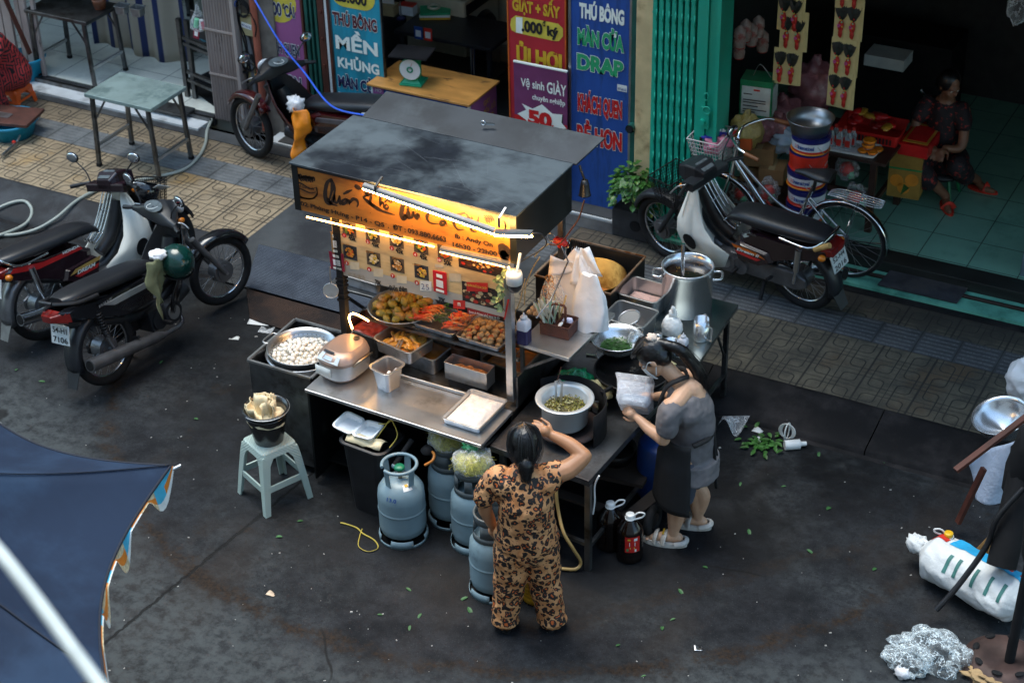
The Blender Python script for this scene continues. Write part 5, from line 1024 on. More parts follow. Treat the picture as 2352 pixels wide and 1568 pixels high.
# bottles below
DK = mk('soy_dark', (.005, .0025, .002), .12, 0, .2, 5); 
def jug(label, loc, rz, m, capm, h=.34, r=.085, lab=None, group=None):
    t = thing('oil_jug', label, 'jug', loc, rz, group); b = B(m); prof = [(0, 0), (r*.9, 0), (r, .015)]
    for i in range(6): z = .05+i*.026; prof += [(r, z), (r*.95, z+.008), (r, z+.016)]
    prof += [(r, h*.66), (r*.85, h*.75), (r*.4, h*.9), (r*.3, h*.93), (r*.3, h*.95), (0, h*.95)]; b.lathe(prof, n=28); b.obj('jug_body', t)
    b = B(capm); b.lathe([(.027, h*.93), (.028, h*1.0), (.024, h*1.01), (0, h*1.01)], n=20); b.obj('cap', t)
    b = B(WHT); b.lathe([(.032, h*.9), (.034, h*.93), (.028, h*.93)], n=20); b.tube([(.03, 0, h*.91), (.075, .02, h*.97), (.085, .025, h*1.05), (.05, .012, h*1.06), (.025, .0, h*.98)], .006, 6, 4); b.obj('handle', t)
    if lab: lab(t, r)
    return t
def redlab(t, r):
    b = B(mk('label_red', (.5, .02, .015), .35)); b.lathe([(r+.001, .1), (r+.001, .22)], n=12, a0=-1.5, a1=-.35); b.mat(YEL)
    def lp(a, z): return V(((r+.0018)*math.cos(a), (r+.0018)*math.sin(a), z))
    for a, z, w, h_, m in ((-1.2, .2, .14, .012, YEL), (-.95, .165, .3, .03, WHT), (-.95, .135, .24, .012, YEL), (-.7, .115, .1, .02, WHT), (-1.3, .12, .1, .02, GRN), (-.7, .2, .18, .02, WHT)): b.mat(m).add([lp(a-w/2*1.5, z-h_/2), lp(a+w/2*1.5, z-h_/2), lp(a+w/2*1.5, z+h_/2), lp(a-w/2*1.5, z+h_/2)], [(0, 1, 2, 3)])
    b.obj('label', t)
p = at(1435, 1292, z=0); jug('dark sauce jug with a red label on the road by the table leg', (p.x, p.y+.07, 0), 0, DK, WHT, lab=redlab)
p = at(1390, 1265, z=0); jug('dark sauce jug without label behind the red labelled one', (p.x, p.y+.07, 0), .2, DK, WHT)
jug('tall jug of yellow cooking oil behind the leopard trousers', (-.66, -3.52, 0), 0, mk('oil_yellow', (.3, .17, .012), .12, 0, .2, 6), mk('cap_yellow', (.7, .4, .01), .4))
b = B(RUB); b.torus((-.28, -2.62, .11), .08, .03, 24, 10, 'x'); b.mat(BLK).cyl((-.3, -2.62, .11), (-.26, -2.62, .11), .05); b.top('trolley_wheel', 'black rubber trolley wheel under the cooking table beside the jugs', 'wheel')
b = B(BLK); b.lathe([(0, 0), (.12, 0), (.14, .09), (.145, .09), (.12, .01), (0, .01)], (-.72, -2.25, .22)); b.top('frying_pan', 'black round basin on the boards below the cooking table', 'basin')
b = B(mk('dark_board', (.035, .025, .02), .8, 0, .3, 6)); b.cb((-.75, -2.3, .2), (.6, .35, .03), .1); b.bar((-.4, -2.75, .17), (-.25, -2.2, .22), .09, .02); b.bar((-.95, -2.65, .12), (-.35, -2.7, .14), .07, .02); b.top('wooden_boards', 'dark wooden boards stacked under the cooking table', 'boards')
b = B(mk('barrel_blue', (.012, .05, .22), .4)); b.lathe([(0, 0), (.14, 0), (.15, .03), (.155, .2), (.145, .4), (.13, .42), (0, .42)], (-.42, -2.2, .0)); b.top('blue_barrel', 'blue plastic barrel behind the woman in the black apron', 'barrel')
# ================================================================ side shelf and rear tables
SZ = 1.212
WICK = mk('brown_wicker', (.11, .028, .015), .5, 0, .3, 12, .7, 160); n = NT(WICK); n.p = WICK.node_tree.nodes['Principled BSDF']
x_, y_, z_ = n.xyz(); n.bump(n.m('MULTIPLY', n.m('SINE', n.m('MULTIPLY', n.m('ADD', x_, y_), 500)), n.m('SINE', n.m('MULTIPLY', z_, 500))), .9, .004)
t = thing('wicker_caddy', 'brown woven caddy with tall handle holding chopsticks on the stall side shelf', 'basket', (-1.045, -2.42, SZ), R(2))
b = B(WICK)
w, d, h = .2, .15, .085
for x0, x1, y0, y1 in ((-w/2, -w/2+.008, -d/2, d/2), (w/2-.008, w/2, -d/2, d/2), (-w/2+.008, w/2-.008, -d/2, -d/2+.008), (-w/2+.008, w/2-.008, d/2-.008, d/2), (-.004, .004, -d/2+.008, d/2-.008)): b.box(x0, x1, y0, y1, .0, h)
b.box(-w/2+.008, w/2-.008, -.004, .004, .004, h-.006); b.box(-w/2+.008, w/2-.008, -d/2+.008, d/2-.008, .0, .004); b.obj('basket_body', t, bev=.002)
b = B(WICK); b.tube([(-w/2, -d/2, h), (w/2, -d/2, h), (w/2, d/2, h), (-w/2, d/2, h)], .007, 6, closed=True); b.obj('rim', t)
b = B(WICK); b.tube([(-.045, 0, h), (-.045, 0, h+.1), (-.035, 0, h+.115), (.035, 0, h+.115), (.045, 0, h+.1), (.045, 0, h)], .009, 7); b.obj('handle', t)
CHP = [mk('chopstick_paper', (.6, .62, .55), .5, 0, .1, 9), mk('chopstick_wood', (.5, .38, .17), .6), mk('chopstick_green', (.3, .5, .36), .5)]
rr4 = random.Random(4)
proto = {}
for i in range(26):
    m = CHP[(0, 0, 2, 1)[i % 4]]
    b = B(m); b.bar((0, 0, 0), (0, 0, .21), .011, .004)
    o = b.obj('chopstick_packet'); tag(o, ('white paper', 'white paper', 'green printed', 'bare wooden')[i % 4]+' chopstick packet leaning in the wicker caddy', 'chopsticks', 'chopstick packets in the caddy')
    o.location = (-1.045-w/2+.018+rr4.uniform(0, .07), -2.42+rr4.uniform(-.05, .06), SZ+.01); o.rotation_euler = (rr4.uniform(-.35, .35), rr4.uniform(-.55, .1), rr4.uniform(0, 3))
b = B(mk('napkin', (.62, .6, .75), .8, 0, .1, 9, .4, 60)); b.ell((-1.0, -2.385, SZ+.06), (.04, .03, .035), amp=.5, seed=4); b.top('napkins', 'crumpled white napkins in the wicker caddy', 'napkins')
b = B(WHT); b.ell((-1.01, -2.47, SZ+.09), (.014, .022, .007), rz=(.6, 0, -.5)); b.bar((-1.02, -2.46, SZ+.08), (-1.045, -2.44, SZ+.03), .008, .004); b.top('spoon', 'white plastic spoon in the front of the wicker caddy', 'spoon')
def soy_bottle(name, label, loc, h, m, fill=.5):
    t = thing(name, label, 'bottle', loc); w = h*.36
    b = B(m); b.loft([rr_(w*.94, w*.94, w*.2, 0), rr_(w, w, w*.2, .006), rr_(w, w, w*.2, h*fill)], sm=False); b.obj('sauce', t)
    b = B(mk('milky_plastic', (.55, .56, .62), .25, 0, .05)); b.loft([rr_(w, w, w*.2, h*fill+.0005), rr_(w, w, w*.2, h*.7), rr_(w*.8, w*.8, w*.25, h*.78), rr_(w*.5, w*.5, w*.24, h*.82)], cap=(0, 1)); b.obj('bottle_body', t)
    b = B(mk('milky_cap', (.5, .52, .56), .35)); b.lathe([(w*.3, h*.82), (w*.31, h*.88), (w*.26, h*.9), (w*.1, h*.91), (w*.05, h*1.02), (0, h*1.02)], n=18); b.obj('cap', t); return t
soy_bottle('sauce_bottle', 'squeeze bottle half full of purple black sauce on the stall side shelf', (-1.185, -2.63, SZ), .215, mk('purple_sauce', (.022, .02, .075), .2), .48)
b = B(mk('egg_pale', (.6, .45, .28), .5)); 
t = pan('egg_tray', 'small dark tray of brown eggs at the back of the side shelf', (-1.36, -2.02, 1.02), .22, .16, .04, R(4), STEELD, 'tray')
eg = b.ell((0, 0, 0), (.021, .021, .026), 12, 8).top('egg', 'pale brown egg in the dark tray behind the corner post', 'egg', 'eggs in the tray')
scatter(eg, [(-1.44+.045*i, -2.07+.045*j, 1.05) for i in range(4) for j in range(3)], sc=.05)
# hanging plastic carrier bags
WBAG = mk('white_bag_plastic', (.84, .83, .84), .35, 0, .04, 3, .35, 12, bd=.02)
def sheet_bag(name, label, top, w, h, d, seed, m=None, taper=.25, tw=0, cat_='plastic bags', amp=.03, crease=9):
    "a bunch of limp bags hanging from one point and spreading below"
    b = B(m or WBAG); top = V(top); rings = []
    for i in range(15):
        t = i/14; ww = w*(taper*.5+(1-taper*.5)*min(1, t*1.7)**.8); dd = d*(.25+.75*t); rings.append([])
        for j in range(36):
            a = 2*PI*j/36; q = 1+amp*5*noise.noise(V((math.cos(a)*1.8, math.sin(a)*1.8+t*1.5, seed)))+.07*math.sin(a*crease+seed+t*2)*t
            rings[-1].append(top+V((math.cos(a+tw*t)*ww/2*q, math.sin(a+tw*t)*dd/2*q, -h*t+.03*noise.noise(V((a, seed, t*3))))))
    b.loft(rings, cap=(1, 1)); return b.top(name, label, cat_)
tp = at(1325, 572, y=-2.15)
sheet_bag('carrier_bags', 'tall bundle of white carrier bags hanging from the stall side rail', tp+V((.0, 0, -.0)), .4, .52, .18, 1, taper=.12, crease=5)
sheet_bag('carrier_bags', 'fuller white carrier bag bundle standing on the side shelf beside the wicker caddy', (-.9, -2.28, SZ+.38), .24, .38, .17, 4, taper=.9, crease=7)
b = B(WBAG)
for dx, dz, a, L in ((.1, -.03, -.5, .16), (.06, -.09, -.2, .17), (-.06, -.1, 2.8, .15), (.12, -.16, -.3, .1)): b.tf(tp+V((dx, -.05, dz-.02)), (R(80), a*.6, .2)); b.grid(lambda u, v: V(((u-.5)*L*(1-.6*v), (v-.5)*.2, .015*math.sin(u*7+v*4))), 6, 6)
b.top('carrier_bags', 'loose white bag corners sticking out of the hanging bundle', 'plastic bags', solid=.002)
sheet_bag('clear_bags', 'bunch of clear bags hanging behind the chopsticks', (-1.16, -2.28, 1.52), .16, .22, .12, 7, BAG, .4)
b = B(CHROME); b.tube([at(1290, 565, y=-2.5), at(1305, 600, y=-2.45), at(1265, 690, y=-2.55), at(1232, 730, y=-2.62)], .006, 6, 0); b.top('support_rod', 'thin steel strut slanting from the stall roof to the side shelf', 'strut')
RUBB = mk('rubber_band', (.5, .2, .03), .5)
b = B(RUBB)
for i in range(7): p = at(1258+rnd.uniform(-8, 10), 660+rnd.uniform(-30, 30), y=-2.3); b.torus(p, rnd.uniform(.02, .04), .0025, 14, 4, 'y', sx=rnd.uniform(.4, 1))
b.top('rubber_bands', 'bunch of orange rubber bands hanging by the corner post', 'rubber bands')
b = B(BLKM)
for i in range(10): a = rnd.uniform(-.6, .6); b.bar(tp+V((-.05+.012*i, 0, .06)), tp+V((-.07+.015*i, .02*a, -.0)), .004)
b.top('bag_clips', 'cluster of dark wire clips above the hanging carrier bags', 'clips')
b = B(RED); b.ell(tp+V((-.14, .05, -.01)), (.05, .03, .03), amp=.6); b.top('red_bag', 'scrap of red plastic hanging behind the white carrier bags', 'bag')
# rear box with golden pot
t = thing('pot_box', 'open dark steel box unit with rusty rim behind the stall holding a big pot', 'steel box', (-1.42, -1.19, 0))
b = B(mk('dark_box_steel', (.035, .033, .03), .45, .5, .3, 5))
for x0, x1, y0, y1 in ((-.29, -.28, -.28, .28), (.28, .29, -.28, .28), (-.28, .28, -.28, -.27), (-.28, .28, .27, .28)): b.box(x0, x1, y0, y1, .14, .95)
b.box(-.28, .28, -.27, .27, .5, .51); b.obj('panel', t)
RSTR = mk('rusty_rim', (.3, .2, .13), .5, .6, .2, 12, c2=(.16, .06, .015), c2s=10); b = B(RSTR)
for p0, p1 in (((-.295, -.285), (.295, -.285)), ((-.295, .285), (.295, .285)), ((-.292, -.275), (-.292, .275)), ((.292, -.275), (.292, .275))): b.bar((*p0, .952), (*p1, .952), .013)
b.obj('rim', t)
t = thing('golden_pot', 'wide pot with amber stained inside sitting in the dark box unit', 'pot', (-1.4, -1.2, .55)); b = B(mk('amber_steel', (.5, .24, .05), .3, .9, .15, 6, c2=(.25, .1, .015), c2s=5)); b.lathe([(0, 0), (.2, 0), (.235, .34), (.24, .345), (.232, .345), (.2, .05), (0, .04)], n=44); b.obj('pot_body', t); b = B(OILY).lathe([(0, .12), (.208, .12)], n=32); b.obj('stock', t)
# far table
t = thing('folding_table', 'steel folding table carrying the stock pot on the pavement edge', 'table')
T2 = .76
TOPS = mk('splashed_steel', (.14, .165, .165), .25, .8, .25, 3, 0, c2=(.4, .42, .42), c2s=6, c2t=.68, c2w=.04)
b = B(TOPS); b.prism([(-1.1, -1.72, T2-.03), (-.365, -1.72, T2-.03), (-.41, -.92, T2-.03), (-1.1, -.92, T2-.03)], (0, 0, .03)); b.obj('table_top', t, bev=.003)
for x, y, z in ((-.42, -1.1, .1), (-1.05, -1.6, .0), (-.42, -1.62, 0), (-1.05, -1.0, .1)): B(STEELD).box(x-.017, x+.017, y-.017, y+.017, z, T2-.031).obj('leg', t, bev=.002)
b = B(STEELD); b.bar((-.42, -1.1, .28), (-.42, -1.62, .28), .022); b.bar((-.42, -1.12, .45), (-.41, -1.3, .73), .014); b.obj('stretcher', t)
t = thing('stock_pot', 'tall shiny stock pot of dark broth with a ladle on the far table', 'pot', (-.715, -1.12, T2))
PS = mk('pot_steel', (.72, .73, .74), .22, .85, .06, 3); PS.node_tree.nodes['Principled BSDF'].inputs['Anisotropic'].default_value = .6
b = B(PS); b.lathe([(0, 0), (.168, 0), (.174, .006), (.175, .3), (.18, .302), (.18, .335), (.184, .34), (.18, .345), (.17, .343), (.168, .27)], n=56); b.obj('pot_body', t)
b = B(mk('broth', (.018, .009, .004), .12, 0, .4, 16, .1, 30)); b.lathe([(0, .272), (.168, .27)], n=40); b.mat(GOLD)
for i in range(26): a, q = rnd.uniform(0, 6.3), .15*math.sqrt(rnd.random()); b.cb((q*math.cos(a), q*math.sin(a), .273), (.004, .003, .001), a)
b.obj('broth', t)
for s in (.35, PI+.35):
    b = B(PS); c, d = V((math.cos(s), math.sin(s), 0)), V((-math.sin(s), math.cos(s), 0)); b.tube([c*.176+d*.055+V((0, 0, .27)), c*.215+d*.055+V((0, 0, .272)), c*.235+d*.035+V((0, 0, .273)), c*.235-d*.035+V((0, 0, .273)), c*.215-d*.055+V((0, 0, .272)), c*.176-d*.055+V((0, 0, .27))], .009, 8, 3)
    for q in (-.055, .055): b.ell(c*.18+d*q+V((0, 0, .27)), .014, 8, 6)
    b.obj('handle', t)
b = B(CHROME); b.cyl((-.73, -1.17, T2+.2), (-.755, -1.12, T2+.5), .0135, n=12); b.top('ladle', 'steel ladle handle standing in the stock pot', 'ladle')
t = pan('mince_pan', 'deep steel pan with pink minced paste beside the stock pot', (-.98, -1.25, T2), .3, .25, .15, R(-3), r=.035, tap=.9); heap(B(mk('pink_mince', (.62, .4, .34), .6, 0, .12, 40, .5, 90)), .25, .2, .05, .03, 5).obj('mince', t)
t = pan('sieve_pan', 'deep steel pan holding a round sieve on the far table', (-.93, -1.58, T2), .3, .25, .15, R(-3), r=.035, tap=.9)
b = B(STEEL); b.torus((0, 0, 0), .075, .006, 28, 6); b.mat(mk('sieve_mesh', (.3, .3, .3), .5, .8, .3, 200, .6, 220)).ell((0, 0, 0), (.074, .074, .06), fn=lambda p: V((p.x, p.y, min(p.z, 0)))); b.mat(STEEL).bar((.06, -.05, 0), (.16, -.13, .01), .01); o = b.top('sieve', 'round mesh sieve lying in the steel pan behind the herb bowl', 'sieve'); o.location = (-.93, -1.6, T2+.13); o.rotation_euler = (.25, -.2, 0)
t = thing('herb_bowl', 'steel mesh bowl of chopped green herbs on an upturned pot', 'bowl', (-.82, -2.03, .9)); b = B(PS); b.lathe([(0, 0), (.09, .002), (.15, .06), (.168, .105), (.176, .11), (.168, .114), (.145, .065), (.085, .012), (0, .01)], n=40); b.obj('bowl_body', t)
b = B(LEAF); disc_heap(b, .11, .03, .035, 2); rr5 = random.Random(5)
for i in range(240): a, q = rr5.uniform(0, 6.3), .1*math.sqrt(rr5.random()); leaf(b, (q*math.cos(a), q*math.sin(a), .06-q*q), (rr5.uniform(-1, 1), rr5.uniform(-1, 1), rr5.uniform(-.2, .8)), Z3, rr5.uniform(.01, .02), .008)
b.obj('chopped_herbs', t)
t = thing('steel_pot', 'steel pot with short handle under the herb bowl', 'pot', (-.82, -2.03, T1)); b = B(PS); b.lathe([(0, 0), (.12, 0), (.13, .02), (.132, .16), (.14, .165), (.132, .17), (0, .165)], n=36); b.bar((-.13, -.04, .13), (-.19, -.07, .14), .02); b.obj('pot_body', t)
t = thing('pitcher', 'open steel pitcher with square handle on the far table', 'pitcher', (-.47, -1.44, T2)); b = B(PS); b.lathe([(0, 0), (.056, 0), (.058, .01), (.052, .155), (.05, .155), (.054, .01), (0, .01)], n=32); b.prism([(-.02, .05, .15), (0, .072, .155), (.02, .05, .15)], (0, 0, .004)); b.obj('pitcher_body', t); b = B(PS); b.bar((.045, -.025, .13), (.095, -.05, .13), .014, .004); b.bar((.095, -.05, .132), (.09, -.048, .03), .014, .004); b.bar((.09, -.048, .03), (.05, -.03, .03), .014, .004); b.obj('handle', t)
FLB = mk('white_sack', (.78, .79, .78), .4, 0, .04, 4, .5, 26, bd=.02)
b = B(FLB); b.ell((-.66, -1.5, T2+.075), (.075, .06, .085), 24, 16, .18, 3, 2); b.ell((-.66, -1.49, T2+.17), (.03, .028, .035), 16, 10, .5, 3, 4); b.ell((-.655, -1.5, T2+.21), (.016, .012, .03), 10, 8, .6, 4, 2); b.top('flour_bag', 'tied white bag of flour in front of the stock pot', 'bag')
for i, (x, y, lab) in enumerate(((-.7, -1.63, 'small clear spice jar in front of the flour bag'), (-.545, -1.6, 'spice jar with brown lid in front of the pitcher'))):
    t = thing('spice_jar', lab, 'jar', (x, y, T2)); B(mk('jar_plastic', (.35, .36, .37), .15)).lathe([(0, 0), (.024, 0), (.025, .07), (0, .07)], n=18).obj('jar_body', t); B(CARDL if i else ALU).lathe([(.026, .07), (.026, .085), (0, .085)], n=18).obj('lid', t)
t = thing('steel_cup', 'steel cup behind the head of the woman in the black apron', 'cup', (-.58, -1.69, T2)); B(PS).lathe([(0, 0), (.05, 0), (.055, .09), (.052, .09), (.048, .01), (0, .01)], n=28).obj('cup_body', t)
soy_bottle('sauce_bottle', 'lilac capped sauce bottle beside the ponytail of the woman in black apron', (-.5, -1.68, T2), .17, mk('violet_sauce', (.03, .025, .12), .2), .5)
for o, c in ((t, None),): pass
b = B(film('starch_bag', (.6, .52, .42), .75, .3)); b.ell((-.62, -1.98, T1+.14), (.07, .06, .12), 18, 12, .4, 2.5, 8); b.top('spice_bag', 'clear bag of brown powder beside the herb bowl', 'bag')
# ================================================================ motorcycles
SEAT = mk('seat_vinyl', (.008, .009, .012), .4, 0, .2, 8, .06, 120); GLOSSK = mk('gloss_black', (.01, .01, .012), .15, 0, .2, 4, coat=.5)
SHW = mk('ivory_shield', (.74, .74, .68), .3, 0, .06, 4, c2=(.35, .34, .3), c2s=4, c2t=.7)
GREYM = mk('grey_metal', (.2, .2, .21), .4, .8, .2, 8, .05, 60); TRED = mk('tail_red', (.2, .012, .01), .15, coat=.5); AMB = mk('amber_lens', (.55, .16, .01), .2)
SPK = mk('spoke_steel', (.35, .35, .36), .3, 1); PLATE = mk('plate_white', (.62, .66, .66), .35, 0, .06); GREYP = mk('dark_grey_plastic', (.014, .016, .02), .4, 0, .2, 6)
MIRR = mk('mirror_glass', (.8, .82, .85), .03, 1, 0)
def wheel(t, x, X=None, r=.285, rim=.225, hub=True, tw=.036, drum=.085, spokes=18):
    def nb(*m):
        b = B(*m); b.X = X; return b
    c = V((x, 0, r)); b = nb(CHROME); b.torus(c, rim-.004, .011, 40, 8, 'y'); b.mat(GREYM).torus(c, rim-.014, .006, 40, 6, 'y'); b.mat(SPK)
    for i in range(spokes):
        for s in (-1, 1):
            a = 2*PI*(i+.25*s)/spokes; a2 = a+(.5 if i % 2 else -.5); b.tube([c+V((.05*math.cos(a2), s*.035, .05*math.sin(a2))), c+V((rim*math.cos(a), 0, rim*math.sin(a)))], .0016, 4, cap=False)
    w = b.obj('wheel', t); b = nb(RUB); b.torus(c, r-tw+.002, tw, 44, 12, 'y'); b.obj('tyre', w)
    b = nb(GREYM); b.cyl(c+V((0, -.05, 0)), c+V((0, .05, 0)), drum, n=26); b.cyl(c+V((0, -.062, 0)), c+V((0, .062, 0)), drum*.72, n=24); b.mat(STEEL).cyl(c+V((0, -.095, 0)), c+V((0, .095, 0)), .012, n=10); b.obj('hub', w)
WB = 1.25
def moto(label, pr, pf, lean, steer, S, zr=0, group=None):
    pr, pf = V(pr), V(pf); d = pf-pr; hd = math.atan2(d.y, d.x)
    t = thing('motorcycle', label, 'motorcycle', (pr.x, pr.y, zr), rot=(lean, math.atan2(-(S.get('zf', zr)-zr), 1.2), hd), group=group)
    ax0, ax1 = V((1.2-.0, 0, .285)), V((.945, 0, .92)); axis = (ax1-ax0).normalized(); q = V((1.02, 0, .73))
    ST = Matrix.Translation(q) @ Matrix.Rotation(steer, 4, axis) @ Matrix.Translation(-q)
    def sb(*m):
        b = B(*m); b.X = ST; return b
    SU = ST @ Matrix.Translation((-.095, 0, 0))
    def ub(*m):
        b = B(*m); b.X = SU; return b
    def rx(x): return x*.8 if x < 0 else x*.93
    body = S['body']; dr = S['style'] == 'dream'
    wheel(t, 0); wheel(t, WB, ST)
    # fork and front fender
    b = sb(GREYM if not dr else GREYP)
    for s in (-1, 1): b.tube([(WB, s*.075, .285), (1.12, s*.078, .5), (1.02, s*.07, .68)], [.02, .024, .026], 8)
    b.obj('fork', t)
    b = sb(S.get('fender', body)); P = []
    for i in range(15):
        a = R(18+118*i/14) if dr else R(30+108*i/14); w = .062-.012*abs(i-7)/7; rr = .325
        P.append([V((WB+(rr-dz)*math.cos(a), sy*w, .285+(rr-dz)*math.sin(a))) for sy, dz in ((-1, .045), (-.95, .012), (-.6, 0), (0, -.006), (.6, 0), (.95, .012), (1, .045))])
    b.loft(P, closed=False); b.obj('front_fender', t, solid=.004)
    # frame, engine
    b = B(GREYP); b.tube([(.98, 0, .78), (.82, 0, .52), (.62, 0, .36), (.35, 0, .36), (0, 0, .5), (-.28, 0, .62)], [.05, .05, .045, .04, .04, .03], 8, 4); b.obj('frame', t)
    b = B(GREYM if dr else GREYP); b.box(.4, .68, -.09, .09, .2, .36); b.cyl((.6, -.13, .28), (.6, .13, .28), .085, n=24); b.cyl((.48, -.11, .27), (.48, .12, .27), .07, n=20); b.tube([(.68, 0, .3), (.86, 0, .34)], [.07, .06], 14); b.mat(STEEL).cyl((.6, .131, .28), (.6, .135, .28), .05, n=18); b.cyl((.6, -.131, .28), (.6, -.14, .28), .055, n=20); b.obj('engine', t, bev=.006)
    b = B(GREYM if dr else BLK); P = [(x, z) for x, z in ((.44, .37), (.0, .37), (-.09, .33), (-.09, .26), (0, .215), (.44, .2))]; b.prism([(x, .065, z) for x, z in P], (0, .03, 0)); b.obj('chain_case', t, bev=.012)
    b = B(BLK); b.bar((.5, -.2, .25), (.5, .2, .25), .025); b.bar((.2, .1, .27), (.2, .17, .29), .02); b.bar((.2, -.1, .27), (.2, -.17, .29), .02); b.bar((.3, 0, .25), (.3, .12, .02), .022); b.obj('footrest', t)
    b = B(S.get('pipe', CHROME)); b.tube([(.7, -.02, .26), (.66, -.12, .16), (.45, -.14, .17)], .019, 8, 4); b.tube([(.45, -.14, .17), (.38, -.145, .19), (.05, -.15, .25), (-.28, -.155, .31)], [.024, .04, .046, .05], 14); b.mat(BLKM).cyl((-.279, -.155, .31), (-.283, -.155, .311), .038, n=16); b.obj('exhaust', t)
    # body panels
    def side(name, pts, y0, m, bul=.03, par=t):
        pts = [(rx(x), z) for x, z in pts]
        b = B(m)
        for s in (-1, 1):
            c = V((sum(p[0] for p in pts)/len(pts), 0, sum(p[1] for p in pts)/len(pts))); R1 = [V((x, s*y0, z)) for x, z in pts]; R2 = [c+(V((x, 0, z))-c)*.86+V((0, s*(y0+bul), 0)) for x, z in pts]; R0 = [V((x, s*(y0-.03), z)) for x, z in pts]
            b.loft([R0, R1, R2] if s > 0 else [r[::-1] for r in (R0, R1, R2)], sm=False)
        return b.obj(name, par, bev=.008)
    if dr:
        side('side_cover', [(.5, .42), (.52, .56), (.42, .62), (.1, .63), (-.28, .7), (-.36, .68), (-.34, .6), (-.05, .52), (.2, .42)], .09, body)
        side('battery_cover', [(.52, .36), (.56, .47), (.5, .52), (.22, .5), (.18, .42), (.3, .36)], .115, body)
    else:
        side('side_cover', [(.55, .44), (.6, .6), (.48, .66), (.1, .68), (-.3, .76), (-.43, .76), (-.4, .69), (-.1, .58), (.2, .46)], .1, body)
        side('silver_trim', [(.52, .57), (.5, .62), (.2, .645), (-.02, .655), (.1, .6)], .128, S['trim'], .008)
        side('silver_trim', [(.54, .46), (.53, .53), (.3, .56), (.08, .585), (.22, .49)], .122, S['trim'], .008)
    b = B(SEAT); P = []
    prof = ((.64, .085, .69, .05), (.6, .105, .745, .075), (.45, .12, .77, .09), (.25, .125, .775, .09), (.05, .125, .785, .09), (-.15, .12, .79, .085), (-.28, .1, .785, .07), (-.33, .07, .775, .05)) if dr else ((.68, .07, .67, .05), (.6, .1, .73, .08), (.42, .12, .76, .09), (.2, .128, .79, .09), (0, .128, .82, .085), (-.2, .12, .835, .075), (-.3, .1, .835, .06), (-.34, .07, .83, .045))
    for x, w, z, h in prof: P.append([V((rx(x), w*cx, z-h*cz)) for cx, cz in ((-.95, 1), (-1.03, .75), (-1, .35), (-.8, .06), (-.4, -.03), (0, -.04), (.4, -.03), (.8, .06), (1, .35), (1.03, .75), (.95, 1))])
    b.loft(P); b.obj('seat', t, sub=1)
    b = B(CHROME if dr else S.get('rail', GREYM))
    if dr:
        for s in (-1, 1): b.tube([(.1, s*.13, .69), (-0.144, s*.135, .69), (-0.264, s*.11, .77)], .011, 8, 4)
        b.tube([(-0.264, -.11, .77), (-0.276, 0, .785), (-0.264, .11, .77)], .011, 8, 3)
    else:
        for s in (-1, 1): b.tube([(-0.016, s*.135, .75), (-0.200, s*.13, .78), (-0.360, s*.06, .835)], .016, 8, 4, flat=.7)
        b.tube([(-0.360, -.06, .835), (-0.368, 0, .84), (-0.360, .06, .835)], .016, 8, 3)
    b.obj('grab_rail', t)
    b = B(TRED)
    if dr: b.loft([[V((-.24, y, z)) for y, z in ((-.11, .7), (.11, .7), (.1, .62), (-.1, .62))], [V((-.32, y, z)) for y, z in ((-.09, .69), (.09, .69), (.08, .63), (-.08, .63))]])
    else: b.loft([[V((-.31, y, z)) for y, z in ((-.12, .75), (.12, .75), (.11, .66), (-.11, .66))], [V((-.4, y, z)) for y, z in ((-.05, .75), (.05, .75), (.045, .7), (-.045, .7))]])
    b.obj('tail_light', t, bev=.01)
    if not dr:
        for s in (-1, 1): B(S.get('lens', AMB)).loft([[V((-.29, s*.125, z)) for z in (.735, .735, .67, .67)], [V((-.29, s*.13, .735)), V((-.385, s*.07, .74)), V((-.375, s*.075, .7)), V((-.29, s*.13, .67))]]).obj('turn_signal', t, bev=.005)
    else:
        for s in (-1, 1): B(AMB).ell((-.26, s*.13, .64), (.03, .03, .025), 10, 7).obj('turn_signal', t)
    # rear fender and plate
    b = B(GREYP if not S.get('rfen') else S['rfen']); P = []
    for i in range(12):
        a = R(60+130*i/11); P.append([V(((.325-dz)*math.cos(a), sy*.07, .285+(.325-dz)*math.sin(a))) for sy, dz in ((-1, .05), (-.85, .005), (0, 0), (.85, .005), (1, .05))])
    b.loft(P, closed=False); b.add([(-.3, -.07, .29), (-.3, .07, .29), (-.37, .05, .14), (-.37, -.05, .14)], [(0, 1, 2, 3)]); b.obj('rear_fender', t, solid=.005)
    if S.get('plate'):
        b = B(PLATE); n_ = V((-1, 0, .25)).normalized(); u = V((0, -1, 0)); w_ = n_.cross(u)*-1; w_ = V((.25, 0, 1)).normalized(); c = V((-.325, 0, .565))
        b.prism([c+u*sx*.095+w_*sz*.07 for sx, sz in ((-1, -1), (1, -1), (1, 1), (-1, 1))], n_*.003); f = c+n_*.006
        for s, dz in zip(S['plate'], (.012, -.058)): b.mat(INK).text(s, f+w_*dz, u, w_, .043, .15, off=.015)
        pl = b.obj('number_plate', t); f_ = B(STEEL); f_.tube([c+u*sx*.097+w_*sz*.072+n_*.002 for sx, sz in ((-1, -1), (1, -1), (1, 1), (-1, 1))], .004, 5, closed=True); f_.obj('plate_frame', pl)
    for s in (-1, 1):
        b = B(CHROME if dr else GREYM); b.cyl((0, s*.11, .3), (-.04, s*.12, .47), .017, n=10); b.mat(CHROME if dr else BLK)
        if dr: b.cyl((-.03, s*.117, .43), (-.06, s*.12, .64), .028, n=14)
        else:
            for i in range(9): b.torus((-.03-.003*i, s*.118, .42+.024*i), .024, .006, 14, 5)
            b.cyl((-.03, s*.118, .42), (-.06, s*.12, .64), .012, n=8)
        b.obj('shock_absorber', t)
    # leg shield
    SH = S['shield']
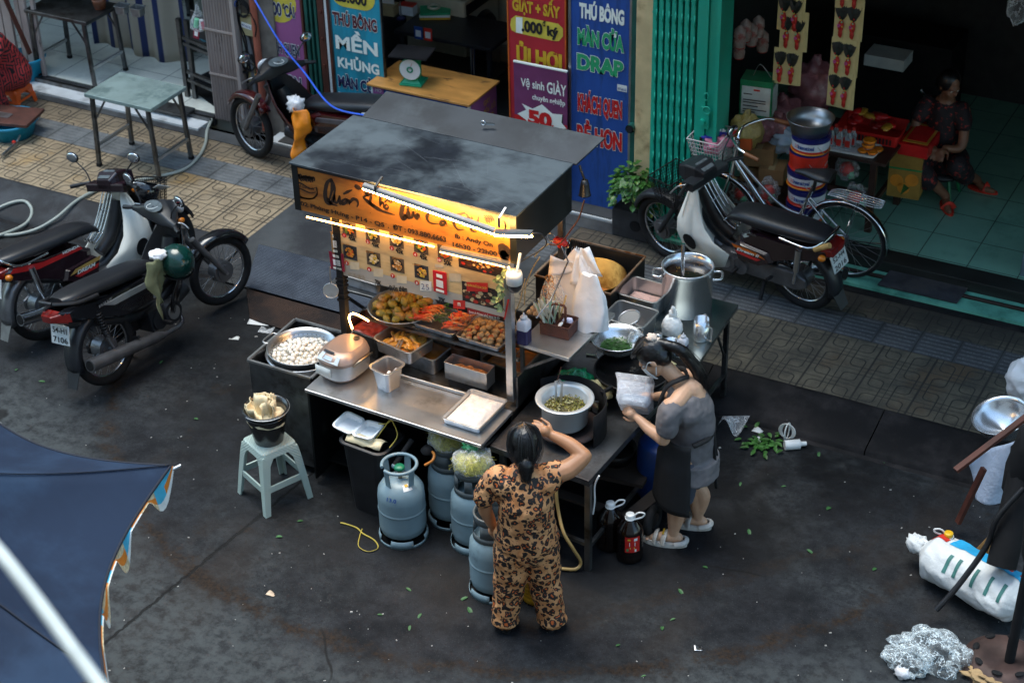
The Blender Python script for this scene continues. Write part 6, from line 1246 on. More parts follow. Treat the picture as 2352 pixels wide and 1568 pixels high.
    if dr:
        rows = ((.985, .93, .05, 0), (.98, .87, .1, .02), (.97, .78, .16, .06), (.96, .68, .2, .1), (.95, .58, .215, .15), (.92, .47, .215, .2), (.86, .37, .2, .2), (.78, .28, .16, .12))
    else:
        rows = ((1.0, .9, .08, 0), (.99, .8, .15, .05), (.98, .7, .2, .1), (.95, .58, .22, .16), (.9, .46, .21, .2), (.84, .36, .19, .18), (.78, .28, .15, .1))
    b = B(SH); P = []
    for x, z, w, k in rows:
        if dr: P.append([V((x-.1+k*.55*abs(u)**2+.0, w*u, z)) for u in [-1+2*j/16 for j in range(17)]])
        else: P.append([V((x-.07-k*1.25*abs(u)**2.2+.02*(1-u*u), w*u, z)) for u in [-1+2*j/16 for j in range(17)]])
    b.loft(P, closed=False); b.obj('leg_shield', t, solid=.006)
    if dr:
        b = B(SH)
        for s in (-1, 1):
            P = [(.885, .93, .055), (.83, .8, .1), (.79, .7, .15), (.73, .58, .19), (.64, .48, .2), (.52, .41, .185), (.58, .26, .165), (.7, .2, .15), (.84, .27, .17), (.94, .38, .2), (.97, .5, .215), (.96, .62, .21), (.93, .72, .18), (.91, .82, .13)]; m_ = len(P); c = V((.83, s*.232, .48)); vs = [V((x, s*y, z)) for x, z, y in P]; b.add([c]+vs+[(v-c)*.5+c+V((0, s*.006, 0)) for v in vs], [(0, m_+1+i, m_+1+(i+1) % m_) for i in range(m_)]+[(m_+1+i, i+1, (i+1) % m_+1, m_+1+(i+1) % m_) for i in range(m_)], True)
        b.obj('leg_shield_wing', t, solid=.006)
        b = B(BLKM)
        for s in (-1, 1): c = V((.83, s*.243, .46)); b.add([c+V((.058*math.cos(a)*(1.15 if math.cos(a) > 0 else .9), s*.004, .062*math.sin(a)+.018*math.cos(a))) for a in [2*PI*i/16 for i in range(16)]], [tuple(range(16))])
        b.obj('vent_opening', t)
        b = B(BLK); P = [(.86, .8, .05), (.8, .66, .055), (.72, .54, .06), (.6, .46, .06)]; b.tube([V((x, 0, z)) for x, z, _ in P], [.05, .06, .06, .05], 10, 4); b.obj('centre_tunnel', t)
        b = B(CHROME)
        for y in (-.06, -.02, .02, .06): b.tube([(.8, y, .88), (.73, y, .76), (.63, y, .62), (.54, y, .57), (.53, y, .61)], .005, 6, 3)
        for x, z in ((.73, .76), (.63, .62)): b.bar((x, -.07, z), (x, .07, z), .008)
        b.obj('luggage_rack', t)
    else:
        b = B(S['inner']); P = [[V((x-.09-k*1.15*abs(u)**2.2, w*.93*u, z)) for u in [-1+2*j/12 for j in range(13)]] for x, z, w, k in rows]; b.loft(P, closed=False); b.tube([(.87, 0, .76), (.8, 0, .6), (.72, 0, .5), (.58, 0, .5)], [.06, .075, .075, .06], 10, 4); b.obj('inner_shield', t)
        b = B(CHROME)
        for y in (-.035, .035): b.tube([(.86, y, .74), (.8, y, .7), (.76, y, .58)], .005, 6, 2)
        b.torus((.8, 0, .72), .02, .004, 12, 5, 'x'); b.obj('bag_hook', t)
    # cowl, bars, mirrors
    b = ub(S.get('cowl', GREYP))
    if dr:
        b.loft([[V((x, y, z)) for y, z in ((-w, z0), (w, z0), (w, z1), (-w, z1))] for x, w, z0, z1 in ((.86, .07, .93, 1.0), (.93, .1, .9, 1.04), (1.03, .1, .88, 1.03), (1.1, .085, .9, 1.0))], sm=False)
        b.loft([[V((x, y, z)) for x, z in ((.86, .9), (.97, .9), (.97, .96), (.86, .97))] for y in (-.2, .2)], sm=False)
    else:
        b.loft([[V((x0+dx*sx, y, z0+dz*sz)) for sx, sz in ((-1, -.6), (-.4, -1), (.8, -.7), (1, .2), (.3, 1), (-.7, .8))] for y, x0, dx, z0, dz in ((-.27, .9, .03, .95, .025), (-.2, .91, .045, .955, .035), (-.12, .94, .085, .965, .06), (0, .97, .12, .98, .075), (.12, .94, .085, .965, .06), (.2, .91, .045, .955, .035), (.27, .9, .03, .95, .025))])
    b.obj('handlebar_cowl', t, bev=.012)
    b = ub(mk('dial_glass', (.1, .12, .13), .08, 0, .2, 20)); b.add([V((.87, -.06, 1.012)), V((.87, .06, 1.012)), V((.96, .06, 1.046)), V((.96, -.06, 1.046))] if dr else [V((.865+.035*math.cos(a)*1.4+.035, .1*math.sin(a), 1.04+.02*math.cos(a))) for a in [2*PI*i/14 for i in range(14)]], [(0, 1, 2, 3) if dr else tuple(range(14))])
    if not dr: b.mat(PLATE).torus((.895, 0, 1.042), .045, .003, 20, 5)
    b.obj('instrument_panel', t)
    b = ub(mk('headlamp_glass', (.5, .53, .55), .1)); b.ell((1.1, 0, .95), (.02, .08, .05) if dr else (.03, .07, .05), 14, 8); b.obj('headlight', t)
    b = ub(BLK)
    for s in (-1, 1): b.tube([(.93, s*.1, .95), (.9, s*.24, .955), (.87, s*.31, .95), (.855, s*.36, .945)], [.012, .014, .017, .017], 8, 3)
    b.obj('handlebar', t)
    b = ub(ALU)
    for s in (-1, 1): b.tube([(.92, s*.2, .95), (.96, s*.26, .945), (.95, s*.35, .935)], .006, 6, 3)
    b.obj('brake_lever', t)
    for s in S.get('mirrors', (-1, 1)):
        b = ub(BLK); c = V((.93, s*.33, 1.16)); b.tube([(.91, s*.19, .97), (.92, s*.22, 1.05), c-V((0, s*.02, .03))], .006, 6, 3); b.ell(c, (.014, .065, .045), 18, 10); m_ = b.obj('mirror', t)
        b = ub(MIRR); b.ell(c-V((.008, 0, 0)), (.008, .057, .038), 18, 10); b.obj('mirror_glass', m_)
    for s in (-1, 1): ub(AMB).ell((1.03, s*.13, .86 if dr else .9), (.03, .02, .022), 10, 6).obj('turn_signal', t)
    if S.get('basket'):
        b = ub(BLKM); x0, x1, w0, w1, z0, z1 = 1.13, 1.36, .12, .16, .6, .83
        def corner(f, z): w = w0+(w1-w0)*f; a = x0+.02*(1-f); c = x1-.05*(1-f); return [V((a, -w, z)), V((c, -w, z)), V((c, w, z)), V((a, w, z))]
        for i in range(11): f = i/10; b.tube(corner(f, z0+(z1-z0)*f), .006 if i in (0, 10) else .0022, 4, closed=True)
        lo, hi = corner(0, z0), corner(1, z1)
        for e in range(4):
            for j in range(13): f = j/13; b.tube([lo[e].lerp(lo[(e+1) % 4], f), hi[e].lerp(hi[(e+1) % 4], f)], .0022, 4, cap=False)
        for j in range(11): f = j/10; b.tube([lo[0].lerp(lo[1], f), lo[3].lerp(lo[2], f)], .0022, 4, cap=False); b.tube([lo[0].lerp(lo[3], f), lo[1].lerp(lo[2], f)], .0022, 4, cap=False)
        b.obj('basket', t)
    for s, o, ux, uz, h, w, m, sh in S.get('text', ()):
        b = B(m)
        for sd in (1, -1):
            o2 = V(o); o2.y = abs(o2.y)*sd; u = V(ux)*(-1 if sd > 0 else 1); b.text(s, o2, u, V(uz), h, w, off=.03, shear=sh, lift=.002)
        b.obj('lettering', t)
    for pts, m in S.get('decal', ()):
        b = B(m)
        for sd in (1, -1): v = [V((x, sd*y, z)) for x, y, z in pts]; b.add(v if sd < 0 else v[::-1], [tuple(range(len(v)))])
        b.obj('decal', t)
    return t
MARN = mk('maroon_black', (.02, .009, .012), .18, 0, .2, 4, coat=.5)
DECR, DECO, DECG = mk('decal_red', (.5, .02, .02), .3), mk('decal_orange', (.55, .12, .01), .3), mk('decal_gold', (.5, .3, .08), .3)
def decs(o): return [([(.5, .147, .47), (.52, .147, .5), (.28, .147, .485), (.22, .147, .45)], o[0]), ([(.49, .1475, .45), (.47, .1475, .42), (.3, .1475, .41), (.26, .1475, .435)], o[1]), ([(.4, .122, .6), (.38, .122, .63), (.05, .122, .64), (-.2, .122, .69), (-.24, .122, .66), (.0, .122, .6)], o[2])]
dream = dict(style='dream', body=MARN, shield=SHW, basket=True, plate=('52-H4', '2016'), mirrors=(-1,), cowl=GREYP, fender=GREYP, pipe=CHROME, decal=decs((DECO, DECR, MARN)),
    text=[('Dream II', (.37, .15, .455), X3, Z3, .028, .2, OFFW, .35), ('HONDA', (.37, .123, .62), X3, Z3, .02, .12, GREYM, 0)])
moto('white shielded black motorcycle with an empty front basket before the green gate', (-.335, .26, 0), (-1.52, .5, 0), R(-9), R(-8), dream, PZ)
B(mk('cork_grip', (.5, .3, .1), .8, 0, .2, 20)).cyl((-.2, .13, .7), (-.32, .115, .77), .022, n=10).obj('grip_wrap', bpy.data.objects['motorcycle'])
d2 = dict(dream, plate=('52-H3', '644'), mirrors=(-1, 1), decal=decs((DECG, DECR, DECR)), cowl=MARN, rfen=GREYM, text=[('DREAM', (.37, .15, .44), X3, Z3, .03, .17, OFFW, .35), ('HONDA', (.3, .123, .625), X3, Z3, .022, .15, OFFW, 0)])
moto('white shielded maroon motorcycle with helmet in its basket parked behind the black one', (-5.37, -2.5, 0), (-5.08, -1.33, 0), R(-9), R(12), d2, 0)
SILV = mk('silver_trim', (.42, .43, .44), .3, .6, .1)
wave = dict(style='wave', body=GLOSSK, shield=GLOSSK, inner=BLK, trim=SILV, fender=GLOSSK, plate=('54-H1', '7106'), mirrors=(-1, 1), cowl=GREYP, pipe=GREYM, rail=BLK, lens=TRED, zf=.03, text=[('WAVE', (.02, .142, .655), X3, (.15, 0, 1), .022, .13, SILV, .3)])
moto('black motorcycle with silver side trim parked nearest the umbrella', (-4.545, -2.755, 0), (-4.41, -1.55, 0), R(-9), R(-12), wave, 0)
REDG = mk('dark_red_gloss', (.055, .005, .006), .2, 0, .2, 4, coat=.5)
fut = dict(style='wave', body=REDG, shield=REDG, inner=BLK, trim=mk('grey_trim', (.1, .09, .1), .3), fender=REDG, mirrors=(-1, 1), cowl=BLK, pipe=GREYM, rail=SILV, lens=mk('clear_lens', (.45, .45, .44), .12), text=[('Future II', (.05, .142, .64), X3, (.1, 0, 1), .03, .2, OFFW, .3), ('HONDA', (.86, .03, .5), X3, Z3, .018, .1, GREYM, 0)])
moto('dark red motorcycle with an orange raincoat hanging on it before the mauve banner', (-4.33, .62, 0), (-5.5, .56, 0), R(-7), R(-22), fut, PZ)
# things hung on the bikes
OR_ = mk('orange_raincoat', (.85, .25, .01), .4, 0, .1, 8, .3, 20, bd=.02)
def drape(name, label, top, w, h, seed, m, category, yaw=0, fold=4, depth=.07):
    b = B(m); top = V(top); b.tf(top, (0, 0, yaw))
    b.grid(lambda u, v: V(((u-.5)*w*(.45+.55*math.sin(PI*min(1, v*1.4+.1)))+.05*noise.noise(V((v*3, seed, 0))), depth*math.sin(u*fold+seed)*(.4+v)+.03*noise.noise(V((u*4, v*5, seed)))-.06*math.sin(PI*u), -h*v*(1+.25*noise.noise(V((u*2.5, seed, 4)))))), 18, 22)
    return b.top(name, label, category, solid=.004)
p = at(690, 245, y=.36); drape('raincoat', 'bright orange raincoat hanging from the dark red motorcycle', p, .27, .42, 2, OR_, 'raincoat', -.2); p = at(679, 240, y=.38)
B(WBAG).ell(p, (.08, .06, .075), 22, 14, .5, 4, 3).top('carrier_bag', 'crumpled white carrier bag hung above the orange raincoat', 'bag')
p = at(352, 592, x=-4.27); drape('raincoat', 'olive khaki raincoat hanging from the black motorcycle', p, .24, .42, 5, mk('khaki_cloth', (.2, .21, .11), .75, 0, .12, 10, .3, 40), 'raincoat', 1.2); p = at(362, 582, x=-4.27)
B(WBAG).ell(p+V((0, 0, -.01)), (.065, .06, .035), 24, 14, .3, 3, 6).top('carrier_bag', 'white carrier bag tucked above the khaki raincoat', 'bag')
def helmet(label, c, m, r=.125, rot=(0, 0, 0), visor=None):
    t = thing('helmet', label, 'helmet', c, rot=rot); b = B(m); b.ell((0, 0, 0), (r*1.08, r, r), 26, 16, fn=lambda p: V((p.x, p.y, max(p.z, -r*.55)))); b.obj('shell', t)
    b = B(BLK); b.lathe([(r*.98, -r*.5), (r*1.02, -r*.56), (r*.8, -r*.56), (r*.7, -r*.3)], n=26); b.obj('rim', t)
    if visor: b = B(visor); b.grid(lambda u, v: V(((r*1.1+.07*v)*math.cos((u-.5)*1.9), (r*1.03+.05*v)*math.sin((u-.5)*1.9), -.03-.03*v)), 12, 3); b.obj('peak', t, solid=.003)
    return t
helmet('dark green helmet hanging on the front of the black motorcycle', at(407, 600, x=-4.2), mk('helmet_green', (.002, .032, .025), .2, 0, .1, coat=.4), .125, (0, .3, -.5))
helmet('black helmet with white stripe lying in the basket of the maroon motorcycle', at(330, 438, y=-1.45), GLOSSK, .12, (2.6, .2, .5), mk('stripe_white', (.6, .62, .62), .4))
# ================================================================ people
SKIN = mk('skin_warm', (.42, .2, .1), .45, 0, .1, 12, sub=.12); SKINL = mk('skin_light', (.55, .32, .2), .45, 0, .08, 12, sub=.12); SKIND = mk('skin_shade', (.2, .09, .05), .5, 0, .1, 12)  # SKIND: the store's shade is put into the seated woman's skin colour
def hairs(par, roots, n, r=.0022, sp=.02):
    "loose strands lying over the hair, each following the guide points"
    b = B(HAIR); q = random.Random(n)
    for i in range(n):
        g = roots[i % len(roots)]; o = V((q.gauss(0, sp), q.gauss(0, sp), q.gauss(0, sp*.6))); b.tube([V(p)+o*(.4+.6*k/(len(g)-1)) for k, p in enumerate(g)], [r, r, r*.4], 4, 3, cap=False)
    b.obj('hair_strands', par)
HAIR = mk('black_hair', (.006, .0055, .006), .34, 0, .4, 60, .25, 220, stretch=(1, 1, .15), bd=.002)
def chain(b, pts, rad, k=5, n=12):
    b.tube(pts, rad, n, k)
    for p, r in ((pts[0], rad[0]), (pts[-1], rad[-1])): b.ell(p, r*.99, 10, 7)
def blob(b, name, parent, vox=.007, smooth=6, m=None, fold=0, fs=.08, disp=0):
    "weld overlapping shapes into one continuous skin"
    o = b.obj(name, parent); md = o.modifiers.new('r', 'REMESH'); md.mode = 'VOXEL'; md.voxel_size = vox; md.use_smooth_shade = True
    md = o.modifiers.new('s', 'SMOOTH'); md.iterations = smooth; md.factor = .5
    if fold:
        tx = bpy.data.textures.new('f', 'CLOUDS'); tx.noise_scale = fs; md = o.modifiers.new('d', 'DISPLACE'); md.texture = tx; md.strength = fold; md.mid_level = .5
    return o
def hand(b, w, d, nrm, side, curl=.4, s=1.0, spread=.12):
    "palm from the wrist w along d, palm facing nrm; five bent fingers of unequal length"
    w, d, nrm = V(w), V(d).normalized(), V(nrm); nrm = (nrm-d*nrm.dot(d)).normalized(); u = d.cross(nrm)*side
    b.tube([w, w+d*.045*s, w+d*.085*s], [.022*s, .028*s, .03*s], 10, 3, flat=.62); b.ell(w+d*.055*s, (.034*s, .034*s, .034*s), 10, 7)
    for i, L in enumerate((.062, .072, .066, .052)):
        p = w+d*.082*s+u*(.030-.020*i)*s; f = (d+u*(1.2-i*.8)*spread).normalized(); a = curl*(.85+.12*i); pts = [p]
        for q in (.45, .32, .26):
            f = (f*math.cos(a)+nrm*math.sin(a)).normalized(); pts.append(pts[-1]+f*L*q*s)
        chain(b, pts, [.0095*s, .009*s, .0085*s, .007*s], 2, 8)
    p = w+d*.025*s+u*.026*s; f = (d*.65+u*.75+nrm*.2).normalized(); f2 = (d*.95+u*.25+nrm*.35).normalized(); chain(b, [p, p+f*.035*s, p+f*.035*s+f2*.032*s, p+f*.035*s+f2*.055*s], [.013*s, .0115*s, .0095*s, .008*s], 2, 8)
def head(b, c, face, up, s=1.0):
    "skull, jaw, nose, lips and ears; face = looking direction"
    c, f, u = V(c), V(face).normalized(), V(up).normalized(); r = f.cross(u).normalized(); u = r.cross(f)
    def E(o, rad, n=14, m=10):
        M3 = Matrix((r, f, u)).transposed(); b.ell(c+r*o[0]*s+f*o[1]*s+u*o[2]*s, tuple(x*s for x in rad), n, m, rz=tuple(M3.to_euler()))
    E((0, -.01, .025), (.073, .092, .088)); E((0, .03, -.045), (.056, .062, .065)); E((0, .055, -.085), (.035, .03, .025)); E((0, .095, -.02), (.013, .02, .022)); E((0, .085, -.058), (.022, .015, .012)); E((0, .08, .02), (.05, .015, .014))
    for k in (-1, 1): E((.075*k, -.005, -.01), (.009, .018, .03)); E((.036*k, .065, -.035), (.02, .02, .02))
    return c, r, f, u
def eyes(par, hd, s=1.0):
    c, r, f, u = hd
    for k in (-1, 1): b = B(WHT); p = c+r*.031*k*s+f*.079*s+u*.0*s; b.ell(p, .009*s, 8, 6); b.mat(BLK).ell(p+f*.004*s, .0065*s, 8, 6); b.obj('eye', par)
def leopard_mat():
    M = bpy.data.materials.new('leopard_print'); n = NT(M)
    nz = n.n.new('ShaderNodeTexNoise'); nz.inputs['Scale'].default_value = 22; n.l(n.tc, nz.inputs['Vector'])
    add = n.n.new('ShaderNodeMix'); add.data_type = 'RGBA'; add.blend_type = 'LINEAR_LIGHT'; add.inputs[0].default_value = .03; n.l(n.tc, add.inputs[6]); n.l(nz.outputs['Color'], add.inputs[7]); v = add.outputs[2]
    d = n.vor(27, 'F1', 0, .8, v); br = n.noise(46, 2, .5)
    ring = n.m('MULTIPLY', n.m('MULTIPLY', n.ramp(d, .17, .23), n.ramp(d, .54, .48)), n.ramp(br, .24, .3))
    core = n.ramp(d, .36, .24)
    base = n.mix(n.ramp(n.noise(12, 3), .3, .7), (.46, .18, .06), (.6, .3, .13))
    base = n.mix(n.m('MULTIPLY', core, n.ramp(n.noise(9, 2), .25, .38)), base, (.5, .1, .015))
    sp = n.m('MULTIPLY', n.ramp(n.vor(40, 'F1', 0, 1, v), .22, .16), n.ramp(d, .52, .58))
    n.col(n.mix(n.m('MAXIMUM', ring, sp), base, (.01, .006, .005))); n.rough(.65); n.bump(n.noise(16, 3), .35, .012); return M
LEO = leopard_mat()
# --- woman in leopard print, seen from behind, hand raised to her brow
pm = at(1208, 1440, z=0)
def place(o, loc, rz): o.location = loc; o.rotation_euler = (0, 0, rz)
b = B(SKIN); H = (0, .03, 1.325)
hd = head(b, H, (-.05, 1, -.25), (0, .15, 1), 1.02)
chain(b, [(0, -.02, 1.13), (0, .0, 1.2), (0, .02, 1.27)], [.06, .052, .055])
chain(b, [(0, 0, .66), (0, -.01, .85), (0, -.02, 1.0), (0, -.02, 1.13)], [.13, .115, .12, .08])
for s in (-1, 1): chain(b, [(.08*s, 0, .64), (.1*s, .0, .38), (.13*s, -.01, .09)], [.09, .06, .042]); chain(b, [(.13*s, -.03, .045), (.14*s, .05, .05), (.155*s, .14, .03)], [.035, .036, .026])
chain(b, [(-.19, -.01, 1.12), (-.235, -.02, .98), (-.235, .0, .88)], [.055, .047, .042]); chain(b, [(-.235, .0, .88), (-.215, .07, .76), (-.2, .11, .68)], [.042, .036, .028]); hand(b, (-.2, .11, .68), (.1, .3, -1), (1, 0, .1), -1, .35)
chain(b, [(.15, -.01, 1.135), (.25, .02, 1.15), (.34, .06, 1.205)], [.062, .06, .047]); chain(b, [(.34, .06, 1.205), (.26, .12, 1.25), (.165, .16, 1.285)], [.047, .042, .03]); hand(b, (.165, .16, 1.285), (-.9, .12, .55), (.1, .5, -.8), -1, .5)
lw = blob(b, 'person', None, .006); tag(lw, 'woman in leopard print clothes seen from behind with a hand raised to her brow', 'person'); place(lw, (pm.x, pm.y+.03, 0), .5)
b = B(HAIR); c, r, f, u = hd
M3 = tuple(Matrix((r, f, u)).transposed().to_euler())
b.ell(c-f*.014+u*.03, (.087, .1, .098), 18, 12, rz=M3); b.ell(c-f*.045-u*.045, (.078, .065, .08), 16, 10, rz=M3); b.ell(c-f*.1-u*.1, (.05, .045, .06), 14, 10, .15, 4); b.ell(c-f*.1-u*.15, (.035, .03, .05), 12, 8, .2, 4); blob(b, 'hair', lw, .006, 5, fold=.005, fs=.015)
hairs(lw, [[c+u*.125+r*.01*k, c+u*.09+r*.07*k-f*.03, c-u*.02+r*.08*k-f*.06, c-u*.1-f*.1+r*.03*k] for k in (-1, 1)]+[[c+u*.12-f*.04, c+u*.06-f*.1+r*.03*k, c-u*.05-f*.115+r*.03*k, c-u*.19-f*.1] for k in (-1, 0, 1)], 150, .002, .014)
b = B(mk('parting', (.16, .12, .1), .6)); b.tube([c-f*.0+u*.131, c-f*.045+u*.122, c-f*.075+u*.103], .0035, 5, 4); b.obj('parting', lw)
B(ALU).ell(c-f*.11-u*.07-r*.02, (.02, .01, .012), 10, 6).obj('hair_clip', lw); eyes(lw, hd)
b = B(LEO); chain(b, [(0, -.0, .66), (.0, -.01, .8), (0, -.02, .98), (0, -.02, 1.1)], [.175, .165, .165, .12], n=20)
b.ell((0, -.0, .68), (.2, .15, .12)); b.ell((-.09, -.02, 1.08), (.12, .1, .09)); b.ell((.09, -.02, 1.09), (.12, .1, .09)); b.ell((0, .02, 1.0), (.16, .14, .14)); chain(b, [(-.15, -.01, 1.12), (-.215, -.015, 1.05), (-.235, -.02, .985)], [.075, .068, .066]); chain(b, [(.13, -.01, 1.12), (.17, .0, 1.135)], [.082, .075])
blob(b, 'blouse', lw, .008, 6, fold=.035, fs=.11)
b = B(LEO); b.ell((0, 0, .62), (.185, .15, .13))
for s in (-1, 1): chain(b, [(.085*s, -.005, .6), (.1*s, 0, .36), (.125*s, -.01, .2), (.135*s, -.02, .075)], [.115, .1, .088, .082], n=16); b.cyl((.135*s, -.02, .11), (.138*s, -.025, .05), .084, .09)
blob(b, 'trousers', lw, .008, 5, fold=.03, fs=.1)
for s in (-1, 1):
    b = B(BLKM); P = [(.14*s+.045*math.cos(a)+.01*s*math.sin(a), .045+.135*math.sin(a)) for a in [2*PI*i/18 for i in range(18)]]; b.prism([(x, y, .0) for x, y in P], (0, 0, .02)); b.tube([(.1*s, .09, .03), (.135*s, .08, .075), (.19*s, .07, .03)], .012, 8, 5, flat=.5); b.obj('sandal', lw)
# --- woman in grey top and black apron working at the wok
pm = at(1573, 1229, z=0)
b = B(SKINL); H = (0, .235, 1.335)
hd = head(b, H, (-.05, .7, -.75), (0, .75, .7), 1.04)
chain(b, [(0, .03, 1.13), (0, .09, 1.2), (0, .16, 1.27)], [.066, .05, .052])
chain(b, [(0, 0, .7), (0, -.02, .86), (0, -.015, 1.0), (0, 0, 1.13)], [.125, .105, .12, .085]); chain(b, [(-.15, .06, 1.12), (0, .02, 1.15), (.15, .06, 1.12)], [.055, .06, .055])
for s, dy in ((-1, .06), (1, -.06)):
    chain(b, [(.07*s, 0, .68), (.09*s, dy*.6+.015, .4), (.1*s, dy-.005, .1)], [.088, .058, .036]); chain(b, [(.095*s, dy*.8-.01, .33), (.1*s, dy-.03, .26), (.1*s, dy-.015, .14)], [.048, .05, .036]); chain(b, [(.1*s, dy-.035, .055), (.105*s, dy+.05, .055), (.11*s, dy+.13, .035)], [.034, .034, .026])
    for i in range(5): b.ell((.11*s+(i-2)*.014, dy+.165-.004*abs(i-1), .033), (.009, .013, .009), 8, 6)
chain(b, [(-.17, .09, 1.11), (-.2, .1, 1.0), (-.2, .13, .88)], [.055, .048, .042]); chain(b, [(-.2, .12, .88), (-.15, .22, .905), (-.105, .3, .94)], [.043, .038, .026]); hand(b, (-.105, .3, .94), (.35, .85, .25), (.7, -.2, -.2), 1, .6)
chain(b, [(.17, .09, 1.11), (.2, .12, 1.0), (.19, .16, .93)], [.052, .046, .04]); chain(b, [(.19, .16, .93), (.15, .2, .95), (.1, .24, .975)], [.04, .036, .026]); hand(b, (.1, .24, .975), (-.4, .8, .1), (-.6, -.2, -.5), -1, .6)
gw = blob(b, 'person', None, .006); tag(gw, 'young woman with ponytail in grey top and black apron holding a bagged foam box', 'person'); place(gw, (pm.x, pm.y, 0), 1.79)
c, r, f, u = hd; M3 = tuple(Matrix((r, f, u)).transposed().to_euler())
b = B(HAIR); b.ell(c-f*.018+u*.032, (.086, .1, .096), 18, 12, rz=M3); b.ell(c-f*.05-u*.02, (.077, .06, .075), 16, 10, rz=M3); b.ell(c-f*.07+u*.1, (.035, .04, .03), 12, 8)
chain(b, [c-f*.06+u*.1, (0, .09, 1.42), (.02, .03, 1.35), (.03, -.03, 1.26), (.035, -.05, 1.17), (.03, -.06, 1.1)], [.026, .036, .04, .04, .034, .014]); chain(b, [c+f*.06+u*.075+r*.03, c+f*.09+u*.03+r*.05, c+f*.08-u*.02+r*.065], [.012, .01, .006]); blob(b, 'hair', gw, .006, 5, fold=.005, fs=.015)
hairs(gw, [[c-f*.06+u*.1, (0, .09, 1.43), (.02, .02, 1.36), (.03, -.045, 1.26), (.04, -.07, 1.14), (.05, -.06, 1.04)]], 130, .002, .022); hairs(gw, [[c+f*.08+u*.09+r*.02*k, c+f*.02+u*.12+r*.04*k, c-f*.06+u*.11] for k in (-2, -1, 0, 1, 2)], 90, .002, .012)
b = B(mk('scrunchie', (.62, .5, .42), .7, 0, .1, 20)); q = c-f*.085+u*.1
b.ell(q, (.035, .035, .03), 16, 10, .4, 5, 2); b.ell(q-f*.015-u*.04, (.022, .022, .025), 12, 8, .4, 5, 4); b.obj('scrunchie', gw)
b = B(mk('mask_cloth', (.6, .64, .66), .7, 0, .05)); b.grid(lambda a, v: c+f*(.104+.012*math.sin(PI*v))*math.cos((a-.5)*1.9)+r*(.085)*math.sin((a-.5)*1.9)+u*(-.005-.1*v)-f*.012*v, 12, 6)
for k in (-1, 1): b.tube([c+r*.07*k+f*.06-u*.01, c+r*.082*k+f*.01+u*.015, c+r*.08*k-f*.015-u*.02, c+r*.07*k+f*.04-u*.08], .0025, 5, 4)
b.obj('face_mask', gw, solid=.002); eyes(gw, hd)
GREY = mk('grey_jersey', (.135, .125, .13), .8, 0, .08, 8, .3, 30)
b = B(GREY); chain(b, [(0, -.01, .62), (0, -.03, .8), (0, -.02, .98), (0, .03, 1.06)], [.15, .132, .135, .125], n=20); b.ell((0, -.02, .6), (.165, .14, .1)); b.ell((0, .0, 1.03), (.19, .12, .12))
chain(b, [(-.12, .05, 1.09), (-.18, .09, 1.07), (-.2, .1, .96)], [.075, .075, .07]); chain(b, [(.12, .05, 1.09), (.18, .09, 1.07), (.2, .12, .98)], [.075, .072, .066]); chain(b, [(-.1, -.015, 1.09), (0, -.035, 1.07), (.1, -.015, 1.09)], [.05, .055, .05]); b.cyl((0, -.01, .66), (0, -.005, .53), .182, .2, 20)
blob(b, 'top', gw, .008, 6, fold=.03, fs=.12)
b = B(mk('slate_shorts', (.045, .052, .075), .8, 0, .1, 8, .3, 30)); b.ell((0, -.01, .62), (.165, .14, .12))
for s, dy in ((-1, .04), (1, -.03)): chain(b, [(.085*s, 0, .6), (.095*s, dy*.6, .48)], [.11, .1]); b.cyl((.092*s, dy*.5, .5), (.1*s, dy, .375), .1, .104, 18)
blob(b, 'shorts', gw, .008, 4, fold=.02, fs=.1)
APR = mk('black_apron', (.008, .008, .009), .8, 0, .3, 10, .3, 40)
b = B(APR); b.grid(lambda a, v: V(((.2+.02*v)*math.sin((a-.5)*3.5), -.02+(.2+.03*v+.012*math.sin(a*14)*v)*math.cos((a-.5)*3.5)*(.85 if v < .3 else 1), .84-.52*v)), 26, 14); b.grid(lambda a, v: V((.15*(a-.5)*2*(.65+.35*v), .175+.02*v, 1.09-.25*v)), 8, 6)
for k in (-1, 1): b.tube([(.095*k, .17, 1.08), (.085*k, .13, 1.19), (.06*k, .06, 1.235), (0, .02, 1.225)], .014, 6, 4, flat=.4)
b.tube([(-.175, -.06, .84), (-.1, -.13, .85), (0, -.152, .85), (.1, -.13, .85), (.175, -.06, .84)], .014, 6, 4, flat=.5)
for k in (-1, 1): b.tube([(0, -.155, .85), (.02*k, -.17, .7), (.03*k, -.19, .5+.06*k)], .012, 6, 4, flat=.4)
b.obj('apron', gw, solid=.006)
CLOG = mk('clog_grey', (.5, .47, .43), .55, 0, .06)
for s, dy in ((-1, .06), (1, -.06)):
    b = B(CLOG); P = [V((.105*s+.05*math.cos(a)*(1+.1*math.sin(a)), dy+.05+.145*math.sin(a), 0)) for a in [2*PI*i/22 for i in range(22)]]; b.loft([P, [p+V((0, 0, .012)) for p in P], [V((.105*s+(p.x-.105*s)*.93, dy+.05+(p.y-dy-.05)*.95, .03)) for p in P]]); cx = .105*s
    for y, w in ((.115, .02), (.06, .026)): b.tube([(cx-.05, dy+y, .025), (cx-.035, dy+y-.005, .068), (cx, dy+y-.008, .08), (cx+.035, dy+y-.005, .068), (cx+.05, dy+y, .025)], w, 8, 4, flat=.3)
    b.tube([(cx-.045, dy-.02, .03), (cx-.035, dy-.075, .045), (cx, dy-.092, .05), (cx+.035, dy-.075, .045), (cx+.045, dy-.02, .03)], .018, 8, 4, flat=.5); b.mat(GOLD)
    for k in range(3): b.ell((cx-.02+.02*k, dy+.06, .092), .008, 6, 4)
    b.obj('sandal', gw)
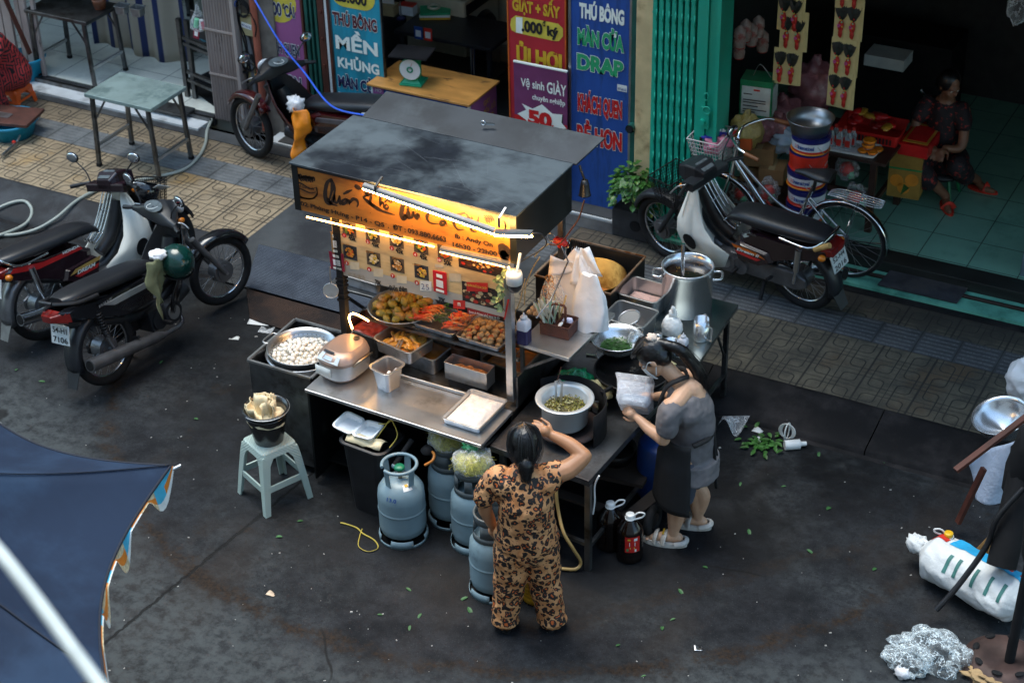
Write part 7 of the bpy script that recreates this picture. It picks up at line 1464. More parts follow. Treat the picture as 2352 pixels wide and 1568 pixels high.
# foam box in a clear bag held in her hands
wm_ = Matrix.Translation((pm.x, pm.y, 0)) @ Euler((0, 0, 1.79)).to_matrix().to_4x4()
t = thing('foam_box', 'white foam takeaway box inside a clear bag held by the woman in the apron', 'takeaway box', wm_ @ V((.0, .34, 1.0)), rot=(.0, .9, 1.79))
b = B(FOAM); gn(b.tf((0, 0, -.03), (0, 0, 0)), .15, .17, .04, .02, .85, .008); b.obj('base', t)
b = B(film('bag_film', (.85, .9, 1), .4)); b.loft([rr_(w, d, .03, z, 4, (0, dy)) for w, d, z, dy in ((.16, .18, -.06, 0), (.2, .22, -.02, 0), (.2, .21, .04, .01), (.17, .22, .1, .02), (.15, .24, .14, .03))], cap=(1, 0), sm=True); b.obj('bag', t)
# --- woman seated in the dim store, bare feet in red slippers
FLORAL = mk('floral_shade', (.01, .006, .009), .75, 0, .3, 8, c2=(.32, .02, .012), c2s=24, c2t=.6, c2w=.03)  # cloth colour darkened to stand in for the shade inside the store
f1, f2 = at(2168, 470, z=.27), at(2240, 432, z=.27); k1 = at(2105, 375, z=.68); hp = at(2120, 330, z=.62)+V((0, .1, 0))
b = B(SKIND); hc = at(2122, 215, z=1.33)
hip = V((k1.x+.12, k1.y+.36, .6)); sh = V((hip.x-.02, hip.y-.06, 1.08)); hc = sh+V((.03, -.06, .21)); k2 = V((k1.x+.3, k1.y+.12, .67))
hd = head(b, hc, (.75, -.55, -.35), (0, 0, 1), 1.0); chain(b, [hip, (hip+sh)/2+V((0, .02, 0)), sh], [.13, .12, .1]); chain(b, [sh, sh+V((.01, -.03, .1))], [.055, .05])
for kn, ft, s in ((k1, f1, -1), (k2, f2, 1)):
    chain(b, [hip+V((.09*s, 0, 0)), kn], [.09, .062]); chain(b, [kn, kn.lerp(ft, .35)+V((0, .02, 0)), ft+V((0, .04, .06))], [.056, .054, .034]); d = V((.5, -.75, 0)) if s < 0 else V((.95, -.1, 0)); chain(b, [ft+V((0, .04, .04)), ft+d*.08+V((0, 0, .02)), ft+d*.16+V((0, 0, .012))], [.034, .032, .022])
for s in (-1, 1): el = sh+V((.2*s, -.12, -.26)); wr_ = V((k1.x+.14+.05*s, k1.y+.08, .82)); chain(b, [sh+V((.16*s, 0, -.01)), el, wr_], [.048, .04, .026]); hand(b, wr_, (.2-.3*s, -.9, -.2), (0, 0, -1), s, .5)
sw = blob(b, 'person', None, .008); tag(sw, 'woman in dark red patterned clothes seated in the dim store with red slippers', 'person')
c, r, f, u = hd; b = B(HAIR); b.ell(c-f*.02+u*.03, (.092, .092, .095), 16, 10); b.ell(c-f*.06-u*.03, (.07, .07, .08), 14, 9); blob(b, 'hair', sw, .008, 4); eyes(sw, hd)
b = B(FLORAL); chain(b, [hip, (hip+sh)/2, sh-V((0, 0, .03))], [.16, .15, .12]); [chain(b, [sh+V((.13*s, 0, -.01)), sh+V((.18*s, -.05, -.1))], [.075, .07]) for s in (-1, 1)]; blob(b, 'blouse', sw, .01, 4, fold=.02)
b = B(FLORAL)
for kn, ft, s in ((k1, f1, -1), (k2, f2, 1)): chain(b, [hip+V((.09*s, 0, 0)), kn+V((0, 0, .0))], [.125, .09]); chain(b, [kn, kn.lerp(ft, .42)], [.09, .085])
blob(b, 'trousers', sw, .01, 4, fold=.02)
for ft, d in ((f1, V((.5, -.75, 0)).normalized()), (f2, V((.95, -.1, 0)).normalized())):
    b = B(mk('red_slipper', (.6, .04, .02), .5)); n_ = V((-d.y, d.x, 0)); P = [ft+V((0, .02, -.018))+d*(.06+.13*math.cos(a))+n_*.045*math.sin(a) for a in [2*PI*i/16 for i in range(16)]]; b.prism(P, (0, 0, .018)); b.tube([ft+d*.09-n_*.045+V((0, .02, 0)), ft+d*.1+V((0, .02, .05)), ft+d*.09+n_*.045+V((0, .02, 0))], .03, 8, 5, flat=.3); b.obj('slipper', sw)
t = thing('low_stool', 'dark stool with green legs under the seated woman', 'stool', (hip.x, hip.y, .25)); B(BLK).lathe([(0, .2), (.16, .2), (.17, .23), (0, .24)]).obj('seat', t)
for i in range(4): a = PI/4+i*PI/2; B(mk('stool_green', (.01, .16, .06), .4)).cyl((.12*math.cos(a), .12*math.sin(a), .2), (.19*math.cos(a), .19*math.sin(a), 0), .014).obj('leg', t)
p = at(2165, 352, z=.62); b = B(WHT)
for i in range(6): b.mat(OFFW if i % 2 else CARDL).cb((p.x, p.y, .60+i*.012), (.26, .19, .01), .3+rnd.uniform(-.1, .1))
b.top('notebooks', 'small stack of pale notebooks on the knee of the seated woman', 'notebooks')
# --- person at the edge of the frame, crouching on an orange stool
MAZE = bpy.data.materials.new('maze_print'); n = NT(MAZE); x_, y_, z_ = n.xyz(); k_ = n.m('FRACT', n.m('MULTIPLY', n.m('ADD', n.m('MULTIPLY', n.ramp(n.vor(26, 'F1', 1, .6), .48, .52), n.m('SUBTRACT', y_, z_)), n.m('ADD', z_, n.m('MULTIPLY', x_, .7))), 30)); n.col(n.mix(n.ramp(k_, .42, .5), (.01, .006, .008), (.42, .03, .03))); n.rough(.75)
s0 = at(48, 200, z=.33); b = B(SKIN); hx, hy = s0.x-.16, s0.y+.02
hd = head(b, (hx-.02, hy-.3, 1.0), (-.2, -.85, -.4), (0, 0, 1)); chain(b, [(hx, hy, .42), (hx, hy-.08, .65), (hx-.01, hy-.2, .85), (hx-.02, hy-.27, .93)], [.14, .13, .11, .055])
for s in (-1, 1): chain(b, [(hx+.09*s, hy, .4), (hx+.14*s, hy-.38, .5)], [.09, .06]); chain(b, [(hx+.14*s, hy-.38, .5), (hx+.13*s, hy-.28, .17)], [.055, .036]); chain(b, [(hx+.13*s, hy-.29, .155), (hx+.14*s, hy-.43, .145)], [.035, .026]); chain(b, [(hx+.16*s, hy-.18, .85), (hx+.19*s, hy-.4, .66), (hx+.1*s, hy-.55, .55)], [.048, .04, .028]); hand(b, (hx+.1*s, hy-.55, .55), (-.1*s, -.9, -.4), (0, 0, -1), s, .4)
ep = blob(b, 'person', None, .009); tag(ep, 'person in red and black patterned clothes crouching on the orange stool by the blue basins', 'person')
c, r, f, u = hd; b = B(HAIR); b.ell(c-f*.02+u*.03, (.09, .1, .098)); b.ell(c-f*.08-u*.06, (.05, .05, .07)); blob(b, 'hair', ep, .009, 4)
b = B(MAZE); chain(b, [(hx+.02, hy+.02, .44), (hx, hy-.08, .66), (hx-.01, hy-.19, .84)], [.2, .17, .14]); b.ell((hx+.03, hy, .44), (.22, .2, .16)); [chain(b, [(hx+.14*s, hy-.17, .85), (hx+.19*s, hy-.3, .74)], [.07, .06]) for s in (-1, 1)]; blob(b, 'blouse', ep, .01, 4, fold=.02)
b = B(MAZE); [(chain(b, [(hx+.1*s, hy, .42), (hx+.15*s, hy-.38, .5)], [.13, .09]), chain(b, [(hx+.15*s, hy-.38, .5), (hx+.14*s, hy-.29, .24)], [.09, .08])) for s in (-1, 1)]; blob(b, 'trousers', ep, .01, 4, fold=.02)
stool('plastic_stool', 'small bright orange plastic stool under the crouching person', (s0.x-.13, s0.y+.02, .12), .1, mk('orange_plastic', (.8, .11, .01), .4, 0, .06), .25, .2, .05, .02)
# ================================================================ goods, furniture, clutter
# plant in its concrete block
t = thing('potted_plant', 'bushy variegated pothos growing in a hollow concrete block by the ochre pillar', 'plant', (-1.95, .74, PZ))
b = B(CONC); b.box(-.16, .16, -.12, .12, 0, .25); b.mat(BLKM).cyl((.05, -.121, .13), (.05, -.115, .13), .05, n=18); b.obj('planter', t, bev=.012)
b = B(LEAFV, LEAF); rr6 = random.Random(9)
for i in range(330):
    a, e = rr6.uniform(0, 6.3), rr6.uniform(-.35, 1.3); q = rr6.uniform(.55, 1)**.6; c = V((.21*q*math.cos(a)*math.cos(e), .17*q*math.sin(a)*math.cos(e)-.02, .37+.2*q*math.sin(e)+.04*math.sin(a*3)))
    b.mat(LEAFV if i % 3 else LEAF); leaf(b, c, (math.cos(a), math.sin(a), rr6.uniform(-.9, .4)), Z3, rr6.uniform(.045, .08), rr6.uniform(.04, .06))
for i in range(8): leaf(b, (.02+.02*i % .06, -.02, .5+.025*i), (rr6.uniform(-1, 1), -.6, .2), Z3, .07, .05)
b.obj('foliage', t); b = B(VINE)
for i in range(9): a = i*.7; b.tube([(0, 0, .22), (.08*math.cos(a), .08*math.sin(a), .38), (.13*math.cos(a), .12*math.sin(a), .45)], .004, 5, 3)
b.obj('stem', t)
# bicycle
t = thing('bicycle', 'chrome city bicycle with a full front basket standing behind the white motorcycle', 'bicycle', (-.2, .77, .15), rot=(R(-4), 0, PI+R(-2)))
def bwheel(x):
    b = B(CHROME); c = V((x, 0, .33)); b.torus(c, .302, .009, 44, 7, 'y'); b.mat(SPK)
    for i in range(28): a = 2*PI*i/28; b.tube([c+V((.02*math.cos(a+1.2*(-1)**i), .02*(-1)**i, .02*math.sin(a+1.2*(-1)**i))), c+V((.3*math.cos(a), 0, .3*math.sin(a)))], .0012, 4, cap=False)
    w = b.obj('wheel', t); B(RUB).torus(c, .318, .016, 48, 8, 'y').obj('tyre', w); B(GREYM).cyl(c-V((0, .05, 0)), c+V((0, .05, 0)), .022, n=12).obj('hub', w)
    b = B(CHROME); P = []
    for i in range(22):
        a = R((-25 if x < .5 else 20)+170*i/21) if x > .5 else R(10+175*i/21); P.append([c+V((.352*math.cos(a), s*.028, .352*math.sin(a)-(.006 if abs(s) == 1 else 0))) for s in (-1, -.5, 0, .5, 1)])
    b.loft(P, closed=False); b.bar(c, c+V((-.33 if x < .5 else .1, 0, .05 if x < .5 else .34)), .006); b.obj('mudguard', t, solid=.002)
bwheel(0); bwheel(1.06)
b = B(CHROME); b.tube([(.93, 0, .82), (.78, 0, .62), (.6, 0, .4), (.42, 0, .3)], .019, 10, 4); b.tube([(.92, 0, .86), (.74, 0, .68), (.52, 0, .5), (.33, 0, .46)], .014, 8, 4); b.tube([(.42, 0, .3), (.27, 0, .74)], .016, 8)
for s in (-1, 1): b.tube([(.42, s*.02, .3), (0, s*.055, .33)], .011, 8); b.tube([(.3, s*.02, .62), (0, s*.055, .33)], .009, 8); b.tube([(.95, s*.04, .68), (1.0, s*.05, .5), (1.06, s*.05, .33)], .012, 8, 3)
b.tube([(.9, 0, .98), (.95, 0, .68)], .02, 10); b.mat(RED).text('martin', (.66, -.022, .49), V((.72, 0, .7)).normalized(), V((-.7, 0, .72)).normalized(), .028, .13, off=.02); b.obj('frame', t)
b = B(CHROME); b.tube([(.93, 0, .9), (.9, 0, 1.0), (.9, -.1, 1.06), (.78, -.25, 1.08), (.68, -.29, 1.06)], .012, 8, 4); b.tube([(.9, 0, 1.0), (.9, .1, 1.06), (.78, .25, 1.08), (.68, .29, 1.06)], .012, 8, 4); b.obj('handlebar', t)
b = B(mk('brown_grip', (.2, .07, .02), .5))
for s in (-1, 1): b.cyl((.72, s*.28, 1.068), (.6, s*.3, 1.05), .017, n=10)
b.obj('grip', t)
b = B(BLK); b.loft([[V((x, w*math.cos(a), z+h*math.sin(a))) for a in [2*PI*i/12 for i in range(12)]] for x, w, z, h in ((.42, .02, .84, .015), (.34, .04, .85, .03), (.24, .09, .85, .04), (.16, .11, .86, .04), (.12, .09, .86, .03))]); b.cyl((.27, 0, .7), (.25, 0, .83), .014); b.obj('saddle', t, sub=1)
b = B(CHROME)
for y in (-.06, -.03, 0, .03, .06): b.tube([(.14, y*.6, .72), (.05, y, .735), (-.24, y, .72), (-.29, y*.6, .72)], .005, 6, 3)
for s in (-1, 1): b.bar((-.1, s*.06, .725), (0, s*.06, .35), .006)
b.obj('luggage_rack', t)
b = B(mk('pale_basket', (.5, .45, .45), .5)); x0, x1 = 1.0, 1.26
for i in range(8): f = i/7; w = .12+.03*f; z = .76+.24*f; b.tube([(x0, -w, z), (x1-.06*(1-f), -w, z), (x1-.06*(1-f), w, z), (x0, w, z)], .006 if i == 7 else .003, 5, closed=True)
for i in range(11):
    f = i/10; y = -.12+.24*f; b.tube([(x0, y, .76), (x0, y*1.25, 1.0)], .003, 4); b.tube([(x1-.06, y, .76), (x1, y*1.25, 1.0)], .003, 4); x = x0+(x1-.06-x0)*f
    for s in (-1, 1): b.tube([(x, s*.12, .76), (x0+(x1-x0)*f, s*.15, 1.0)], .003, 4)
b.obj('basket', t)
for i, (m, lab, dz) in enumerate(((mk('pink_cloth', (.6, .2, .3), .7), 'pink cloth in the bicycle basket', -.03), (mk('blue_cloth', (.02, .03, .35), .6), 'royal blue cloth in the bicycle basket', .0), (WBAG, 'white bag on top in the bicycle basket', .03))): cloth_heap('basket_cloth', lab, (-1.3-.02*i, .78+.02*i, 1.1+dz), (.11-.02*i, .1-.02*i, .06), 3+i, m)
# ---------------- store goods
YC = mk('pale_yellow_card', (.62, .52, .24), .7, 0, .06); FEA = mk('peacock_feather', (.006, .014, .012), .5, 0, .5, 30); TAS = mk('red_tassel', (.5, .02, .012), .5, 0, .3, 30); PKF = mk('pink_bead', (.6, .1, .35), .35); GNB = mk('mint_bead', (.2, .6, .35), .3)
def ornament(lab, top, tw):
    t = thing('ornament_card', lab, 'ornament', top, tw, 'feather ornament cards hung in two strings'); b = B(YC); b.box(-.1, .1, 0, .004, -.3, 0); b.mat(YC).box(.075, .12, .006, .01, -.3, .02); b.obj('card', t)
    for s in (-1, 1):
        x = .045*s; b = B(FEA)
        for i in range(30): a = rnd.uniform(-.45, .45); leaf(b, (x, -.008, -.15), (a, -.12, 1), (0, -1, 0), rnd.uniform(.1, .15), .034)
        b.obj('feather', t); b = B(TAS)
        b.ell((x, -.012, -.19), (.022, .012, .045), 10, 8, .4, 4); b.ell((x, -.012, -.25), (.016, .01, .035), 10, 8, .4, 5)
        for i in range(6): b.mat((TAS, YEL, GNB, TAS, YEL, TAS)[i]).ell((x+rnd.uniform(-.018, .018), -.022, -.12-.018*i), .007, 7, 5)
        b.mat(PKF); [b.ell((x-.012+.009*math.cos(q), -.026, -.185+.009*math.sin(q)), .006, 6, 4) for q in (0, 1.26, 2.5, 3.77, 5)]; b.obj('beads', t)
for i, (dx, dy) in enumerate(((1817, -12), (1823, 32), (1808, 112))): p = at(dx, dy, y=1.3); ornament(('feather ornament card topmost in the string nearer the gate', 'middle feather ornament card in the string nearer the gate', 'lowest feather ornament card in the string nearer the gate')[i], (p.x, 1.3, p.z), -.05+.08*i)
for i, (dx, dy) in enumerate(((1955, -66), (1950, 6), (1940, 90), (1932, 165))): p = at(dx, dy, y=1.3); ornament(('top feather ornament card in the string over the bottles', 'second feather ornament card in the string over the bottles', 'third feather ornament card in the string over the bottles', 'lowest feather ornament card just above the red packets')[i], (p.x, 1.3, p.z), .1-.06*i)
LAN = mk('lantern_paper', (.5, .38, .33), .6, 0, .2, 20, c2=(.4, .1, .08), c2s=14)
for i, (dx, dy) in enumerate(((1700, 85), (1713, 70), (1727, 80), (1742, 62), (1698, 110), (1752, 95))):
    p = at(dx, dy, y=1.5+.08*i); t = thing('paper_lantern', ('painted paper lantern hanging nearest the green gate', 'white lantern just behind the first', 'lantern hanging beside the gate above the green tin', 'highest small lantern inside the store', 'lowest lantern beside the gate frame', 'deepest reddish lantern inside the store')[i], 'lantern', p); b = B(LAN); b.lathe([(0, .1), (.015, .09), (.045, .06), (.05, .0), (.04, -.015), (.05, -.03), (.045, -.08), (.03, -.09), (0, -.09)]); b.obj('shade', t); B(RED).torus((0, 0, -.088), .034, .006).obj('rim', t)
t = thing('oil_tin', 'square green oil tin with white printed labels behind the gate edge', 'tin', (-1.17, 1.32, 1.1), R(8)); TING = mk('tin_green', (.01, .2, .08), .35)
b = B(TING).box(-.13, .13, -.1, .1, 0, .32); b.mat(mk('label_white', (.55, .6, .58), .5)).box(-.115, .115, -.102, -.1, .03, .27); b.box(.13, .132, -.085, .085, .03, .27); b.mat(INK)
for z, w in ((.2, .07), (.15, .18), (.13, .18), (.1, .12), (.07, .19), (.05, .1)): b.box(-.1, -.1+w, -.1035, -.102, z, z+.009)
b.mat(RED).box(-.02, .03, -.1035, -.102, .235, .25); b.obj('tin_body', t, bev=.005); B(ALU).tube([(-.05, 0, .32), (.0, 0, .42), (.09, 0, .32)], .003, 5, 4).obj('handle', t)
MAUV = film('mauve_bag', (.32, .12, .14), .85, .25, 10, .8, .2)
def sack(name, label, c, r, m, seed, amp=.35, category='bag'):
    b = B(m); b.ell(c, r, 28, 18, amp, 2.4, seed); b.ell(V(c)+V((0, 0, r[2]*.95)), (r[0]*.25, r[1]*.25, r[2]*.35), 14, 9, .6, 3, seed+1); return b.top(name, label, category)
for i, (dx, dy, y, r) in enumerate(((1765, 285, 1.35, (.15, .13, .12)), (1795, 262, 1.6, (.17, .15, .14)), (1745, 300, 1.25, (.11, .1, .1)), (1870, 200, 2.0, (.2, .18, .22)))): sack('goods_bag', ('mauve plastic bag of goods behind the bucket stack', 'larger mauve bag of goods deeper in the store', 'mauve bag lowest beside the cardboard box', 'dark mauve bag hanging back between the ornament strings')[i], at(dx, dy, y=y), r, MAUV, i)
p = at(1715, 300, y=1.1); sack('goods_bag', 'pale yellow bag with orange packet inside standing by the green gate', p, (.13, .11, .14), film('yellow_bag', (.55, .45, .15), .7), 3); B(mk('orange_packet', (.6, .1, .02), .5)).cb(p+V((.01, -.1, -.06)), (.15, .04, .09)).top('orange_packet', 'orange packet showing through the yellow bag', 'packet')
for i, (dx, dy, y, s) in enumerate(((1742, 355, 1.2, (.24, .22, .16)), (1770, 400, 1.15, (.2, .2, .13)), (1722, 395, 1.25, (.16, .2, .12)))): p = at(dx, dy, y=y); b = B(CARD); b.cb((p.x, p.y+.05, p.z), s, .2); b.mat(CARDL).cb((p.x, p.y+.05, p.z+s[2]/2), (.05, s[1]*1.005, .003), .2); b.top('cardboard_box', ('cardboard box on top behind the bicycle bar', 'cardboard box with red tape under the top one', 'low cardboard box against the green gate')[i], 'box', bev=.003)
cloth_heap('cardboard_sheet', 'blue and white folded carton under the mauve bags', at(1805, 318, y=1.35), (.16, .1, .08), 3, mk('blue_white_card', (.3, .4, .5), .6), 'carton')
# buckets
PB = (mk('bucket_navy', (.01, .012, .12), .3), mk('bucket_red', (.55, .03, .015), .3), mk('bucket_white', (.6, .63, .68), .3)); ORB = mk('bucket_orange', (.7, .25, .01), .35)
bx, by = at(1850, 430, y=.98).x, .98
for i, lab in enumerate(('lowest paint bucket of the stack behind the bicycle saddle', 'second paint bucket from the floor in the stack', 'third paint bucket in the stack', 'paint bucket with two white bands below the paper covered one', 'red paint bucket covered with a white paper', 'navy paint bucket just under the metal basin')):
    z = .3+i*.15; t = thing('paint_bucket', lab, 'bucket', (bx+.008*(i % 3), by, z), .3*i, 'paint buckets in one stack'); b = B(PB[0]); r = .15
    red = i == 4
    for m, z0, z1 in ((PB[1] if red else PB[0], 0, .03), (PB[1], .03, .05), (PB[1] if red else PB[2], .05, .115), (PB[1] if red else PB[0], .115, .155)): b.mat(m).lathe([(r-.01+z0*.08, z0), (r-.01+z1*.08, z1)], n=32)
    b.mat(PB[0]).lathe([(r, .155), (r-.01, .157), (0, .15)], n=32); b.obj('bucket_body', t); B(ORB if i % 2 else PB[1]).torus((0, 0, .028), r-.004, .006, 36, 6).obj('rim', t)
    b = B(BLUE if not red else WHT); a = -1.9-.3*i
    for j, ch in enumerate('International' if not red else ''): q = a+.068*j; b.text(ch, ((r+.0015)*math.cos(q), (r+.0015)*math.sin(q), .07), (-math.sin(q), math.cos(q), 0), Z3, .032, off=.02)
    for k in range(4): q = a-.13; c = V(((r+.002)*math.cos(q), (r+.002)*math.sin(q), .085)); u = V((-math.sin(q), math.cos(q), 0)); b.mat(PB[1]).poly([c+(u*math.cos(w)+Z3*math.sin(w))*.018 for w in (k*1.57+.5, k*1.57+1.0)]+[c])
    if red: b.poly([((r+.004)*math.cos(q), (r+.004)*math.sin(q), z_) for q, z_ in ((-2.6, .0), (-1.5, -.01), (-1.5, .1), (-2.6, .11))])
    b.obj('label', t); B(ALU).tube([(r*math.cos(-2.4), r*math.sin(-2.4), .1), (r*1.05*math.cos(-1.9), r*1.05*math.sin(-1.9), .03), (r*1.02*math.cos(-1.2), r*1.02*math.sin(-1.2), .09)], .003, 5, 4).obj('handle', t)
t = thing('metal_basin', 'round galvanised basin on top of the paint bucket stack', 'basin', (bx, by, 1.205)); B(ALU).lathe([(0, 0), (.14, 0), (.155, .06), (.158, .065), (.18, .12), (.185, .125), (.178, .125), (.15, .06), (.13, .01), (0, .01)], n=40).obj('basin_body', t)
# goods table
t = thing('goods_table', 'dark wooden table carrying bottles, cakes and red packets in the store', 'table'); WD = mk('dark_wood', (.03, .014, .01), .5, 0, .3, 6)
b = B(WD).box(-.74, -.1, 1.32, 1.95, .86, .885); b.obj('table_top', t)
for x, y in ((-.7, 1.36), (-.2, 1.36), (-.7, 1.9), (-.14, 1.9)): B(WD).box(x-.025, x+.025, y-.025, y+.025, .25, .86).obj('leg', t)
b = B(WD); b.box(-.7, -.2, 1.345, 1.375, .55, .59); b.box(-.215, -.185, 1.38, 1.9, .45, .49); b.obj('stretcher', t)
b = B(WHT); gn(b.tf((-.47, 1.46, .887), (0, 0, R(3))), .52, .22, .022, .03, .97, .006); b.top('white_tray', 'white enamel tray under the bottles and orange cakes', 'tray')
LQ = film('bottle_clear', (.6, .68, .7), .3, .08, 5, .05, 0)
bt = thing('drink_bottle', 'small clear bottle with red cap and red label in the cluster on the white tray', 'bottle', (0, 0, 0), group='clear bottles on the white tray')
B(LQ).loft([rr_(.05, .04, .012, 0), rr_(.052, .042, .012, .1), rr_(.03, .028, .011, .125), rr_(.022, .022, .01, .14)]).obj('bottle_body', bt); B(RED).cyl((0, 0, .14), (0, 0, .165), .014).obj('cap', bt); B(RED).box(-.02, .02, -.0225, -.0215, .02, .075).obj('label', bt)
for i in range(8): q = (-.66+.07*(i % 4)+.02*(i//4), 1.43+.055*(i//4)+.004*(i % 4), .892); (bt if i == 0 else dup(bt)).location = q
OC = mk('orange_sugar', (.75, .22, .01), .4, 0, .2, 30, .4, 60)
ck = thing('orange_cake', 'orange moulded cake in a clear cup on the white tray', 'cake', (0, 0, 0), group='orange cakes on the white tray'); B(OC).lathe([(0, 0), (.03, 0), (.042, .02), (.036, .028), (.03, .022), (.012, .03), (0, .03)], n=20).obj('cake_body', ck); B(LQ).lathe([(.03, -.004), (.047, .012)], n=20).obj('cup', ck)
for i, q in enumerate(((-.32, 1.42), (-.24, 1.42), (-.3, 1.48), (-.22, 1.49))): (ck if i == 0 else dup(ck)).location = (*q, .896)
for i, q in enumerate(((-.29, 1.45, .932), (-.285, 1.46, .965))): dup(ck, q, sc=1.25)
RB = mk('red_crate', (.5, .015, .012), .45, 0, .15, 8); b = B(RB); gn(b.tf((-.36, 1.76, .887), (0, 0, R(4))), .5, .34, .1, .02, .93, .01); b.mat(BLK); b.tf()
for i in range(16): b.box(-.58+.028*i, -.565+.028*i, 1.573, 1.578, .92, .965)
b.top('red_crate', 'red plastic crate of packets behind the bottles', 'crate')
RP = [mk('red_packet', (.5, .015, .015), .25), mk('gold_packet', (.5, .25, .03), .3), mk('dark_red_packet', (.22, .01, .01), .3)]
for i in range(14): b = B(RP[(0, 0, 2, 1)[i % 4]]); b.ell((-.52+.3*rnd.random(), 1.66+.22*rnd.random(), 1.0+.03*rnd.random()), (.07, .04, .02), 10, 7, .4, 3, i, rnd.uniform(0, 3)); b.top('snack_packet', ('glossy red', 'bright red', 'dark red', 'gold')[i % 4]+' packet lying in the red crate', 'packet', 'packets in the red crate')
b = B(RP[0]).box(-.12, .12, 1.7, 2.15, .8, .9); b.mat(RP[1]); b.box(-.1, .1, 1.74, 2.1, .9, .904); b.mat(RP[0]); b.box(-.08, .08, 1.78, 2.06, .904, .907); b.top('gift_box', 'red and gold flat box at the table end beside the seated woman', 'box')
t = thing('fruit_carton', 'tall printed carton with green strap and orange fruit picture under the table end', 'carton', (-.07, 1.9, .4), R(6)); b = B(mk('carton_brown', (.3, .17, .03), .6)).box(-.13, .13, -.16, .16, 0, .4); b.mat(mk('carton_green', (.01, .2, .06), .4)).box(-.132, .132, -.162, .162, .25, .265); b.mat(mk('fruit_print', (.6, .22, .02), .5)); [b.poly([(x+r*math.cos(q), -.1625, z+r*math.sin(q)) for q in [2*PI*i/14 for i in range(14)]]) for x, z, r in ((-.06, .15, .055), (.06, .17, .055), (0, .09, .05))]; b.mat(LEAF).poly([(-.02, -.163, .02), (.05, -.163, .1), (.0, -.163, .13)]); b.obj('carton_body', t)
for i, (dx, dy, y, r) in enumerate(((1945, 388, 1.5, .08), (1700, 445, 1.0, .07), (1765, 440, 1.0, .075), (1965, 455, 1.35, .09))): q = at(dx, dy, y=y); t = thing('wrapped_ball', ('red ball in clear film on the table stretcher', 'red wrapped ball in the wicker basket by the motorcycle', 'red wrapped ball beside the bicycle bar', 'clear bag of toys hanging at the table leg')[i], 'wrapped toy', q); b = B(RED, GNB); b.ell((0, 0, 0), r*.75, amp=.1); b.mat(GNB).ell((r*.5, -.02, -r*.4), r*.4, amp=.3); b.obj('toy', t); B(BAG).ell((0, 0, .01), r*1.15, 18, 12, .5, 3, i).obj('wrapping', t)
t = thing('wicker_basket', 'large brown wicker basket of wrapped toys behind the motorcycle', 'basket', (-1.0, 1.05, .16)); WK2 = mk('brown_cane', (.07, .035, .018), .6, 0, .4, 30, .8, 90); b = B(WK2); b.lathe([(0, 0), (.26, 0), (.33, .34), (.35, .36), (.32, .34), (.25, .02), (0, .02)], n=36, sx=1.25); b.obj('basket_body', t)
b = B(BLKM).box(-1.3, -.2, 3.4, 3.9, .25, 1.0); b.top('store_shelf', 'dark shelf unit at the back of the store', 'shelf'); b = B(WHP).box(-.85, -.5, 3.0, 3.25, .9, 1.0); b.top('polystyrene_tray', 'dim white foam tray on the shelf deep in the store', 'tray')
b = B(CHROME); p = at(2190, 300, y=2.3); b.tube([p+V((-.3, 0, .3)), p+V((-.05, 0, .02)), p+V((.1, -.05, -.04))], .012, 8, 4); b.top('chair_frame', 'thin chrome chair frame behind the seated woman', 'chair')
b = B(BAG).ell(at(2338, 20, y=1.4), (.08, .06, .12), 16, 10, .4); b.top('clear_bag', 'clear bag hanging high at the store front edge', 'bag')
b = B(mk('blue_grey_box', (.1, .16, .19), .6)).box(1.06, 1.4, 1.2, 1.5, .25, .45); b.mat(CARD).box(1.07, 1.39, 1.21, 1.49, .45, .454); b.top('carton', 'blue grey open carton at the store floor edge', 'carton')
# ---------------- eatery furniture
def ftable(label, c, w, d, h, z0, m, rz=0, brace=True):
    t = thing('folding_table', label, 'table', (*c, z0), rz); b = B(m).box(-w/2, w/2, -d/2, d/2, h-.035, h); b.obj('table_top', t, bev=.004)
    for sx, sy in ((-1, -1), (1, -1), (1, 1), (-1, 1)):
        b = B(STEELD).bar((sx*(w/2-.06), sy*(d/2-.03), h-.036), (sx*(w/2-.03), sy*(d/2-.02), 0), .032); lg = b.obj('leg', t); B(RUB).cb((sx*(w/2-.03), sy*(d/2-.02), .015), (.038, .038, .03)).obj('foot', lg)
        if brace: B(STEELD).bar((sx*(w/2-.05), sy*(d/2-.03), h*.62), (sx*(w/2-.2), sy*(d/2-.03), h-.04), .014).obj('brace', t)
    for s in (-1, 1): B(STEEL).bar((s*(w/2-.035), -d/2+.03, .2), (s*(w/2-.035), d/2-.03, .2), .026).obj('stretcher', t)
    return t
GTOP = mk('green_steel_top', (.36, .46, .43), .25, .35, .15, 3, .08, 8, c2=(.22, .3, .28), c2s=4)
ftable('steel folding table with shiny dented top standing empty on the pavement', (-6.37, .0), .72, .5, .7, PZ, GTOP)
ftable('dark steel table inside the eatery carrying a clay pot and two small pans', (-8.0, 1.14), .75, .5, .68, .2, STEELD)
for i, (x, y) in enumerate(((-7.6, 2.6), (-7.0, 2.3), (-8.3, 2.9))): ftable(('dark folding table deep inside the eatery', 'dark folding table nearest the sign board in the eatery', 'furthest dark folding table in the eatery')[i], (x, y), .75, .5, .7, .2, STEELD, .1*i, False)
z = .885; q = at(230, 20, z=z); b = B(mk('clay_red', (.16, .05, .02), .5)); b.lathe([(0, 0), (.05, 0), (.065, .07), (.07, .1), (.06, .098), (.05, .02), (0, .02)], (q.x, q.y, z)); b.top('clay_pot', 'brown clay pot on the dark eatery table', 'pot')
for i, dx in enumerate((282, 318)): q = at(dx, 30+5*i, z=z); pan('condiment_pan', ('small steel pan of sauce beside the clay pot', 'small steel pan of sauce at the table end')[i], (q.x, q.y, z), .11, .1, .08, .05, r=.015, tap=.9)
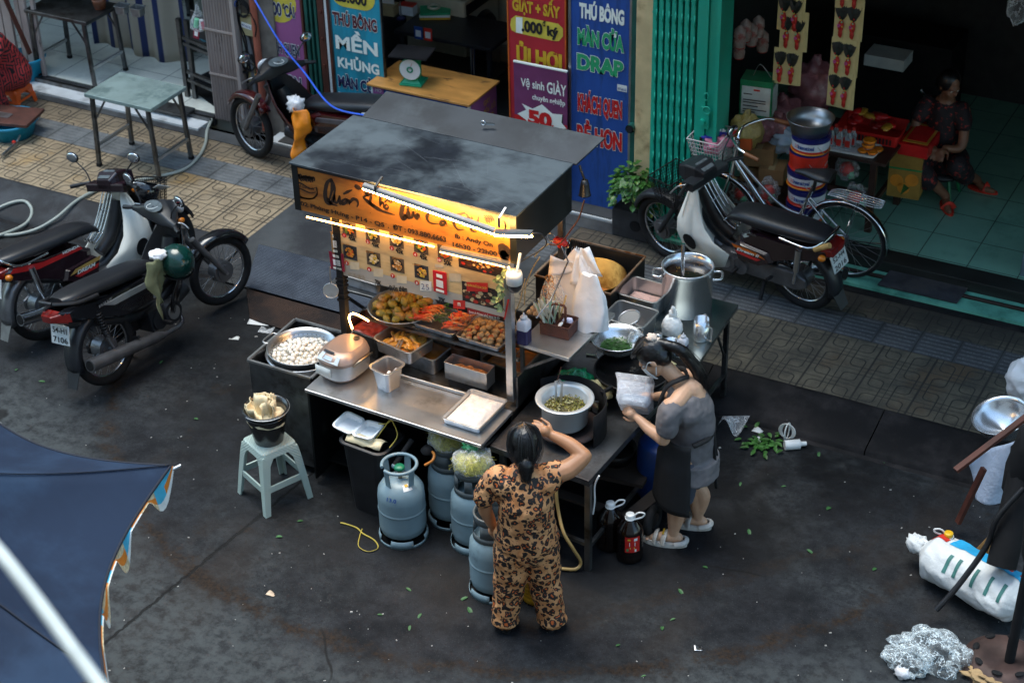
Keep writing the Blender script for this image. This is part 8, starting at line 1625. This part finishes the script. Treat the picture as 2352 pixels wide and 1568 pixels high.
STP = mk('striped_sack', (.4, .38, .32), .8); n = NT(STP); n.p = STP.node_tree.nodes['Principled BSDF']; sx_n = n.m('FRACT', n.m('MULTIPLY', n.xyz()[0], 4.5)); n.col(n.mix(n.m('MULTIPLY', n.ramp(sx_n, .3, .34), n.ramp(sx_n, .62, .58)), (.4, .36, .29), (.015, .03, .11)))
b = B(STP); b.grid(lambda u, v: V((-8.35+1.15*u, 1.75+.04*math.sin(u*22)+.05*math.sin(u*7), .2+.75*v)), 40, 6); b.top('striped_curtain', 'blue and cream striped cloth hung under the dark eatery table', 'curtain', solid=.004)
b = B(BLKM); b.add([(-6.95, 1.35, .206), (-6.35, 1.05, .206), (-6.15, 1.7, .206), (-6.55, 2.0, .206), (-6.9, 1.7, .206)], [(0, 1, 2, 3, 4)]); b.top('rubber_mat', 'black mat on the cream tiles of the eatery', 'mat', solid=.008)
b = B(STEELD).box(-6.95, -6.5, .76, .93, .205, .225); b.top('step_ramp', 'dark ridged ramp board on the eatery sill behind the folding table', 'ramp board')
t = thing('bed_frame', 'dark steel frame standing on its side beside the folded gate', 'frame')
for x, y in ((-6.75, 1.15), (-6.66, 1.15)): B(STEELD).box(x-.02, x+.02, y-.02, y+.02, .2, .98).obj('post', t)
b = B(STEELD); [b.bar((-6.72, 1.15, zz), (-6.25, 1.05, zz-.02), .03) for zz in (.38, .46, .74, .8)]; b.obj('rail', t)
t = thing('notice_board', 'black sign board with red and white stickers leaning by the folded gate', 'sign', (at(468, 68, y=.98).x, .98, at(468, 68, y=.98).z), rot=(R(-8), R(4), R(-6)))
b = B(BLK).box(-.165, .165, 0, .012, -.13, .13); b.mat(ALU).box(-.168, .168, -.001, .013, .13, .135)
for m, x0, x1, z0, z1 in ((RED, .06, .12, .03, .1), (mk('maroon_card', 0), -.12, -.05, -.11, -.02), (WHT, -.105, -.065, -.085, -.045), (PAPER, .06, .14, -.115, -.03)): b.mat(m).box(x0, x1, -.003 if m is not WHT else -.0045, 0, z0, z1)
b.mat(YEL).text('SÀI GÒN', (.06, -.004, -.01), X3, Z3, .022, .15, off=.02); b.mat(TEAL).text('Sườn', (-.1, -.004, -.005), X3, Z3, .022, .08); b.mat(TEAL).text('0.22.022', (.0, -.004, -.11), X3, Z3, .015, .09); b.obj('panel', t)
q = at(456, 45, y=.93); t = thing('clear_bag', 'clear bag of small bottles hanging before the black notice board', 'bag', q); b = B(GNB); b.cyl((-.04, 0, -.08), (-.02, 0, .0), .022); b.mat(WHT).cyl((.02, 0, -.09), (.03, 0, .0), .02); b.mat(mk('pink_cap', (.6, .15, .18), .4)).cyl((.05, 0, -.08), (.04, 0, -.01), .02); b.obj('bottles', t); b = B(BAG); b.lathe([(.0, .16), (.012, .14), (.02, .09), (.07, .0), (.085, -.07), (.05, -.1), (0, -.1)], n=20); b.obj('bag', t)
BSN = mk('basin_blue', (.01, .26, .42), .4, 0, .1)
def basin(label, c, r, h): t = thing('plastic_basin', label, 'basin', c); B(BSN).lathe([(0, 0), (r*.75, 0), (r*.93, h-.03), (r, h-.02), (r, h), (r*.95, h), (r*.72, .01), (0, .01)], n=36).obj('basin_body', t); return t
q = at(48, 195, z=PZ); basin('tall blue basin standing behind the orange stool', (q.x, q.y+.12, PZ), .2, .26); q = at(15, 318, z=PZ); basin('wide blue basin with a wooden board across it', (q.x-.02, q.y+.1, PZ), .26, .16); bq = V((q.x-.02, q.y+.1, PZ+.165))
b = B(mk('chopping_board', (.09, .03, .02), .6, 0, .3, 8)); b.cb(bq+V((.02, 0, .015)), (.5, .36, .03), .25); b.top('chopping_board', 'dark wooden board lying on the wide blue basin', 'board', bev=.004); b = B(STEEL); b.cb(bq+V((-.05, -.04, .034)), (.2, .09, .004), .1); b.top('cleaver', 'steel cleaver lying on the dark wooden board', 'cleaver')
q = at(42, 140, y=.8); b = B(mk('banana_yellow', (.6, .45, .04), .5)); [b.tube([q+V((-.06+.03*i, 0, -.06)), q+V((-.07+.035*i, -.02, .0)), q+V((-.04+.03*i, 0, .06))], [.016, .024, .014], 8, 4) for i in range(5)]; b.top('bananas', 'bunch of yellow bananas above the tall blue basin', 'bananas')
HSE = mk('hose_clear', (.34, .37, .33), .35, 0, .08, 5)
cable('garden_hose', 'translucent grey hose running from the sill across the pavement', [at(x, y, z=zz) for x, y, zz in ((489, 268, .17), (476, 300, .15), (472, 330, .137), (455, 362, .137), (425, 388, .137), (380, 402, .137), (300, 418, .137), (226, 436, .137), (175, 462, .137), (130, 500, .1), (80, 528, .03), (20, 540, .02), (-40, 535, .02))], .015, HSE, 'hose', 5)
cable('garden_hose', 'loop of translucent hose lying on the kerb', [at(x, y, z=zz) for x, y, zz in ((-30, 490, .06), (20, 468, .09), (55, 462, .1), (72, 478, .08), (70, 500, .05), (50, 520, .03), (0, 540, .03), (-30, 545, .02))], .015, HSE, 'hose', 5)
b = B(ALU); q1, q2 = at(5, 358, z=.15), at(38, 328, z=.15); b.cyl(q1, q2, .016); b.bar(q2, q2+V((.0, .06, .05)), .012); b.mat(RED).cb(q2+V((.0, -.03, .02)), (.03, .02, .02)); b.top('tap', 'grey water tap with red lever lying on the pavement', 'tap')
# ---------------- umbrella and pole in front
t = thing('parasol', 'large faded navy parasol with printed scalloped edge below the street view', 'parasol'); UC = V((-2.39, -6.86, 0)); UM = mk('navy_canvas', (.014, .025, .05), .75, 0, .1, 2, .12, 30, spec=.15, c2=(.022, .042, .08), c2s=1.2)
UMD = mk('navy_canvas_hem', (.005, .009, .02), .75); cor = [UC+V((1.5*math.cos(R(56.4+60*i)), 1.5*math.sin(R(56.4+60*i)), 2.1)) for i in range(6)]; apx = UC+V((0, 0, 2.68))
def edge(i, v): a, c = cor[i % 6], cor[(i+1) % 6]; m = a.lerp(c, v); return m+(UC+V((0, 0, 2.12))-m)*(.13*4*v*(1-v)*.9)-V((0, 0, .05*4*v*(1-v)))
b = B(UM)
for i in range(6): b.grid(lambda u, v: apx.lerp(edge(i, v), .02+.98*u)-V((0, 0, .1*math.sin(PI*u)*(1-abs(2*v-1)*.35))), 16, 16)
b.obj('canopy', t, weld=True)
b = B(UMD); [b.tube([apx.lerp(cor[i], .05+.95*k/10)-V((0, 0, .065*math.sin(PI*k/10)-.006)) for k in range(11)], .005, 5, flat=.5) for i in range(6)]; [b.tube([edge(i, k/20) for k in range(21)], .008, 5) for i in range(6)]; b.obj('seam', t)
PRN = [mk('print_'+n, c, .6, 0, .15, 8) for n, c in (('white', (.7, .72, .7)), ('cyan', (.05, .4, .6)), ('flame', (.65, .2, .02)), ('cream', (.65, .55, .3)))]
b = B(*PRN)
for i in range(6):
    for k in range(60):
        v0, v1 = k/60, (k+1)/60; a, c = edge(i, v0), edge(i, v1); o = (a-UC); o.z = 0; o = o.normalized()
        h0, h1 = (.01+.15*max(0, math.sin(v*PI*7)) for v in (v0, v1)); ph = (v0*4.5) % 1; out = lambda w, h, f: w+o*.018*f-V((0, 0, h*f))
        for f0, f1, m in ((0, .35, 1 if ph < .5 else 3), (.35, .7, 2 if ph > .25 else 1), (.7, 1, 0 if ph < .6 else 3)): b.mat(PRN[m]).add([out(a, h0, f0), out(c, h1, f0), out(c, h1, f1), out(a, h0, f1)], [(0, 1, 2, 3)])
b.obj('printed_valance', t)
b = B(STEEL); [b.tube([apx.lerp(cor[i], k/8)-V((0, 0, .025+.1*math.sin(PI*k/8))) for k in range(9)]+[cor[i]+(cor[i]-V((UC.x, UC.y, 2.1))).normalized()*.05-V((0, 0, .015))], .009, 6) for i in range(6)]; b.obj('rib', t); B(STEEL).cyl(UC, apx, .022).obj('pole', t)
def ray(dx, dy, d): k = 1024/2352/FPX; v = CR*((dx-1176)*k)-CU*((dy-784)*k)+_f; return CP+v*d
b = B(mk('pale_grey_pole', (.5, .54, .52), .5)); b.tube([ray(-420, 800, 3.3), ray(-60, 1200, 3.15), ray(60, 1345, 3.1), ray(160, 1480, 3.05), ray(255, 1610, 3.0), ray(420, 1850, 2.9)], .0125, 12, 3); b.top('awning_pole', 'pale grey pole slanting across in front of the parasol, out of focus', 'pole')
# ---------------- clutter by the folded stand
t = thing('umbrella_stand', 'dark folded umbrella stand with rusty wheel rim base at the edge of the road', 'umbrella stand', (2.06, -2.83, 0))
b = B(mk('rusty_rim_dark', (.06, .035, .03), .6, .4, .4, 6, .3, 40)); b.lathe([(0, .05), (.1, .06), (.17, .09), (.2, .05), (.24, .03), (.25, 0)], n=40); b.mat(BLKM); [b.ell((.17*math.cos(a), .17*math.sin(a), .088), (.035, .02, .006), 10, 5, rz=a+PI/2) for a in [i*PI/4 for i in range(8)]]; b.obj('wheel_base', t)
B(BLKM).cyl((.03, 0, .05), (.05, .2, 1.9), .03).obj('pole', t); b = B(BLKM); b.lathe([(.05, .5), (.13, .75), (.16, 1.2), (.1, 1.6), (.03, 1.9)], (.1, .16, 0), n=22); b.obj('folded_canopy', t)
b = B(BLK); b.tube([at(2150, 1400, z=.1), at(2200, 1345, z=.25), at(2265, 1255, z=.5), at(2290, 1190, z=.7), at(2352, 1120, z=.9)], .018, 8, 4); b.top('black_bar', 'black bent tube crossing over the white sack', 'tube'); b = B(BRNP); b.bar(at(2195, 1080, z=.55), at(2360, 955, z=.8), .04, .025); b.bar(at(2200, 1200, z=.1), at(2260, 1075, z=.5), .04, .025); b.top('wooden_bar', 'dark wooden bar slanting past the steel bowl', 'bar')
SAK = mk('woven_sack', (.66, .68, .68), .55, 0, .06, 5, .4, 18, bd=.02)
t = thing('rice_sack', 'white woven sack with blue printed band lying by the umbrella stand', 'sack', (1.73, -2.33, .17), rot=(.1, R(-2), R(-21)))
def sk(x, a, k=1): e = min(1, (.33-abs(x))*9+.35); q = 1+.1*noise.noise(V((x*6, math.cos(a)*1.4, math.sin(a)*1.4)))+.06*noise.noise(V((x*22+math.sin(a)*2, math.cos(a)*3, math.sin(a)*3))); return V((x*1.15, .16*e*q*math.cos(a)*k, .145*e*q*math.sin(a)*k))
b = B(SAK).loft([[sk(-.33+.66*i/50, 2*PI*j/64) for j in range(64)] for i in range(51)]); b.ell((-.43, 0, .02), (.08, .06, .05), 18, 12, .5, 4, 3); b.obj('sack_body', t)
b = B(mk('sack_blue', (.02, .35, .65), .5)); b.grid(lambda u, v: sk(-.18+.5*u, .6+.85*v, 1.02), 40, 20); b.mat(RED); b.grid(lambda u, v: sk(-.3+.1*u, 1.15+.3*v, 1.03), 8, 6); [b.ell(sk(.08+.09*i, 1.15, 1.04), (.03, .022, .008), 10, 6, .3) for i in range(3)]; b.mat(mk('sack_ink', (.05, .18, .16), .7)); [b.grid(lambda u, v: sk(x0+.02*u, 1.9+.8*v, 1.02), 2, 12) for x0 in (-.12, -.06, .05, .14, .22)]; b.obj('print', t)
q = at(2165, 1335, z=0); jug('oil jug with yellow cap half full of golden oil beside the white sack', (q.x-.02, q.y+.08, 0), PI, mk('oil_gold', (.25, .13, .012), .15, 0, .2), MAT['cap_yellow'], h=.32, r=.075)
b = B(mk('straw', (.3, .16, .05), .8)); q = at(2285, 1215, z=.4); [b.tube([q, q+V((rnd.uniform(-.16, .02), rnd.uniform(-.12, .05), -.3-rnd.uniform(0, .06)))], .002, 4) for i in range(130)]; b.mat(BLK).cyl(q-V((0, 0, .01)), q+V((.03, .02, .14)), .02); b.top('broom', 'straw broom head standing behind the white sack', 'broom')
q = at(2300, 960, z=.45); t = thing('steel_bowl', 'large shiny steel bowl at the edge beside white plastic bags', 'bowl', q, rot=(R(12), R(-14), 0)); B(PS).lathe([(0, -.13), (.08, -.128), (.15, -.07), (.182, .02), (.192, .03), (.186, .034), (.17, 0), (.13, -.07), (0, -.12)], n=44).obj('bowl_body', t)
for i, (dx, dy, r) in enumerate(((2345, 872, .12), (2352, 925, .1))): sack('carrier_bag', ('white carrier bag hanging above the steel bowl', 'lower white carrier bag over the steel bowl rim')[i], at(dx+8, dy, y=-.7), (r, r*.7, r*1.3), WBAG, i+4)
b = B(film('white_sheet', (.6, .68, .82), .75, .25, 7, .6, .1)); a, c, d, e = at(2222, 1060, y=-1.3), at(2345, 1000, y=-1.25), at(2325, 1165, y=-1.3), at(2240, 1150, y=-1.35); b.grid(lambda u, v: a.lerp(c, u).lerp(e.lerp(d, u), v)+V((0, .04*math.sin(u*5+v*3), 0)), 14, 14); b.top('plastic_sheet', 'pale blue clear plastic sheet hanging below the steel bowl', 'plastic sheet', solid=.003)
b = B(BLKM); b.tube([at(2352, 1080, z=.9), at(2300, 1300, z=.4)], .09, 12); b.ell(at(2362, 1100, z=.85), (.14, .1, .4), amp=.3); b.top('black_cloth', 'black cloth bundle hanging at the road edge stand', 'cloth')
# litter
CRB = film('crumpled_film', (.7, .8, .84), .16, .12, 26, .7, .75)
t = B(CRB).ell(at(2145, 1490, z=.04), (.2, .16, .07), 40, 24, .7, 2.2, 7); t.ell(at(2085, 1515, z=.04), (.13, .11, .06), 30, 18, .6, 2.4, 2); t.mat(WBAG).ell(at(2072, 1545, z=.03), (.045, .035, .04), 14, 9, .5); t.top('clear_bag', 'crumpled clear plastic bag lying on the road below the sack', 'bag')
b = B(BAG); a, c, d, e = (at(x, y, z=.03) for x, y in ((1660, 955), (1722, 965), (1700, 1000), (1650, 975))); b.grid(lambda u, v: a.lerp(c, u).lerp(e.lerp(d, u), v)+V((0, 0, .06*math.sin(u*6)*v+.04*u)), 12, 12); b.top('clear_bag', 'flat clear bag lying at the kerb behind the woman in the apron', 'bag', solid=.002)
q = at(1808, 990, z=.06); b = B(WHP)
for i in range(12): b.torus(q, .06, .004, 20, 4, 'x' if i % 2 else 'y', sx=1-.07*(i//2), sy=1)
b.top('foam_net', 'white foam fruit net lying in the gutter', 'foam net')
b = B(WHT); q1, q2 = at(1802, 1022, z=.03), at(1852, 1018, z=.03); b.tube([q1, q1.lerp(q2, .7), q1.lerp(q2, .74), q2], [.035, .035, .018, .016], 12); b.top('plastic_bottle', 'small white plastic bottle lying in the gutter', 'bottle')
def scrap(lab, dx, dy, w, h, m, z=.006, rz=0, cat_='paper'): q = at(dx, dy, z=z); b = B(m); b.tf(q, (0, 0, rz)); b.grid(lambda u, v: V(((u-.5)*w, (v-.5)*h, .012*math.sin(u*5+dx)*v)), 6, 6); return b.top('paper_scrap' if cat_ == 'paper' else 'plastic_scrap', lab, cat_, solid=.002)
scrap('white paper sheet lying on the road below the ramp plate', 598, 735, .17, .14, WHT, rz=.3); scrap('clear film scrap beside the white paper sheet', 612, 758, .11, .08, BAG, .008, .2, 'plastic'); scrap('small tan paper lying on the road near the brown stain', 622, 1363, .055, .035, mk('tan_paper', (.55, .42, .3), .7), rz=.1); scrap('torn bluish paper on the road by the black motorcycle', 538, 777, .08, .03, WHP, rz=.3); scrap('red and white packet scrap in the gutter', 1740, 988, .07, .05, WHP, .015); scrap('white scrap under the gutter leaves', 1738, 1010, .05, .05, WHP, .015, .5); scrap('crumpled silver scrap on the road near the brown arc', 1603, 1488, .05, .04, ALU, rz=.5); scrap('grey film scrap at the gutter edge', 1800, 968, .04, .035, BAG, .05)
cloth_heap('dried_leaf', 'curled dry brown leaf on the road at the bottom edge', at(2265, 1556, z=.03), (.11, .06, .03), 5, mk('dry_leaf', (.38, .25, .12), .8), 'leaf')
lf = []
for i, (dx, dy) in enumerate(((938, 1352), (1078, 1400), (963, 1412), (1065, 1372), (1130, 1220), (873, 1410), (940, 1440), (1118, 1345), (370, 830), (97, 875), (38, 848), (450, 960), (1563, 1357), (1620, 1300), (1545, 1420), (1522, 1440), (1860, 1265), (1905, 1165), (1790, 940), (2030, 1060), (1700, 1110), (1720, 1220), (1880, 1042), (2200, 1260), (1478, 1550), (640, 1230), (690, 1195), (1800, 1115), (2010, 1305), (1420, 1480))):
    q = at(dx, dy, z=.008)
    if i == 0: b = B(mk('fallen_leaf', (.025, .1, .025), .6, 0, .3)); leaf(b, (-.04, 0, 0), (1, .1, 0), Z3, .085, .034); o = b.top('fallen_leaf', 'small green leaf lying on the dark road', 'leaf', 'green leaves on the road')
    else: o = dup(lf[0])
    o.location = q; o.rotation_euler = (0, 0, rnd.uniform(0, 6.3)); s = rnd.uniform(.4, .85); o.scale = (s, s, s); lf.append(o)
b = B(LEAF); [leaf(b, at(1745+rnd.gauss(0, 22), 1015+rnd.gauss(0, 12), z=.02), (rnd.uniform(-1, 1), rnd.uniform(-1, 1), .1), Z3, rnd.uniform(.03, .07), .03) for i in range(60)]; kind(b.top('leaf_litter', 'wet green vegetable leaves swept along the gutter', 'leaves'), 'stuff')
b = B(mk('grit', (.3, .29, .27), .8)); rr7 = random.Random(17)
for i in range(380):
    x, y = rr7.uniform(-5.5, 2.4), rr7.uniform(-6.3, -1.3); s = rr7.uniform(.002, .007)*(1 if i % 12 else 1.8); b.cb((x, y, s*.3), (s*rr7.uniform(.7, 2.2), s, s*.6), rr7.uniform(0, 3))
kind(b.top('road_grit', 'pale specks of grit scattered on the road', 'grit'), 'stuff')
